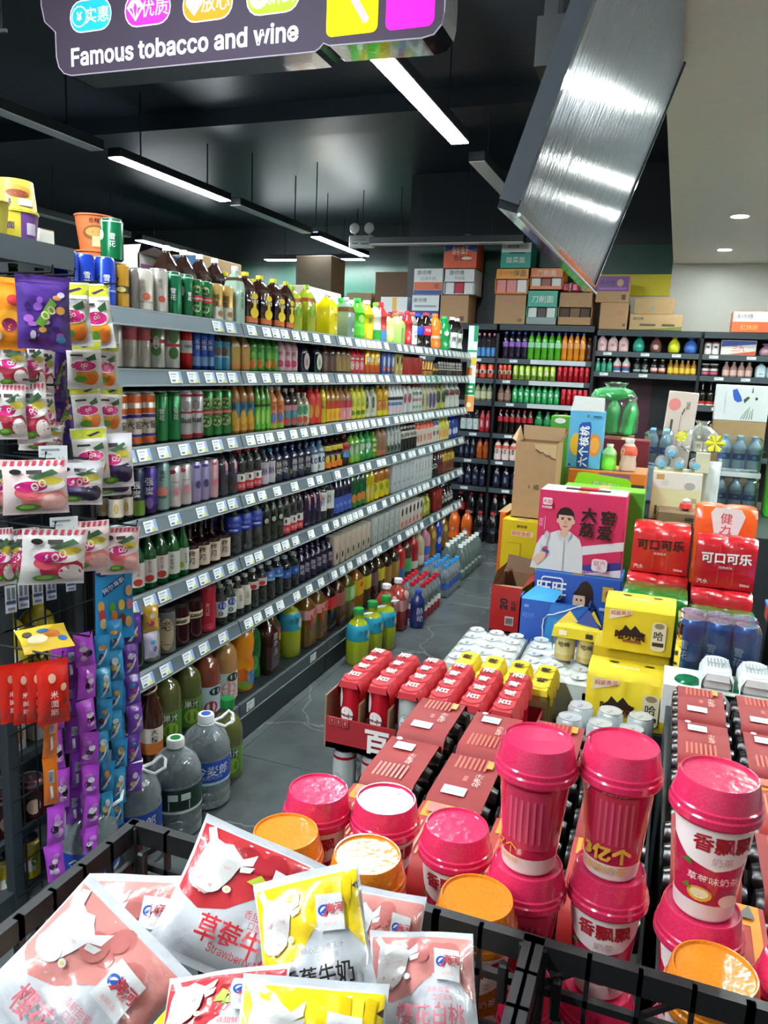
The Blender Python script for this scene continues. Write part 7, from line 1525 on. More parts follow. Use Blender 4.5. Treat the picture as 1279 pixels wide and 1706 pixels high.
for i in range(5):
    obj('divider', G().box(-.003, .004, .02, .003, .05, .14, 'k#7a5a3c'), tr, (-.18 + .084 * i, 0, 0))
SP['bud_low'] = SP['bud_silver']
for i in range(6):
    place(proto('bud_silver', .168, False, 14), (-.762 + .085 * i, 1.84, .3335), -.3, f'{ORD[i]} silver beer can from the left below the red tray', 'silver cans below the tray')
    place(proto('bud_silver', .168, False, 14), (-.762 + .085 * i, 1.99, .3335), -.3, f'{ORD[i]} silver beer can from the left in the rear line below the red tray', 'silver cans below the tray')

# ---- white trays of cans in film
SP['white_lid_can'] = ('beer_can', 'white beer can', 'can', 'can', .033, 'm#cfd4d4', 0, [(.3, .5, 'm#b5323a')], None, [])
for tnum, (x0, x1) in enumerate(((-.632, -.415), (-.402, -.158))):
    nx = 3; px = (x1 - x0) / nx; nm = ('left', 'right')[tnum]
    t = thing('film_wrapped_tray', f'{nm} white film wrapped tray of cans behind the yellow packs', 'tray', ((x0 + x1) / 2, 2.335, .474))
    w = x1 - x0
    obj('tray_body', G().box(-w / 2, 0, 0, w / 2, .37, .05, 'k#d6d8d4').box(w / 2 - .02, .0, .05, w / 2, .37, .11, 'k#b5343a'), t)
    g = G(); nn, mm = 18, 30
    V = []
    for j in range(mm + 1):
        for i in range(nn + 1):
            u, v = w * i / nn - w / 2, .37 * j / mm
            cx = (u + w / 2) / px - .5; cy = v / .0735 - .5
            d = math.hypot((cx - round(max(0, min(nx - 1, cx)))) * px, (cy - round(max(0, min(4, cy)))) * .0735)
            z = .143 if d < .027 else .143 - .010 * min(1, (d - .027) / .012)
            e = min(u + w / 2, w / 2 - u, v, .37 - v)
            V.append((u, v, z - (.012 * (1 - e / .02) if e < .02 else 0)))
    F = [(j * (nn + 1) + i, j * (nn + 1) + i + 1, (j + 1) * (nn + 1) + i + 1, (j + 1) * (nn + 1) + i) for j in range(mm) for i in range(nn)]
    g.add(V, F, 'f#d3dad8', True)
    for a, b in (((-w / 2, 0), (w / 2, 0)), ((w / 2, 0), (w / 2, .37)), ((-w / 2, .37), (-w / 2, 0))):
        g.add([(a[0], a[1], .05), (b[0], b[1], .05), (b[0], b[1], .132), (a[0], a[1], .132)], [(0, 1, 2, 3)], 'f#cdd4d2')
    obj('film', g, t)
    for j in range(5):
        for i in range(nx):
            cx = -w / 2 + px * (i + .5); cy = .0735 * (j + .5)
            g = G().lathe([(.026, .1455), (.027, .147), (.025, .1465), (.024, .1445), (0, .1445)], M('m#dfe4e4'), 16, (cx, cy, 0), cap0=False)
            g.box(cx - .004, cy - .014, .1445, cx + .004, cy + .006, .146, M('m#a9b0b0'))
            obj('can_lid', g, t)

# ---- lying plum drink packs (black can ends, maroon sleeve)
def lying(name, lab, x, y, z, sleeve, accent, kind, grp=None, n=3, w=.112):
    t = thing(name, lab, 'drinks pack', (x, y, z), 0, grp)
    R = .033
    me = CANL
    for j in range(n):
        o = obj('can', me, t, (w / 2 + .004, R + .067 * j, R)); o.rotation_euler = (0, -PI / 2, 0)
    obj('sleeve', SLEEVES[kind][0], t); obj('print', SLEEVES[kind][1], t)
    return t
CANL = G().lathe([(.020, 0), (.0225, .001), (.024, .006), (.0325, .022), (.0325, .098), (.024, .114), (.0225, .119), (.02, .12)], 'm#1c1718', 16, mats=None).mesh('can')
SLEEVES = {}
def sleeve(kind, mat, prints, n=3, w=.100):
    g = G(); R = .0342; L_ = .067 * n
    prof = [(0 - .002, .004), (-.003, R), (.006, .060), (.02, 2 * R), (L_ - .022, 2 * R), (L_ - .008, .060), (L_ + .001, R), (L_, .004)]
    V = []; k = 9
    for i in range(k):
        x = -w / 2 + w * i / (k - 1)
        for (y, z) in prof:
            V.append((x, y, z))
    m = len(prof)
    g.add(V, [(i * m + j, (i + 1) * m + j, (i + 1) * m + j + 1, i * m + j + 1) for i in range(k - 1) for j in range(m - 1)], mat, True)
    P = lambda u, v, hh: (u, v, 2 * R + hh + .0003)
    SLEEVES[kind] = (g.mesh('sleeve', 60), G().prints(prints, P).mesh('print'))
def lines(u0, u1, v0, v1, n, mat):
    return [('r', u0 + (u1 - u0) * (i + .2) / n, v0, u0 + (u1 - u0) * (i + .65) / n, v1, mat) for i in range(n)]
sleeve('maroon', 'k#8a2526', lines(-.034, .03, .13, .175, 7, 'l#c94a34') + [('r', -.03, .03, .012, .058, 'l#d8dcd8'), ('r', -.026, .038, .008, .044, 'l#8fa8b8'), ('t', '乌梅汁', .022, .092, .016, 'l#e0b8ac', 90, .02), ('t', '酸甜', .0, .09, .009, 'l#d88a78', 90), ('r', .026, .14, .038, .168, 'l#e0902f')])
sleeve('maroon_b', 'k#8f2728', lines(-.036, .026, .025, .075, 7, 'l#cf5038') + [('r', -.03, .13, .008, .158, 'l#d8dcd8'), ('r', -.026, .138, .004, .144, 'l#8fa8b8'), ('t', '乌梅汁', .016, .1, .014, 'l#e0b8ac', 90, .02), ('e', -.03, .168, .006, .006, 'l#e0c0b8')])
sleeve('orange', 'k#a3302a', [('r', -.043, .135, .043, .180, 'k#e08a22'), ('r', .030, .02, .043, .135, 'k#e08a22')] + lines(-.036, .02, .03, .12, 7, 'l#e0643a') + [('g', [(.012, .146), (.036, .146), (.03, .176)], 'l#26201c'), ('r', -.036, .145, -.006, .172, 'l#b8402c')])
k = 0
for ci, x in enumerate((-.415, -.285, -.157, -.030)):
    cn = ['leftmost', 'second', 'third', 'fourth'][ci]
    seq = [('maroon', 1.392), ('maroon_b', 1.188), ('orange', .99)] if ci % 2 == 0 else [('maroon_b', 1.375), ('maroon', 1.172), ('orange', .99 - .018)]
    for r_, (kd, y) in enumerate(seq):
        y = max(y, .99)
        lying('plum_drink_pack', f'{"orange bordered" if kd == "orange" else "maroon"} lying can pack, {["far", "middle", "near"][r_]} one in the {cn} column left of centre', x, y, .7535, '', '', kd)
        if ci == 0:
            lying('plum_drink_pack', f'lying can pack underneath the {["far", "middle", "near"][r_]} one of the leftmost column', x, y, .6845, '', '', kd)
        else:
            obj('tier', G().box(x - .055, y, .682, x + .055, y + .2, .7525, M('d#2c3236')), st)
for ci, x in enumerate((.126, .256)):
    for r_, (kd, y) in enumerate((('maroon', 1.74), ('maroon_b', 1.535), ('orange', 1.33))):
        lying('plum_drink_pack', f'{"orange bordered" if kd == "orange" else "maroon"} lying can pack, {["far", "middle", "near"][r_]} one in the {["left", "right"][ci]} column at the right', x, y, .7515, '', '', kd)

for ci, x in enumerate((.116, .246, .352)):
    if ci < 2:
        lying('plum_drink_pack', f'maroon lying can pack beside the stacked cups, {["left", "right"][ci]} of two', x, 1.135 - .004, .7515, '', '', 'maroon')
for ci, x in enumerate((.14, .262)):
    lying('plum_drink_pack', f'maroon lying can pack just behind the right stacked cup, {["left", "right"][ci]} of two', x, .925, .7515, '', '', 'orange')
obj('tier', G().box(.062, .99, 0, .40, 1.12, .749, M('d#2c3236')), st) if False else None
obj('tier', G().box(.165, .90, 0, .41, .982, .7498, M('d#2c3236')), st)
# ---- silver cans, yellow packs, blue cans
SP['silver_top'] = ('beer_can', 'plain silver can', 'can', 'can', .033, 'm#bfc6c6', 0, [], ('Go', 'l#7a8488', .7, .5, 0), [])
for j in range(2):
    for i in range(3):
        place(proto('silver_top', .148, False, 18), (-.168 + .075 * i + .018 * j, 1.885 + .085 * j, .553), -.4, f'{ORD[i]} silver can from the left in the {["front", "rear"][j]} line behind the pink cups', 'silver cans behind the cups')
def hbpack(lab, x0, x1, y0, y1, z0, z1, slant=.0):
    w, d, h = x1 - x0, y1 - y0, z1 - z0
    t = thing('beer_pack', lab, 'drinks pack', ((x0 + x1) / 2, y0, z0))
    g = G()
    prof = [(0.0, 0), (0, h * .86), (.012, h * .97), (.03, h), (d - .03, h), (d - .012, h * .97), (d, h * .86), (d, 0)]
    k = 13; V = []
    for i in range(k):
        x = -w / 2 + w * i / (k - 1)
        s = abs(math.sin(PI * (i / (k - 1)) * 3)) ** .6
        for q, (y, z) in enumerate(prof):
            V.append((x, y - (.004 * s if q in (0, 1) else 0) + (.004 * s if q in (6, 7) else 0), z + (.002 * s if 2 < q < 5 else 0)))
    m = len(prof)
    g.add(V, [(i * m + j, (i + 1) * m + j, (i + 1) * m + j + 1, i * m + j + 1) for i in range(k - 1) for j in range(m - 1)], 'k#dcc11c', True)
    obj('sleeve', g, t)
    P = lambda u, v, hh: (u, -.0046 - hh, v)
    it = [('g', [(-w * .42, h * .62), (-w * .1, h * .78), (-w * .1, h * .86), (-w * .42, h * .84)], 'l#e8d8b8'), ('t', '超级勇闯', -w * .26, h * .78, h * .1, 'l#c0402c', 4, .02),
          ('g', [(-w * .26, h * .32), (-w * .18, h * .55), (-w * .1, h * .45), (-w * .04, h * .56), (w * .12, h * .32)], 'l#2a1f1c'), *heavy('哈尔滨', -w * .1, h * .34, h * .2, 'l#3a1c14', 0, .03), ('r', -w * .2, h * .2, w * .06, h * .25, 'l#8a4a24'),
          ('g', rrect(w * .2, h * .1, w * .4, h * .7, .012), 'l#d8cfae'), ('e', w * .3, h * .62, w * .07, h * .06, 'l#8f7f5a'), ('t', '哈', w * .3, h * .42, h * .2, 'l#2a2018', 0, .03), ('r', w * .22, h * .2, w * .38, h * .28, 'l#3a2a1c')]
    obj('print', G().prints(it, P), t)
    PT = lambda u, v, hh: (u, v, h + .0022 + hh)
    obj('print', G().prints([('t', '哈尔滨啤酒', -w * .05, d * .3, h * .1, 'l#f0e6c8', -3, .02), ('e', -w * .2, d * .55, .014, .006, 'l#2a2018'), ('e', w * .24, d * .55, .014, .006, 'l#2a2018')], PT), t)
    me = proto('gold_pack', round(h * .93, 2), False, 14)
    for i in range(3):
        for j in range(2):
            obj('can', me[2][0][1], t, (-w / 2 + .033 + (w - .066) * i / 2, .04 + .066 * j if d > .12 else d / 2, .002))
    return t
hbpack('yellow six can beer pack standing in front, its label facing the aisle', -.150, .064, 2.085, 2.215, .6125, .765)
hbpack('yellow six can beer pack on top of the front yellow one', -.128, .060, 2.20, 2.335, .790, .93)
obj('flat_carton', G().box(-.15, 2.217, .6125, .06, 2.355, .789, 'k#cdb41c', .004), None, label='plain yellow pack supporting the upper yellow beer pack', cat='drinks pack')
SP['blue_film_can'] = ('beer_can', 'blue can under film', 'can', 'can', .033, 'm#2f68b4', 0, [(.05, .3, 'm#4f94cc')], ('雪花', 'l#c9dcec', .5, .8, 1), [])
for j in range(2):
    for i in range(3):
        place(proto('blue_film_can', .168, False, 18), (.104 + .068 * i, 2.185 + .067 * j, .749), -.5, f'{ORD[i]} blue film wrapped can from the left, {["front", "rear"][j]} line beside yellow packs', 'blue cans in film')
obj('shrink_film', G().box(.068, 2.149, .7505, .276, 2.288, .9195, 'x#c4cbd8', .014), None, label='clear shrink film over the blue cans', cat='film')
# white carton with green cans and two white lying packs
wc = thing('white_carton_tray', 'white carton tray with notched front showing green cans', 'tray', (.215, 1.975, .692))
g = G()
n = 3; W2 = .34
poly = [(-W2 / 2, 0), (W2 / 2, 0), (W2 / 2, .10)]
for i in range(n):
    c = W2 / 2 - W2 * (i + .5) / n
    poly += [(c + .028, .10), (c, .062), (c - .028, .10)]
poly += [(-W2 / 2, .10)]
g.prism(poly, 0, .004, 'k#d9dcd8')
g.box(-W2 / 2, .004, 0, W2 / 2, .14, .012, 'k#d0d3ce').box(-W2 / 2, .004, 0, -W2 / 2 + .004, .14, .1, 'k#d0d3ce').box(W2 / 2 - .004, .004, 0, W2 / 2, .14, .1, 'k#d0d3ce')
obj('tray_body', g, wc)
for i in range(3):
    obj('can', proto('green_can_beer', .10, False, 12)[2][0][1], wc, (W2 / 2 - W2 * (i + .5) / n, .05, .013))
SLW = {}
sleeve('white', 'k#d8dcdb', [('r', -.03, .05, .03, .12, 'l#c2c8c8')] + [('r', -.028 + .008 * i, .055, -.024 + .008 * i, .115, 'l#6a7074') for i in range(7)])
obj('carton_lid', G().box(-W2 / 2, .0, .1005, W2 / 2, .14, .104, 'k#d6d9d5'), wc)
for i, x in enumerate((.168, .258)):
    t = thing('white_pack', f'white scalloped can pack with barcode, {["left", "right"][i]} one on the white carton tray', 'drinks pack', (x, 1.985, .7975))
    g, tx = collar(2, .08, 'k#d5dad8', '', 'l#7a8286', '')
    o = obj('collar', g, t, (0, 0, -.128))
    obj('print', G().prints([('r', -.024 + .008 * q, .03, -.020 + .008 * q, .10, 'l#8a9296') for q in range(7)], lambda u, v, hh: (u, v, .0488 + hh)), t)
    obj('pack_body', G().box(-.034, .004, 0, .034, .13, .038, 'k#c9cfcd', .006), t)

# ---- torn blue box with two golden cans, blue dairy box, pink soda box
op = thing('open_can_pack', 'opened yellow and blue can pack with two golden cans', 'drinks pack', (-.225, 2.47, .6225))
for i in range(2):
    pr = proto('gold_pack', .115, False, 18)
    for pn, me, _ in pr[2]:
        obj({'body': 'can', 'lid': 'can_lid', 'label': 'can_print'}[pn], me, op, (-.036 + .072 * i, .036, 0))
g = G().add([(-.078, -.002, .085), (.078, -.002, .085), (.074, .005, .118), (-.074, .005, .118), (-.06, .05, .125), (.06, .05, .125)], [(0, 1, 2, 3), (3, 2, 5, 4)], 'k#d9c21c')
g.add([(-.078, -.002, .085), (-.074, .005, .118), (-.078, .07, .118), (-.08, .07, .0)], [(0, 1, 2, 3)], 'k#d0b81c').add([(.078, -.002, .085), (.074, .005, .118), (.078, .07, .118), (.08, .07, .0)], [(0, 3, 2, 1)], 'k#d0b81c')
obj('collar', g, op)
g = G().add([(-.07, .03, .121), (-.03, .045, .165), (.0, .03, .135)], [(0, 1, 2)], 'k#d0b428').add([(.07, .03, .121), (.03, .05, .175), (-.005, .03, .13)], [(0, 1, 2)], 'k#2a3f8a').add([(.075, .05, .121), (.045, .06, .17), (.03, .06, .15)], [(0, 1, 2)], 'k#d9c21c')
obj('torn_flap', g, op)
obj('print', G().prints([('r', -.055, .093, -.03, .11, 'l#e6dfb8'), ('r', .03, .093, .052, .108, 'l#3a3018')], lambda u, v, hh: (u, -.0025 + (v - .085) * .2 - hh - .002, v)), op)
BX1, BX2 = 'l#2a55ae', 'l#2c86c8'
tb = thing('torn_box', 'torn open blue carton with ragged white edge', 'box', (-.335, 2.735, .5515))
g = G().box(-.125, 0, 0, .125, .006, .19, BX1).box(-.125, 0, 0, -.119, .06, .2, 'l#274a9a').box(.119, 0, 0, .125, .06, .2, BX1).box(-.125, 0, 0, .125, .06, .004, BX1)
obj('carton_body', g, tb)
g = G().add([(-.125, .0, .19), (.0, .0, .19), (.02, .05, .225), (-.08, .05, .23)], [(0, 1, 2, 3)], 'l#3f9fd6').add([(-.035, -.012, .0), (.03, -.012, .0), (.07, -.004, .12), (-.02, -.006, .14)], [(0, 1, 2, 3)], BX2).add([(-.02, -.006, .14), (.07, -.004, .12), (.12, -.001, .19), (-.01, -.001, .185)], [(0, 1, 2, 3)], 'l#2f6fbe')
obj('flap', g, tb)
rr = random.Random(2)
pts = [(-.034 + rr.uniform(-.004, .004), -.0135, z * .0142) for z in range(10)] + [(-.02 + .02 * i, -.008, .142 + rr.uniform(-.004, .006) + .008 * i) for i in range(7)]
obj('torn_edge', G().tube(pts, .0022, 'l#dfe6e6', 4), tb, label='ragged white torn edge')
obj('print', G().prints([('t', '旺仔', -.09, .13, .022, 'l#5a86cc', 0, .02), ('e', -.1, .165, .01, .006, 'l#6a96d4')], flatP(-.0006)), tb)
def blue_prints(w, h):
    a = lambda u, v: (w * u, h * v)
    H, SKN = 'l#2a1c1c', 'l#e3c0a8'
    return [('g', rrect(-w * .42, h * .64, -w * .16, h * .94, .012), 'l#d8e2f0'), ('g', rrect(-w * .41, h * .66, -w * .17, h * .92, .011), 'l#2340a0'), *heavy('旺旺', -w * .29, h * .79, h * .2, 'l#eef2f6', 0, .02),
            ('e', *a(.1, .72), w * .1, h * .22, H), ('e', *a(.04, .66), w * .072, h * .19, SKN), ('g', [a(-.04, .74), a(.06, .92), a(.17, .86), a(.12, .74)], H), ('e', *a(.015, .68), w * .011, h * .016, H), ('e', *a(.065, .68), w * .011, h * .016, H), ('g', [a(.03, .63), a(.045, .63), a(.04, .59), a(.028, .59)], 'l#cfa08a'), ('e', *a(.035, .55), w * .02, h * .012, 'l#b85a5a'),
            ('g', [a(-.08, .01), a(.22, .01), a(.14, .44), a(.0, .44)], 'l#3f5fb8'), ('r', w * .3, h * .7, w * .42, h * .9, 'l#c9a24a'), ('e', *a(.36, .8), w * .03, h * .05, 'l#8a6a2a'), ('r', w * .28, h * .58, w * .44, h * .62, 'l#9fb8e0')]
carton('carton', 'blue dairy carton with a printed woman under the pink box', 'box', -.425, -.115, 2.81, 2.995, .5515, .835, 'l#2c5ab6', 'l#3a86cc', blue_prints)
PW, PH = .308, .30
def pink_prints(w, h):
    U = lambda x: (x - 562) * .000578; V = lambda y: (1295 - y) * .000545
    def poly(*p): return [(U(a), V(b)) for a, b in p]
    SK, SH, BLKK = 'l#d6ab94', 'l#d4d3d6', 'l#1f1715'
    return [('g', poly((585, 1105), (835, 1045), (835, 1105), (590, 1165)), 'l#d9d6dc'), ('g', poly((560, 1240), (790, 1190), (832, 1185), (832, 1290), (560, 1290)), 'l#3a3a8a'), ('g', poly((600, 1292), (832, 1235), (832, 1292)), 'l#dcd8de'),
            ('g', poly((330, 1060), (430, 1012), (500, 1012), (565, 1060), (590, 1130), (600, 1292), (268, 1292), (285, 1200), (300, 1120)), SH), ('g', poly((436, 1010), (500, 1010), (490, 1045), (465, 1060), (445, 1045)), SK),
            ('e', U(468), V(915), .032, .036, BLKK), ('g', poly((424, 905), (520, 905), (516, 960), (500, 1000), (470, 1018), (444, 1000), (428, 960)), SK), ('g', poly((420, 915), (430, 880), (470, 868), (510, 880), (522, 920), (500, 898), (455, 892), (430, 900)), BLKK),
            ('e', U(450), V(932), .0052, .0026, BLKK), ('e', U(492), V(932), .0052, .0026, BLKK), ('g', poly((440, 921), (462, 919), (462, 924), (440, 926)), BLKK), ('g', poly((480, 919), (504, 921), (504, 926), (480, 924)), BLKK), ('g', poly((466, 940), (474, 940), (480, 962), (462, 962)), 'l#c2937c'), ('g', poly((452, 976), (490, 976), (480, 986), (462, 986)), 'l#b0605a'),
            ('e', U(424), V(945), .005, .009, SK), ('e', U(521), V(945), .005, .009, SK),
            ('g', poly((468, 1050), (474, 1050), (478, 1290), (470, 1290)), 'l#b4b3ba'), ('g', poly((330, 1120), (336, 1120), (330, 1240), (322, 1240)), 'l#b4b3ba'), ('g', poly((430, 1012), (452, 1070), (440, 1075), (420, 1030)), 'l#c2c1c8'), ('g', poly((505, 1012), (484, 1068), (498, 1072), (515, 1030)), 'l#c2c1c8'),
            ('g', poly((280, 1230), (310, 1190), (350, 1165), (368, 1190), (345, 1230), (310, 1262)), SK), ('r', U(345), V(1200), U(372), V(1130), 'l#c23a5a'), ('r', U(350), V(1128), U(364), V(1080), 'l#c9d2d2'), ('g', poly((340, 1140), (385, 1160), (380, 1175), (338, 1160)), 'l#3a4a9a'), ('e', U(352), V(1185), .008, .010, SK), ('e', U(362), V(1050), .009, .016, 'l#b8bcc4'),
            *heavy('大', U(612), V(885), .054, BLKK, 0, .035), *heavy('窑', U(728), V(893), .054, BLKK, 0, .03), *heavy('荔', U(604), V(985), .054, BLKK, 0, .03), *heavy('爱', U(714), V(993), .054, BLKK, 0, .03),
            ('g', rrect(U(322), V(840), U(382), V(792), .006), 'l#e6d2da'), ('t', '大窑', U(352), V(818), .018, 'l#c22a4a', 0, .04), ('t', 'DAYAO', U(352), V(856), .0145, 'l#f0e6ea', 0, .04), ('t', '荔枝', U(322), V(960), .016, 'l#e6b8c4', 90), ('r', U(344), V(1010), U(347), V(920), 'l#e6b8c4'),
            ('g', rrect(U(655), V(1255), U(750), V(1170), .012), 'l#e2d8de'), ('t', '窑汽', U(703), V(1200), .022, 'l#c9607a', 0, .02), ('t', '水', U(703), V(1232), .02, 'l#c9607a', 0, .02), ('t', '荔枝味碳酸饮料×12', U(690), V(1268), .0125, 'l#d89ab4', 0, .02)]
pk = carton('carton', 'pink soda carton printed with a man in a white shirt', 'box', -.433, -.125, 2.83, 2.99, .8365, 1.1365, 'l#cf2f5f', 'l#e2d5da', pink_prints)
pk.location.z = .8365
obj('handle', G().box(-.07, .06, .3005, .09, .10, .3025, 'l#3a1a20').box(-.02, .05, .303, .05, .09, .31, 'l#b01f3a', .003), pk)
carton('carton', 'bright green carton standing right behind the pink box', 'box', -.375, -.072, 3.0, 3.14, .5515, 1.13, 'l#3f8f1f', 'l#6fb32a')
gf = thing('carton_flap_box', 'lime green display carton with raised flap behind the pink box', 'box', (-.26, 3.35, 0))
g = G().prism([(-.135, 1.03), (.125, 1.03), (.12, 1.12), (.105, 1.135), (-.075, 1.15), (-.1, 1.145)], 0, .004, 'l#8fd81e')
obj('flap', g, gf)
obj('print', G().prints([('t', '茶派果味', .02, 1.10, .03, 'l#3f6a1a', -4, .04), ('t', '茶派果味', .021, 1.1005, .029, 'l#e2eed0', -4, .0)], flatP(-.0004)), gf)
obj('carton_body', G().box(-.135, .005, 0, .125, .2, 1.03, 'l#5fae1c'), gf)

# ---- red "20" box, yellow box and tall brown box on the aisle side
def open_box(name, lab, x0, x1, y0, y1, z0, z1, front, side, inner, flaps, prints=None, cat='box'):
    w, d, h = x1 - x0, y1 - y0, z1 - z0
    t = thing(name, lab, cat, ((x0 + x1) / 2, y0, z0))
    th = .004
    g = G().box(-w / 2, 0, 0, w / 2, th, h, front, 0, {'back': inner}).box(-w / 2, th, 0, -w / 2 + th, d, h, side, 0, {'right': inner}).box(w / 2 - th, th, 0, w / 2, d, h, side, 0, {'left': inner}).box(-w / 2, d - th, 0, w / 2, d, h, side, 0, {'front': inner}).box(-w / 2, 0, 0, w / 2, d, th, inner)
    obj('carton_body', g, t)
    for a in flaps:
        obj('flap', G().add(*a), t)
    if prints: obj('print', G().prints(prints(w, h), flatP(-.0004)), t)
    return t
IN = 'k#8a6a4a'
open_box('open_box', 'red carton marked twenty with open brown flaps', -.598, -.478, 2.88, 3.13, .5515, .735, 'l#b5201f', 'l#a81f1f', IN,
         [([(-.06, .0, .183), (.06, .0, .183), (.06, .05, .178), (-.06, .045, .176)], [(0, 1, 2, 3)], 'k#a3845f'), ([(-.06, .25, .183), (.06, .25, .183), (.055, .27, .24), (-.055, .275, .25)], [(0, 1, 2, 3)], 'k#7a5a3c'), ([(.06, .02, .183), (.06, .23, .183), (.10, .22, .215), (.098, .03, .215)], [(0, 1, 2, 3)], 'l#a02a22'), ([(-.06, .02, .183), (-.06, .23, .183), (-.045, .22, .23), (-.05, .03, .235)], [(0, 1, 2, 3)], 'k#8f7048')],
         lambda w, h: [('t', '20', -.008, h * .62, .05, K_, 90, .05), ('t', '罐装', .03, h * .6, .022, 'l#2a1414', 90, .04), ('r', .0, h * .16, .034, h * .36, 'l#d8cfc8')] + [('r', .003, h * (.18 + .02 * i), .031, h * (.19 + .02 * i), K_) for i in range(8)])
carton('carton', 'yellow noodle carton with seam standing under the tall brown box', 'box', -.645, -.475, 3.235, 3.5, .7015, .935, 'l#d8bb16', None, lambda w, h: [('g', rrect(-.045, h * .7, .05, h * .8, .006), 'l#e6c2a0'), ('t', '鲜虾鱼板', .0, h * .75, .02, 'l#cc4a24', 0, .04), ('t', '康师傅', .0, h * .88, .015, K_, 0, .03), ('r', -.002, .004, .002, h * .56, 'l#a88f14'), ('r', -.06, h * .56, .002, h * .57, 'l#a88f14')])
carton('carton', 'orange carton behind the yellow one at the aisle side', 'box', -.672, -.647, 3.3, 3.55, 0.0, .95, 'l#d8661c')
brn = open_box('open_box', 'tall torn brown carton with open top standing on the yellow one', -.622, -.445, 3.29, 3.46, .936, 1.265, KR, KR, IN,
         [([(-.088, .17, .329), (.088, .17, .329), (.09, .19, .385), (-.095, .19, .39)], [(0, 1, 2, 3)], 'k#9a7a56'), ([(-.088, .0, .329), (-.088, .17, .329), (-.105, .165, .39), (-.108, .01, .34)], [(0, 1, 2, 3)], 'k#b08f66'), ([(.088, .0, .329), (.088, .17, .329), (.107, .165, .38), (.105, .02, .36)], [(0, 1, 2, 3)], 'k#a5845c')],
         lambda w, h: [('g', [(-.01, h * .985), (.083, h * .985), (.083, h * .8), (.07, h * .83), (.055, h * .86), (.03, h * .85), (.01, h * .9), (-.004, h * .92)], 'k#c9a87c'), ('t', '福', .01, h * .42, .026, 'l#5a452c', 0, .02), ('t', '⇈', -.02, h * .42, .018, 'l#5a452c')])
rr = random.Random(9)
obj('torn_edge', G().tube([(.083 - .0095 * i, -.002, .263 + .004 * i + rr.uniform(-.004, .004)) for i in range(10)], .002, 'l#3a2a1c', 4), brn, label='dark torn edge')

# ---- cola packs
def film_pack(lab, x0, x1, y0, y1, z0, z1, col, prints, n=2, bulge=.006, name='soda_pack'):
    w, d, h = x1 - x0, y1 - y0, z1 - z0
    t = thing(name, lab, 'drinks pack', ((x0 + x1) / 2, y0, z0))
    g = G(); k = 17; prof = [(.004, 0), (0, .012), (0, h * .78), (.006, h * .9), (.022, h * .985), (d * .5, h), (d - .022, h * .985), (d - .004, h * .9), (d, h * .78), (d, .0)]
    V = []
    for i in range(k):
        x = -w / 2 + w * i / (k - 1); s = abs(math.sin(PI * n * i / (k - 1))) ** .5
        for q, (y, z) in enumerate(prof):
            V.append((x, y - (bulge * (s - 1) * -1 * -1 if y < d / 2 else -bulge * (s - 1) * -1) , z - (1 - s) * (.006 if 3 <= q <= 6 else 0)))
    m = len(prof)
    g.add(V, [(i * m + j, (i + 1) * m + j, (i + 1) * m + j + 1, i * m + j + 1) for i in range(k - 1) for j in range(m - 1)], col, True)
    g.add([V[j] for j in range(m)], [tuple(range(m))[::-1]], col); g.add([V[(k - 1) * m + j] for j in range(m)], [tuple(range(m))], col)
    obj('film_sleeve', g, t)
    if prints: obj('print', G().prints(prints(w, h), lambda u, v, hh: (u, -.0008 - hh - (.001 if True else 0), v), lim=.04), t)
    return t
def coke(tc, full=True):
    def f(w, h):
        it = [('r', -w * .12, h * .1, -w * .115, h * .92, 'l#d8606a'), ('r', w * .13, h * .1, w * .135, h * .92, 'l#d8606a'), ('r', -w * .12, h * .915, w * .135, h * .925, 'l#d8606a'), *heavy('可口可乐', 0, h * .6, w * .21, tc, 2, .03)]
        if full:
            it += [('t', '汽水', -w * .36, h * .12, h * .1, 'l#e8d0d0', 0, .04), ('t', '330ml', w * .34, h * .12, h * .08, 'l#e8d0d0', 0, .03), ('t', '经典美味', 0, h * .42, h * .06, 'l#e8c8c8')]
        return it
    return f
film_pack('red cola pack with dark lettering, upper one at left', -.088, .092, 2.70, 2.84, .905, 1.07, 'f#cc2326', coke('l#3a0f12'))
film_pack('red cola pack underneath the dark lettered one', -.094, .098, 2.66, 2.84, .79, .903, 'f#c42024', lambda w, h: [('r', -w * .12, h * .05, w * .13, h * .6, 'l#d84a4a'), ('r', -w * .11, h * .08, w * .12, h * .57, 'l#c42024')])
film_pack('red cola pack with white lettering, upper one at right', .112, .288, 2.60, 2.70, .905, 1.072, 'f#b81824', coke('l#f0e6e4'))
film_pack('red cola pack underneath the white lettered one', .108, .288, 2.56, 2.70, .80, .903, 'f#bb1f28', lambda w, h: [('r', -w * .12, h * .05, w * .13, h * .6, 'l#d84a4a'), ('r', -w * .11, h * .08, w * .12, h * .57, 'l#bb1f28')])
film_pack('green drinks pack at the foot of the left cola packs', -.095, .098, 2.47, 2.652, .78, .89, 'f#1f6a24', lambda w, h: [('t', '雪碧', 0, h * .7, h * .2, 'l#a8c88a')])
film_pack('green drinks pack at the foot of the right cola packs', .104, .29, 2.43, 2.552, .78, .865, 'f#1f6a24', lambda w, h: [('t', '雪碧', 0, h * .7, h * .2, 'l#a8c88a')])
obj('tier', G().box(-.095, 2.47, .69, .29, 2.64, .7785, M('d#2c3236')), st)
obj('tier', G().box(.108, 2.566, .69, .29, 2.715, .798, M('d#2c3236')), st)
obj('tier', G().box(-.095, 2.666, .69, .098, 2.85, .788, M('d#2c3236')), st)
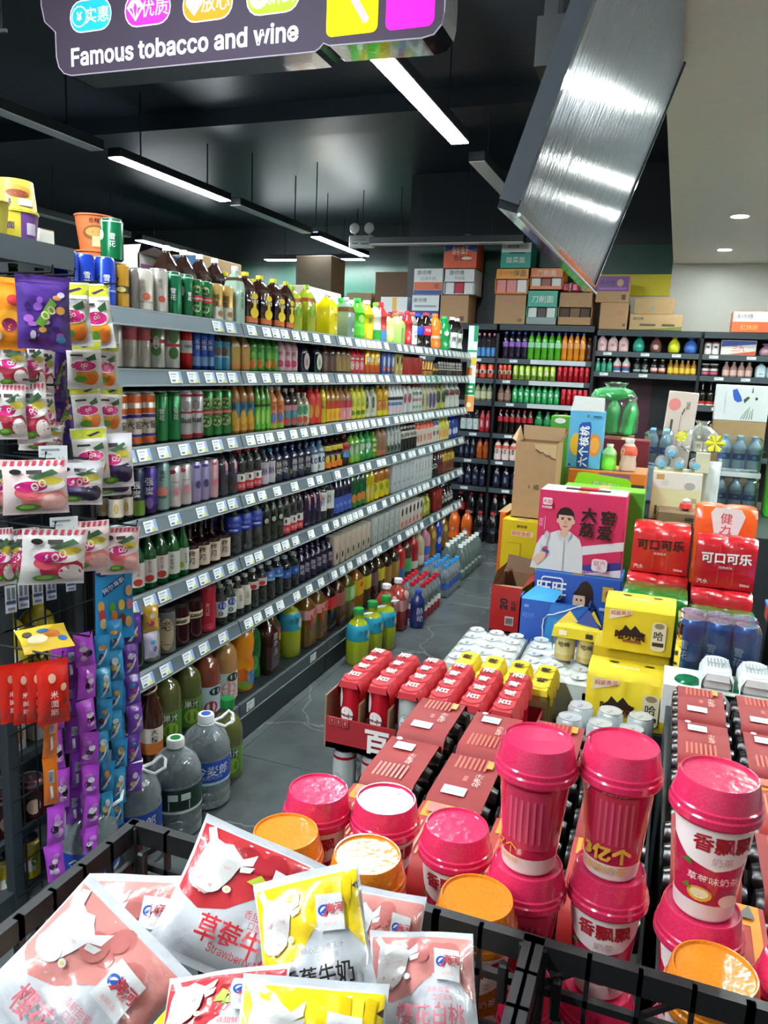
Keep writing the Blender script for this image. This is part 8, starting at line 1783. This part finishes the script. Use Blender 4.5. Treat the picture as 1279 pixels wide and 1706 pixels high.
orp = film_pack('bright orange soda pack with white middle behind the cola packs', .101, .288, 2.72, 2.86, .88, 1.15, 'f#e2581c', lambda w, h: [('g', [(-w * .2, h * .985), (w * .22, h * .985), (w * .3, h * .9), (w * .16, h * .55), (w * .14, h * .4), (-w * .14, h * .4), (-w * .14, h * .55), (-w * .26, h * .92)], 'l#dfe0de'), ('t', '健', 0, h * .86, h * .14, 'l#c23a4a', 0, .05), ('t', '力', 0, h * .72, h * .13, 'l#c23a4a', 0, .05), ('g', [(-w * .16, h * .5), (-w * .1, h * .5), (-w * .06, h * .7), (-w * .09, h * .7)], 'l#d86a7a'), ('g', [(w * .16, h * .5), (w * .1, h * .5), (w * .06, h * .7), (w * .09, h * .7)], 'l#d86a7a')])
obj('tier', G().box(.103, 2.728, .69, .288, 2.86, .878, M('d#2c3236')), st)

# ---- back half of the island
carton('carton', 'orange and purple topped display carton carrying two bottles', 'box', -.432, -.09, 3.615, 3.9, .9015, 1.13, 'l#d8702a', 'k#a8784a', lambda w, h: [('r', -w * .1, h * .8, w * .3, h * .97, 'l#8a4a7a'), ('r', -w * .1, .004, w / 2 - .004, h * .78, 'k#3a2a1f'), ('r', -w * .22, .004, -w * .1, h * .9, 'k#9a7f5a')])
wn = carton('carton', 'light blue walnut drink carton standing upright', 'box', -.448, -.298, 3.64, 3.76, 1.1315, 1.395, 'l#5fb0dc', 'k#b9bcb8', lambda w, h: [('e', -w * .25, h * .42, w * .2, h * .2, 'l#e6b832'), ('e', w * .28, h * .42, w * .2, h * .2, 'l#e0862a'), ('e', w * .3, h * .42, w * .14, h * .14, 'l#e8a24a'), ('g', rrect(-w * .2, .004, w * .16, h * .78, .01), 'l#1f4fae'), ('g', [(-w * .2, h * .72), (w * .16, h * .74), (w * .12, h * .82), (-w * .14, h * .8)], 'l#1f4fae')] + [q for i in range(4) for q in heavy('六个核桃'[i], -w * .02, h * (.12 + .18 * i), w * .3, 'l#eef2f6', 90, .025)] + [('e', w * .05, h * .92, .006, .006, 'l#2a7a8a'), ('r', w * .2, h * .9, w * .44, h * .93, 'l#2a5a8a'), ('e', -w * .4, h * .06, .006, .006, 'l#2a3a4a')])
obj('flap', G().add([(-.074, .0, .264), (.074, .0, .264), (.07, .03, .325), (-.066, .035, .33)], [(0, 1, 2, 3)], 'k#b9bcb8').add([(-.066, .035, .33), (.07, .03, .325), (.074, .118, .264), (-.074, .118, .264)], [(0, 1, 2, 3)], 'k#a9aca8'), wn)
SP['small_green'] = ('juice_bottle', 'small lime green drink bottle', 'bottle', 'pet', .034, 'g#9ad07a', 'p#e6dcb8', [(.05, .5, 'l#6fd82a')], None, [])
SP['red_yogurt'] = ('yogurt_bottle', 'small yogurt bottle with red collar', 'bottle', 'sport', .037, 'p#d9b8a8', 'p#eceae6', [(.5, .78, 'l#d8543a')], None, [(-20, .62, .3, .1, 'l#e8c8b8')])
place(proto('small_green', .118, False, 18), (-.262, 3.68, 1.1305), -.4, 'small lime green drink bottle on the orange and purple carton')
place(proto('red_yogurt', .148, False, 18), (-.178, 3.69, 1.1305), -.4, 'small yogurt bottle with red collar on the orange and purple carton')
carton('carton', 'dark maroon carton behind the two small bottles', 'box', -.335, -.10, 4.0, 4.15, .9015, 1.25, 'l#6a1c28')
carton('carton', 'small green and white carton left of the walnut carton', 'box', -.565, -.475, 3.85, 3.97, .9015, 1.355, 'l#4f9a2a', None, lambda w, h: [('e', 0, h * .95, w * .3, h * .03, 'l#dfe0d8'), ('r', -w / 2 + .003, h * .8, w / 2 - .003, h * .86, 'l#b8403a')])
# clear bag of green bottles
bg = thing('plastic_bag', 'clear plastic bag of green bottles with knotted top', 'bag', (-.305, 4.29, 1.2515))
SP['bag_green'] = ('soda_bottle', 'green bottle', 'bottle', 'soda', .034, 'g#3fc862', 'p#2fae5a', [], None, [])
pr = proto('bag_green', .19, False, 10)
for i in range(3):
    for j in range(2):
        o = obj('bottle', pr[2][0][1], bg, (-.07 + .07 * i, -.03 + .07 * j, .006)); o.rotation_euler = (0, .12 * (i - 1), 0)
for i in range(2):
    o = obj('bottle', pr[2][0][1], bg, (-.09, -.03 + .06 * i, .205)); o.rotation_euler = (0, PI / 2 - .1, .2 * i)
g = G(); rr = random.Random(5)
prof = [(.085, .0), (.12, .02), (.124, .12), (.122, .2), (.1, .235), (.05, .25), (.06, .27), (.02, .275)]
n = 20; V = []
for r_, z in prof:
    for i in range(n):
        a = 2 * PI * i / n; k = r_ * (1 + rr.uniform(-.16, .16))
        V.append((k * math.cos(a) * .95, k * math.sin(a) * .72, z + rr.uniform(-.006, .006)))
g.add(V, [(j * n + i, j * n + (i + 1) % n, (j + 1) * n + (i + 1) % n, (j + 1) * n + i) for j in range(len(prof) - 1) for i in range(n)], 'x#f4faf8', True)
obj('film', g, bg)
bgc = thing('support_carton', 'plain carton under the bag of green bottles', 'box', (-.3, 4.18, .9015))
obj('carton_body', G().box(-.11, 0, 0, .11, .2, .348, 'k#8a6a4c'), bgc)
# water packs
SP['film_water'] = ('water_bottle', 'film wrapped water bottle', 'bottle', 'pet', .033, 'g#a9c6d4', 'p#7fb8d8', [(.34, .52, 'l#2f5f9e')], ('水', 'l#c9d8ea', .43, .6, 0), [])
def water_pack(lab, x0, n, m, y0, z, h, capc=None):
    t = thing('water_pack', lab, 'drinks pack', (x0, y0, z))
    pr = proto('film_water', h, False, 12)
    for j in range(m):
        for i in range(n):
            for pn, me, _ in pr[2]:
                if j and pn == 'label': continue
                obj({'body': 'bottle'}.get(pn, pn), me, t, (.036 + .07 * i, .036 + .07 * j, 0))
    W2, D2 = .07 * n, .07 * m
    obj('film', G().box(-.002, -.002, -.0, W2 + .002, D2 + .002, h * .97, 'x#d6e2e6', .016), t)
    return t
water_pack('water bottle pack in film, upper of two at the right', .225, 3, 2, 4.31, 1.103, .185)
water_pack('water bottle pack in film, lower of two at the right', .228, 3, 2, 4.30, .9015, .175)
bs = thing('support_carton', 'thin board between the two water packs', 'board', (.33, 4.3, 1.078))
obj('board_sheet', G().box(-.11, 0, 0, .11, .15, .024, 'l#cfd8da'), bs)
water_pack('bluish water bottle pack behind the maroon carton', -.135, 2, 3, 4.32, 1.1, .19)
wsup = thing('support_carton', 'blue film wrapped block under the bluish water pack', 'drinks pack', (-.065, 4.32, .9015)); obj('pack_body', G().box(-.07, 0, 0, .07, .21, .198, 'f#8fb4cc', .01), wsup)
# beige tall box, butterfly box, cream carton
bb = carton('carton', 'tall beige gift carton with a pink circle', 'box', -.07, .085, 4.56, 4.68, .9015, 1.49, 'l#cfbfb4', None, lambda w, h: [('e', -w * .25, h * .88, .032, .034, 'l#d8827c'), ('t', '桃红', w * .2, h * .88, .022, 'l#5a4a44', 90, .02), ('g', [(w * .02, h * .8), (w * .1, h * .86), (w * .12, h * .84), (w * .04, h * .78)], 'l#4a3a36'), ('r', -w * .3, h * .62, -w * .22, h * .74, 'l#5a4a2a'), ('r', w * .0, h * .5, w * .03, h * .78, 'l#c08a94'), ('r', -w * .4, h * .2, -w * .34, h * .24, 'l#6a5a50')])
bb.rotation_euler = (0, .05, 0)
carton('carton', 'white carton with blue butterfly and green plants', 'box', .198, .46, 4.56, 4.70, 1.35, 1.54, 'l#d6dbdc', None, lambda w, h: [('g', [(-w * .18, h * .7), (-w * .2, h * .86), (-w * .12, h * .9), (-w * .02, h * .66), (.0, h * .56), (-w * .08, h * .52), (-w * .15, h * .58)], 'l#2f5fb8'), ('g', [(w * .02, h * .6), (w * .1, h * .7), (w * .14, h * .66), (w * .05, h * .5)], 'l#3a5a3a')] + [('g', [(w * (.0 + .05 * i), h * .06), (w * (.02 + .05 * i), h * .06), (w * (.1 + .03 * i), h * (.3 + .06 * (i % 3))), (w * (.09 + .03 * i), h * (.3 + .06 * (i % 3)))], 'l#6a8a6a') for i in range(5)] + [('e', w * .26, h * .64, .006, .008, 'l#2a2a2a'), ('g', [(w * .16, h * .8), (w * .19, h * .8), (w * .18, h * .95), (w * .17, h * .95)], 'l#4a5a5a'), ('r', -w * .32, h * .2, -w * .31, h * .8, 'l#a8b0b4')])
carton('carton', 'brown carton under the butterfly carton', 'box', .2, .46, 4.56, 4.72, .9015, 1.349, 'k#a0845c')
carton('carton', 'cream wine carton with white top left of the water packs', 'box', -.066, .152, 3.8, 4.0, .9015, 1.13, 'l#d6d3a8', None, lambda w, h: [('r', -w / 2 + .004, h * .66, w / 2 - .004, h * .985, 'l#dcdad4'), ('r', -w * .42, h * .84, -w * .26, h * .95, 'l#b8945a'), ('e', -w * .24, h * .78, .018, .014, 'l#c9d0cc'), ('e', w * .26, h * .74, .024, .018, 'l#a9aca4'), ('r', -w * .4, h * .12, -w * .35, h * .3, 'l#4a4a34'), ('r', w * .32, h * .4, w * .42, h * .5, 'l#a8a684')])
SP['lying_water'] = ('water_bottle', 'lying water bottle with pale blue cap', 'bottle', 'pet', .03, 'j#dfe8ec', 'p#5fb4dc', [], None, [])
pr = proto('lying_water', .15, False, 14)
for i, (x, z) in enumerate([(-.035, 1.161), (.045, 1.161), (.118, 1.161), (.005, 1.213)]):
    t = place(pr, (x, 3.98, z), 0, f'{["left", "middle", "right", "upper"][i]} lying water bottle with pale blue cap on the cream carton', 'lying water bottles on the cream carton', tilt=(PI / 2, 0, 0))
g = G(); rr = random.Random(8); n = 18; V = []
for r_, z in [(.06, 0), (.088, .02), (.09, .06), (.06, .1), (.02, .125), (.035, .145)]:
    for i in range(n):
        a = 2 * PI * i / n; k = r_ * (1 + rr.uniform(-.14, .14)); V.append((k * math.cos(a), k * .6 * math.sin(a), z + rr.uniform(-.006, .006)))
yb = thing('plastic_bag', 'clear plastic bag with yellow flower prints on the cream carton', 'bag', (.125, 3.9, 1.224))
g.add(V, [(j * n + i, j * n + (i + 1) % n, (j + 1) * n + (i + 1) % n, (j + 1) * n + i) for j in range(5) for i in range(n)], 'j#e6eae6', True)
obj('film', g, yb)
for cx, cz, r_ in ((-.085, .075, .024), (.062, .05, .036)):
    q = G()
    for i in range(6):
        a = i * PI / 3; q.add([(cx, -.062, cz), (cx + r_ * math.cos(a - .4), -.058, cz + r_ * math.sin(a - .4)), (cx + r_ * 1.2 * math.cos(a), -.07, cz + r_ * 1.2 * math.sin(a)), (cx + r_ * math.cos(a + .4), -.058, cz + r_ * math.sin(a + .4))], [(0, 1, 2, 3)], 'l#e2dc1e')
    obj('flower', q, yb)
bo = thing('support_carton', 'small cream box holding up the flower print bag', 'box', (.125, 3.86, 1.1315)); obj('carton_body', G().box(-.01, .0, 0, .05, .09, .09, 'l#cfccb0'), bo)
g, P = pillow(.085, .2, .05, 'f#cfd6d4', .03, 44)
pb = thing('bread_bag', 'pale crinkled bag squeezed between cream carton and water packs', 'bag', (.19, 3.95, .9015)); obj('pouch', g, pb); pb.scale = (1, 1, 1.4)
wr = thing('wrapped_carton', 'brown film wrapped carton with a red and white packet in front of the cream carton', 'box', (.06, 3.64, .9015))
obj('carton_body', G().box(-.09, 0, 0, .09, .14, .072, 'k#7a6044', .008), wr)
obj('print', G().prints([('t', '480', .05, .04, .03, K_, 0, .04), ('t', '480', .05, .015, .03, K_, 0, .04)], flatP(-.0005)), wr)
obj('packet', G().lathe([(.01, 0), (.03, .01), (.026, .03), (.008, .04)], 'f#cf3a3a', 10, (.03, .05, .074)).lathe([(.012, .03), (.018, .045), (.004, .055)], 'f#dfe2de', 10, (.03, .05, .074)), wr)
carton('carton', 'vivid green carton at the right picture edge', 'box', .47, .62, 4.2, 4.4, .9015, 1.29, 'l#35a01f')
rt = thing('red_tray', 'red and blue rimmed tray cut by the right picture edge', 'tray', (.40, 2.30, .0))
obj('tray_body', G().box(-.085, 0, .86, .1, .2, .905, 'l#c8504a', .005).box(-.088, -.003, .905, .103, .203, .915, 'l#3a6ab8', .002), rt)
obj('pedestal', G().box(-.07, .02, 0, .08, .18, .859, M('d#2c3236')), rt)
obj('stand_post', G().bar((.318, 2.38, 0), (.318, 2.38, 1.06), .016, .016, M('d#0f1113')), None, label='thin black upright post right of the cola packs', cat='post')

# ================================================================== milk tea cups
def tea_cup(lidc, bodyc, swoosh, goldtext, variant):
    """cup 0.16 high: tapered body with white foot, domed translucent lid"""
    parts = []
    rb, rt, hb = .0315, .0425, .131
    g = G().lathe([(rb * .93, 0), (rb, .003), (rb + .0015, .022), (rt, hb)], bodyc, 32, mats=['l#e6dcdc', 'l#e2d2d2', bodyc], cap1=False)
    g.lathe([(rb + .0007, .012), (rb + .0014, .019)], 'l#e2d2d2', 32, cap0=False, cap1=False)
    parts.append(('cup_body', g.mesh('cup_body'), []))
    L_ = [(.0432, hb - .014), (.0470, hb - .0135), (.0485, hb - .011), (.0485, hb - .004), (.0470, hb - .002), (.0468, hb + .003), (.0452, hb + .0045), (.0415, hb + .0255), (.0402, hb + .0285), (.0388, hb + .0285), (.0375, hb + .0255), (0, hb + .025)]
    parts.append(('lid', G().lathe(L_, lidc, 40, cap0=False).mesh('lid', 26), []))
    def P(u, v, hh):
        rr = rb + (rt - rb) * v / hb
        return ((rr + hh + .0006) * math.sin(u / rr), -(rr + hh + .0006) * math.cos(u / rr), v)
    it = []
    WH = 'l#eee2e2'
    if variant == 'front':
        it = [('g', [(-.06, .122), (-.052, .092), (-.03, .074), (.0, .066), (.03, .072), (.05, .09), (.06, .122)], WH), *heavy('香飘飘', .006, .098, .021, 'l#b3202f', 0, .02), ('t', '奶茶', .006, .079, .011, 'l#c9a0a4'), ('t', '草莓味奶茶', -.0, .055, .0105, 'l#f0d0d4', 0, .02),
              ('e', -.012, .036, .012, .009, 'l#d8a83a'), ('e', -.012, .037, .009, .006, 'l#e8d8b0'), ('g', [(-.034, .07), (-.026, .076), (-.022, .068)], 'l#3f7a2a'), ('g', [(-.03, .04), (-.024, .046), (-.02, .038)], 'l#4f8a2a'), ('e', .016, .032, .010, .008, 'l#e8dcd2')]
    elif variant == 'back':
        it = [('r', -.03, .035, .026, .112, 'l#c8355a')] + [('r', -.022 + .007 * i, .045, -.019 + .007 * i, .10, 'l#d5587a') for i in range(6)] + [('t', '奶茶', -.02, .12, .008, 'l#e0a050'), ('t', '3亿个', -.028, .034, .016, 'l#e2a83a', 0, .05), ('t', '杯可绕地球', -.026, .02, .008, 'l#e2a83a', 0, .04)]
    else:
        it = [('g', [(-.058, .125), (-.05, .125), (-.026, .125), (-.034, .108), (-.052, .096), (-.062, .09)], WH), ('r', -.022, .04, .028, .112, 'l#c2304f')] + [('r', -.016 + .007 * i, .05, -.013 + .007 * i, .105, 'l#d0506f') for i in range(6)] + \
             [*heavy('3亿个', -.002, .038, .021, 'l#e6b04a', 0, .04), ('t', '杯装奶茶', -.004, .018, .012, 'l#e6b04a', 0, .05), ('t', '香甜奶茶', .0, .118, .007, 'l#e0a050')]
    parts.append(('print', G().prints(it, P, lim=.012, lift=.00025).mesh('print'), []))
    # clear film sleeve around the cup
    return ('milk_tea_cup', 'cup', parts)
PINKL, PINKB = 'v#c92a56', 'v#b82248'
cupA, cupB, cupC = tea_cup(PINKL, PINKB, 1, 1, 'front'), tea_cup(PINKL, PINKB, 1, 1, 'back'), tea_cup(PINKL, PINKB, 1, 1, 'gold')
cupO = tea_cup('v#d07a20', 'v#c46a20', 1, 1, 'front')
CZ = .8165
cups = [(-.406, .889, cupA, 'pink', 'left pink lidded milk tea cup, single, behind the orange lids'), (-.312, .905, cupA, 'pink', 'second pink lidded milk tea cup from the left'), (-.207, .885, cupA, 'pink', 'third pink lidded milk tea cup from the left, just left of the stacked cups'),
        (-.400, .782, cupO, 'orange', 'leftmost orange lidded cup, right behind the strawberry milk bag'), (-.290, .782, cupO, 'orange', 'second orange lidded cup from the left'), (-.150, .760, cupO, 'orange', 'third orange lidded cup, behind the crate rim'), (.095, .752, cupO, 'orange', 'rightmost and nearest orange lidded cup'),
        (-.109, .850, cupB, 'pink', 'pink cup underneath the left stacked cup'), (-.016, .880, cupA, 'pink', 'pink cup underneath the middle stacked cup'), (.086, .852, cupA, 'pink', 'pink cup underneath the right stacked cup'), (.185, .80, cupA, 'pink', 'pink lidded cup cut by the right picture edge')]
for i, (x, y, pr, c, lab) in enumerate(cups):
    yaw = math.atan2(x, y) * -1 + (.3 if pr is cupA and i != 8 else .1) * (1 if i % 2 else -1)
    place(pr, (x, y, CZ), yaw, lab)
    place(pr if pr is not cupO else cupA, (x, y, .6555), yaw + .5, f'{c if pr is not cupO else "pink"} milk tea cup in the lowest layer under the {lab.split(",")[0]}'.replace('lidded ', '').replace('milk tea cup in the', 'cup in the')[:120])
for x, y, pr, yaw, lab in [(-.109, .850, cupB, .0, 'left of the three stacked pink milk tea cups, its back turned'), (-.016, .880, cupC, -.05, 'middle of the three stacked pink milk tea cups with golden numerals'), (.086, .852, cupA, .12, 'right of the three stacked pink milk tea cups with white swoosh')]:
    place(pr, (x, y, CZ + .1585), yaw, lab)

# ================================================================== black plastic crates
BK = M('r#17181a')
def crate(lab, x0, x1, y0, y1, z0, z1):
    t = thing('plastic_crate', lab, 'crate', ((x0 + x1) / 2, (y0 + y1) / 2, z0))
    w, d, h = x1 - x0, y1 - y0, z1 - z0
    obj('base', G().box(-w / 2, -d / 2, 0, w / 2, d / 2, .006, BK), t)
    def wall(a, b):
        """lattice wall from a to b (xy)"""
        a, b = Vector((*a, 0)), Vector((*b, 0)); u = (b - a); L_ = u.length; u.normalize(); nrm = Vector((-u.y, u.x, 0))
        g = G()
        def blk(s0, s1, zz0, zz1, th):
            c = []
            for s_ in (s0, s1):
                for zz in (zz0, zz1):
                    for q in (-th / 2, th / 2):
                        p = a + u * s_ + nrm * q; c.append((p.x, p.y, zz))
            g.add(c, [(0, 1, 3, 2), (4, 6, 7, 5), (0, 4, 5, 1), (2, 3, 7, 6), (0, 2, 6, 4), (1, 5, 7, 3)], BK)
        n = max(3, round(L_ / .046))
        for i in range(n + 1):
            s_ = L_ * i / n; wd = .008 if i % 4 == 0 else .0045
            blk(max(0, s_ - wd / 2), min(L_, s_ + wd / 2), 0, h, .008)
        for zz in (.0, .05, .098, .146):
            blk(0, L_, zz, zz + (.02 if zz == 0 else .007), .0075)
        blk(0, L_, h - .055, h - .047, .008)
        for i in range(0, n, 2):
            s0 = L_ * i / n; s1 = L_ * (i + 1) / n
            p0 = a + u * s0 + Vector((0, 0, h - .05)); p1 = a + u * s1 + Vector((0, 0, h - .012))
            g.bar(p0, p1, .005, .005, BK)
        return g
    C4 = [(-w / 2, d / 2), (w / 2, d / 2), (w / 2, -d / 2), (-w / 2, -d / 2)]
    for i in range(4):
        obj('lattice_wall', wall(C4[i], C4[(i + 1) % 4]), t, kind='stuff')
    g = G()
    for i in range(4):
        a, b = Vector((*C4[i], 0)), Vector((*C4[(i + 1) % 4], 0)); u = (b - a).normalized(); nrm = Vector((-u.y, u.x, 0)); a = a - u * .006; b = b + u * .006
        c = []
        for p in (a, b):
            for zz in (h - .024, h):
                for q in (-.004, .008):
                    v = p + nrm * q; c.append((v.x, v.y, zz))
        g.add(c, [(0, 1, 3, 2), (4, 6, 7, 5), (0, 4, 5, 1), (2, 3, 7, 6), (0, 2, 6, 4), (1, 5, 7, 3)], BK)
    obj('rim', g, t)
    for (cx, cy) in C4:
        obj('corner_post', G().box(cx - .008, cy - .008, 0, cx + .008, cy + .008, h - .002, BK, .002), t)
    for sx in (-1, 1):
        obj('hook', G().box(sx * (w / 2 - .02) - .005, d / 2 - .016, h - .07, sx * (w / 2 - .02) + .005, d / 2 - .006, h - .026, BK, .002), t)
    return t
crate('black plastic crate heaped with milk bags', -.552, -.081, .335, .684, .7415, 1.004)
crate('black plastic crate at the right in front of the pink cups', -.069, .402, .335, .684, .7415, 1.004)

# ================================================================== milk bags
def milk_bag(lab, tl, tr, bl, kind, t=.034, seed=0, k=1.05):
    O = Vector((0, 0, 1.55))
    tl, tr, bl = [O + k * (Vector(p) - O) for p in (tl, tr, bl)]
    X = (tr - tl); w = X.length; X.normalize()
    Z = (tl - bl); Z = (Z - X * Z.dot(X)); h = Z.length; Z.normalize()
    Yv = Z.cross(X)
    g, P = pillow(w, h, t, 'f#c0c3c9', .055, seed, 16, 20)
    th = thing('milk_bag', lab, 'bag', (0, 0, 0))
    th.matrix_world = Matrix(((X.x, Yv.x, Z.x, 0), (X.y, Yv.y, Z.y, 0), (X.z, Yv.z, Z.z, 0), (0, 0, 0, 1)))
    c = tl - Z * h + X * w / 2
    th.location = c
    obj('pouch', g, th)
    C1, C2, TX, cn, en, sub = {'straw': ('l#b52f36', 'l#9c232d', 'l#d0303c', '草莓牛奶', 'Strawberry Milk', '香甜鲜奶'), 'banana': ('l#e6c81c', 'l#d8b414', 'l#2a2422', '香蕉牛奶', 'Banana Milk', '精心选用香蕉汁'), 'peach': ('l#c9827c', 'l#b96c68', 'l#e07a86', '樱花白桃', 'Sakura Peach', '清新甜蜜')}[kind]
    W, H = w, h
    a = lambda u, v: ((u - .5) * W, v * H)
    top = [a(.02, .93)] + [a(.98, .93)] + [a(.98, .38), a(.90, .46), a(.80, .58), a(.66, .62), a(.52, .52), a(.38, .40), a(.2, .34), a(.06, .40), a(.02, .44)]
    it = [('g', top, C1)]
    rr = random.Random(seed + 5)
    fruit = []
    for i in range(5):
        q = a(.5 + rr.uniform(-.1, .42), .66 + rr.uniform(0, .2)); fruit.append(('e', q[0], q[1], rr.uniform(.07, .13) * W, rr.uniform(.06, .1) * H, C2))
    if kind == 'banana':
        fruit = [('g', [a(.5 + .09 * i, .9), a(.57 + .09 * i, .88), a(.6 + .08 * i, .74), a(.56 + .08 * i, .66), a(.52 + .08 * i, .72)], ('l#d9b512', 'l#efd63a')[i % 2]) for i in range(5)] + [('g', [a(.93, .8), a(.98, .84), a(.98, .78)], 'l#3a2a14')]
    if kind == 'straw':
        fruit += [('g', [a(.44, .62), a(.52, .7), a(.58, .66), a(.54, .6)], 'l#a8b83a'), ('g', [a(.5, .58), a(.6, .64), a(.62, .58)], 'l#8fae34')]
    it += fruit
    COW = 'l#cfcccb'
    cow = [('g', [a(.05, .9), a(.10, .93), a(.14, .84), a(.2, .82), a(.26, .84), a(.3, .80), a(.36, .76), a(.45, .84), a(.44, .74), a(.36, .7), a(.33, .6), a(.28, .5), a(.2, .44), a(.1, .46), a(.06, .56), a(.07, .7), a(.09, .8)], COW),
           ('g', [a(.36, .7), a(.46, .73), a(.44, .68), a(.37, .66)], COW), ('e', *a(.17, .53), .12 * W, .08 * H, 'l#d8d4d2'), ('e', *a(.12, .53), .012 * W, .012 * H, 'l#c9a8a4'), ('e', *a(.21, .51), .012 * W, .012 * H, 'l#c9a8a4'), ('g', [a(.1, .63), a(.17, .665), a(.16, .64)], 'l#d8b0aa'), ('g', [a(.24, .66), a(.31, .66), a(.27, .64)], 'l#d8b0aa'),
           ('e', *a(.33, .52), .03 * W, .026 * H, COW), ('e', *a(.33, .52), .012 * W, .011 * H, 'l#e6c84a'), ('g', [a(.12, .47), a(.2, .455), a(.16, .435)], 'l#d89a96')]
    it += cow
    BW = 'l#cfcfd0'
    it += [('g', [a(.60, .52), a(.84, .50), a(.84, .76), a(.60, .78)], BW), ('e', *a(.665, .66), .05 * W, .042 * H, 'l#2f55a8'), ('e', *a(.672, .655), .036 * W, .03 * H, BW), ('g', [a(.63, .64), a(.7, .69), a(.69, .63)], 'l#2f55a8'), ('g', [a(.655, .62), a(.7, .66), a(.69, .61)], 'l#c23a44'),
           *heavy('海河', *a(.765, .665), .085 * W, 'l#c8404a', -3, .02), ('t', 'HAIHE', *a(.765, .615), .028 * W, 'l#c8404a', -3, .02), ('t', '海河乳品', *a(.72, .555), .03 * W, 'l#d88a90', -3)]
    it += [('t', sub, *a(.62, .41), .055 * W, 'l#8f8a8c' if kind == 'banana' else TX, 0, .0), ('t', '口感丝滑', *a(.66, .35), .05 * W, 'l#9a9496' if kind == 'banana' else TX, 0, .0), *heavy(cn, *a(.55, .235), .17 * W, TX, 0, .012, .92), ('t', en, *a(.58, .125), .085 * W, TX if kind != 'banana' else 'l#3a3432', 0, .0)]
    obj('print', G().prints(foiled(it), P, lim=W * .06, lift=.00022), th)
    return th
milk_bag('strawberry milk bag standing at the back of the crate', (-.38, .577, 1.122), (-.258, .612, 1.074), (-.351, .485, 1.044), 'straw', .034, 1)
milk_bag('banana milk bag standing upright in the middle of the crate', (-.296, .519, 1.11), (-.214, .554, 1.136), (-.257, .448, 1.038), 'banana', .034, 2, 1.0)
milk_bag('large peach milk bag leaning at the front left of the heap', (-.427, .471, 1.114), (-.313, .459, 1.061), (-.423, .374, 1.035), 'peach', .034, 3, .98)
milk_bag('peach milk bag partly hidden behind the large peach one', (-.453, .50, 1.087), (-.363, .533, 1.089), (-.405, .425, 1.035), 'peach', .026, 4, 1.1)
milk_bag('strawberry milk bag lying at the bottom picture edge', (-.322, .438, 1.075), (-.235, .473, 1.092), (-.303, .36, 1.045), 'straw', .03, 5, 1.0)
milk_bag('banana milk bag lying at the bottom picture edge', (-.255, .435, 1.106), (-.153, .472, 1.102), (-.222, .365, 1.042), 'banana', .03, 6, .95)
milk_bag('tilted peach milk bag at the right side of the heap', (-.198, .548, 1.076), (-.115, .579, 1.077), (-.172, .47, 1.035), 'peach', .03, 7)
milk_bag('peach milk bag squeezed behind the banana bag', (-.235, .585, 1.085), (-.165, .605, 1.078), (-.22, .51, 1.03), 'peach', .026, 8)
fills = [(-.50, .52), (-.40, .50), (-.30, .50), (-.20, .50), (-.14, .56), (-.44, .42), (-.34, .40), (-.22, .40), (-.13, .42)]
for i, (x, y) in enumerate(fills):
    g, P = pillow(.095, .125, .036, 'f#dfe0e3', .055, 30 + i)
    t = thing('milk_bag', f'plain looking milk bag deep in the crate, {ORD[i]} in its bottom layer', 'bag', (x, y - .0, .80 + .035 * (i % 2)))
    obj('pouch', g, t); t.rotation_euler = (-1.25, .0, .4 * (i % 3 - 1))
    obj('print', G().prints([('r', -.04, .06, .04, .115, ['l#dda09a', 'l#e6c81c', 'l#bf3a40'][i % 3])], P, lim=.012), t)

dups = {k: v for k, v in LABELS.items() if len(v) > 1}
if dups:
    print('DUPLICATE LABELS', len(dups), list(dups.items())[:12])
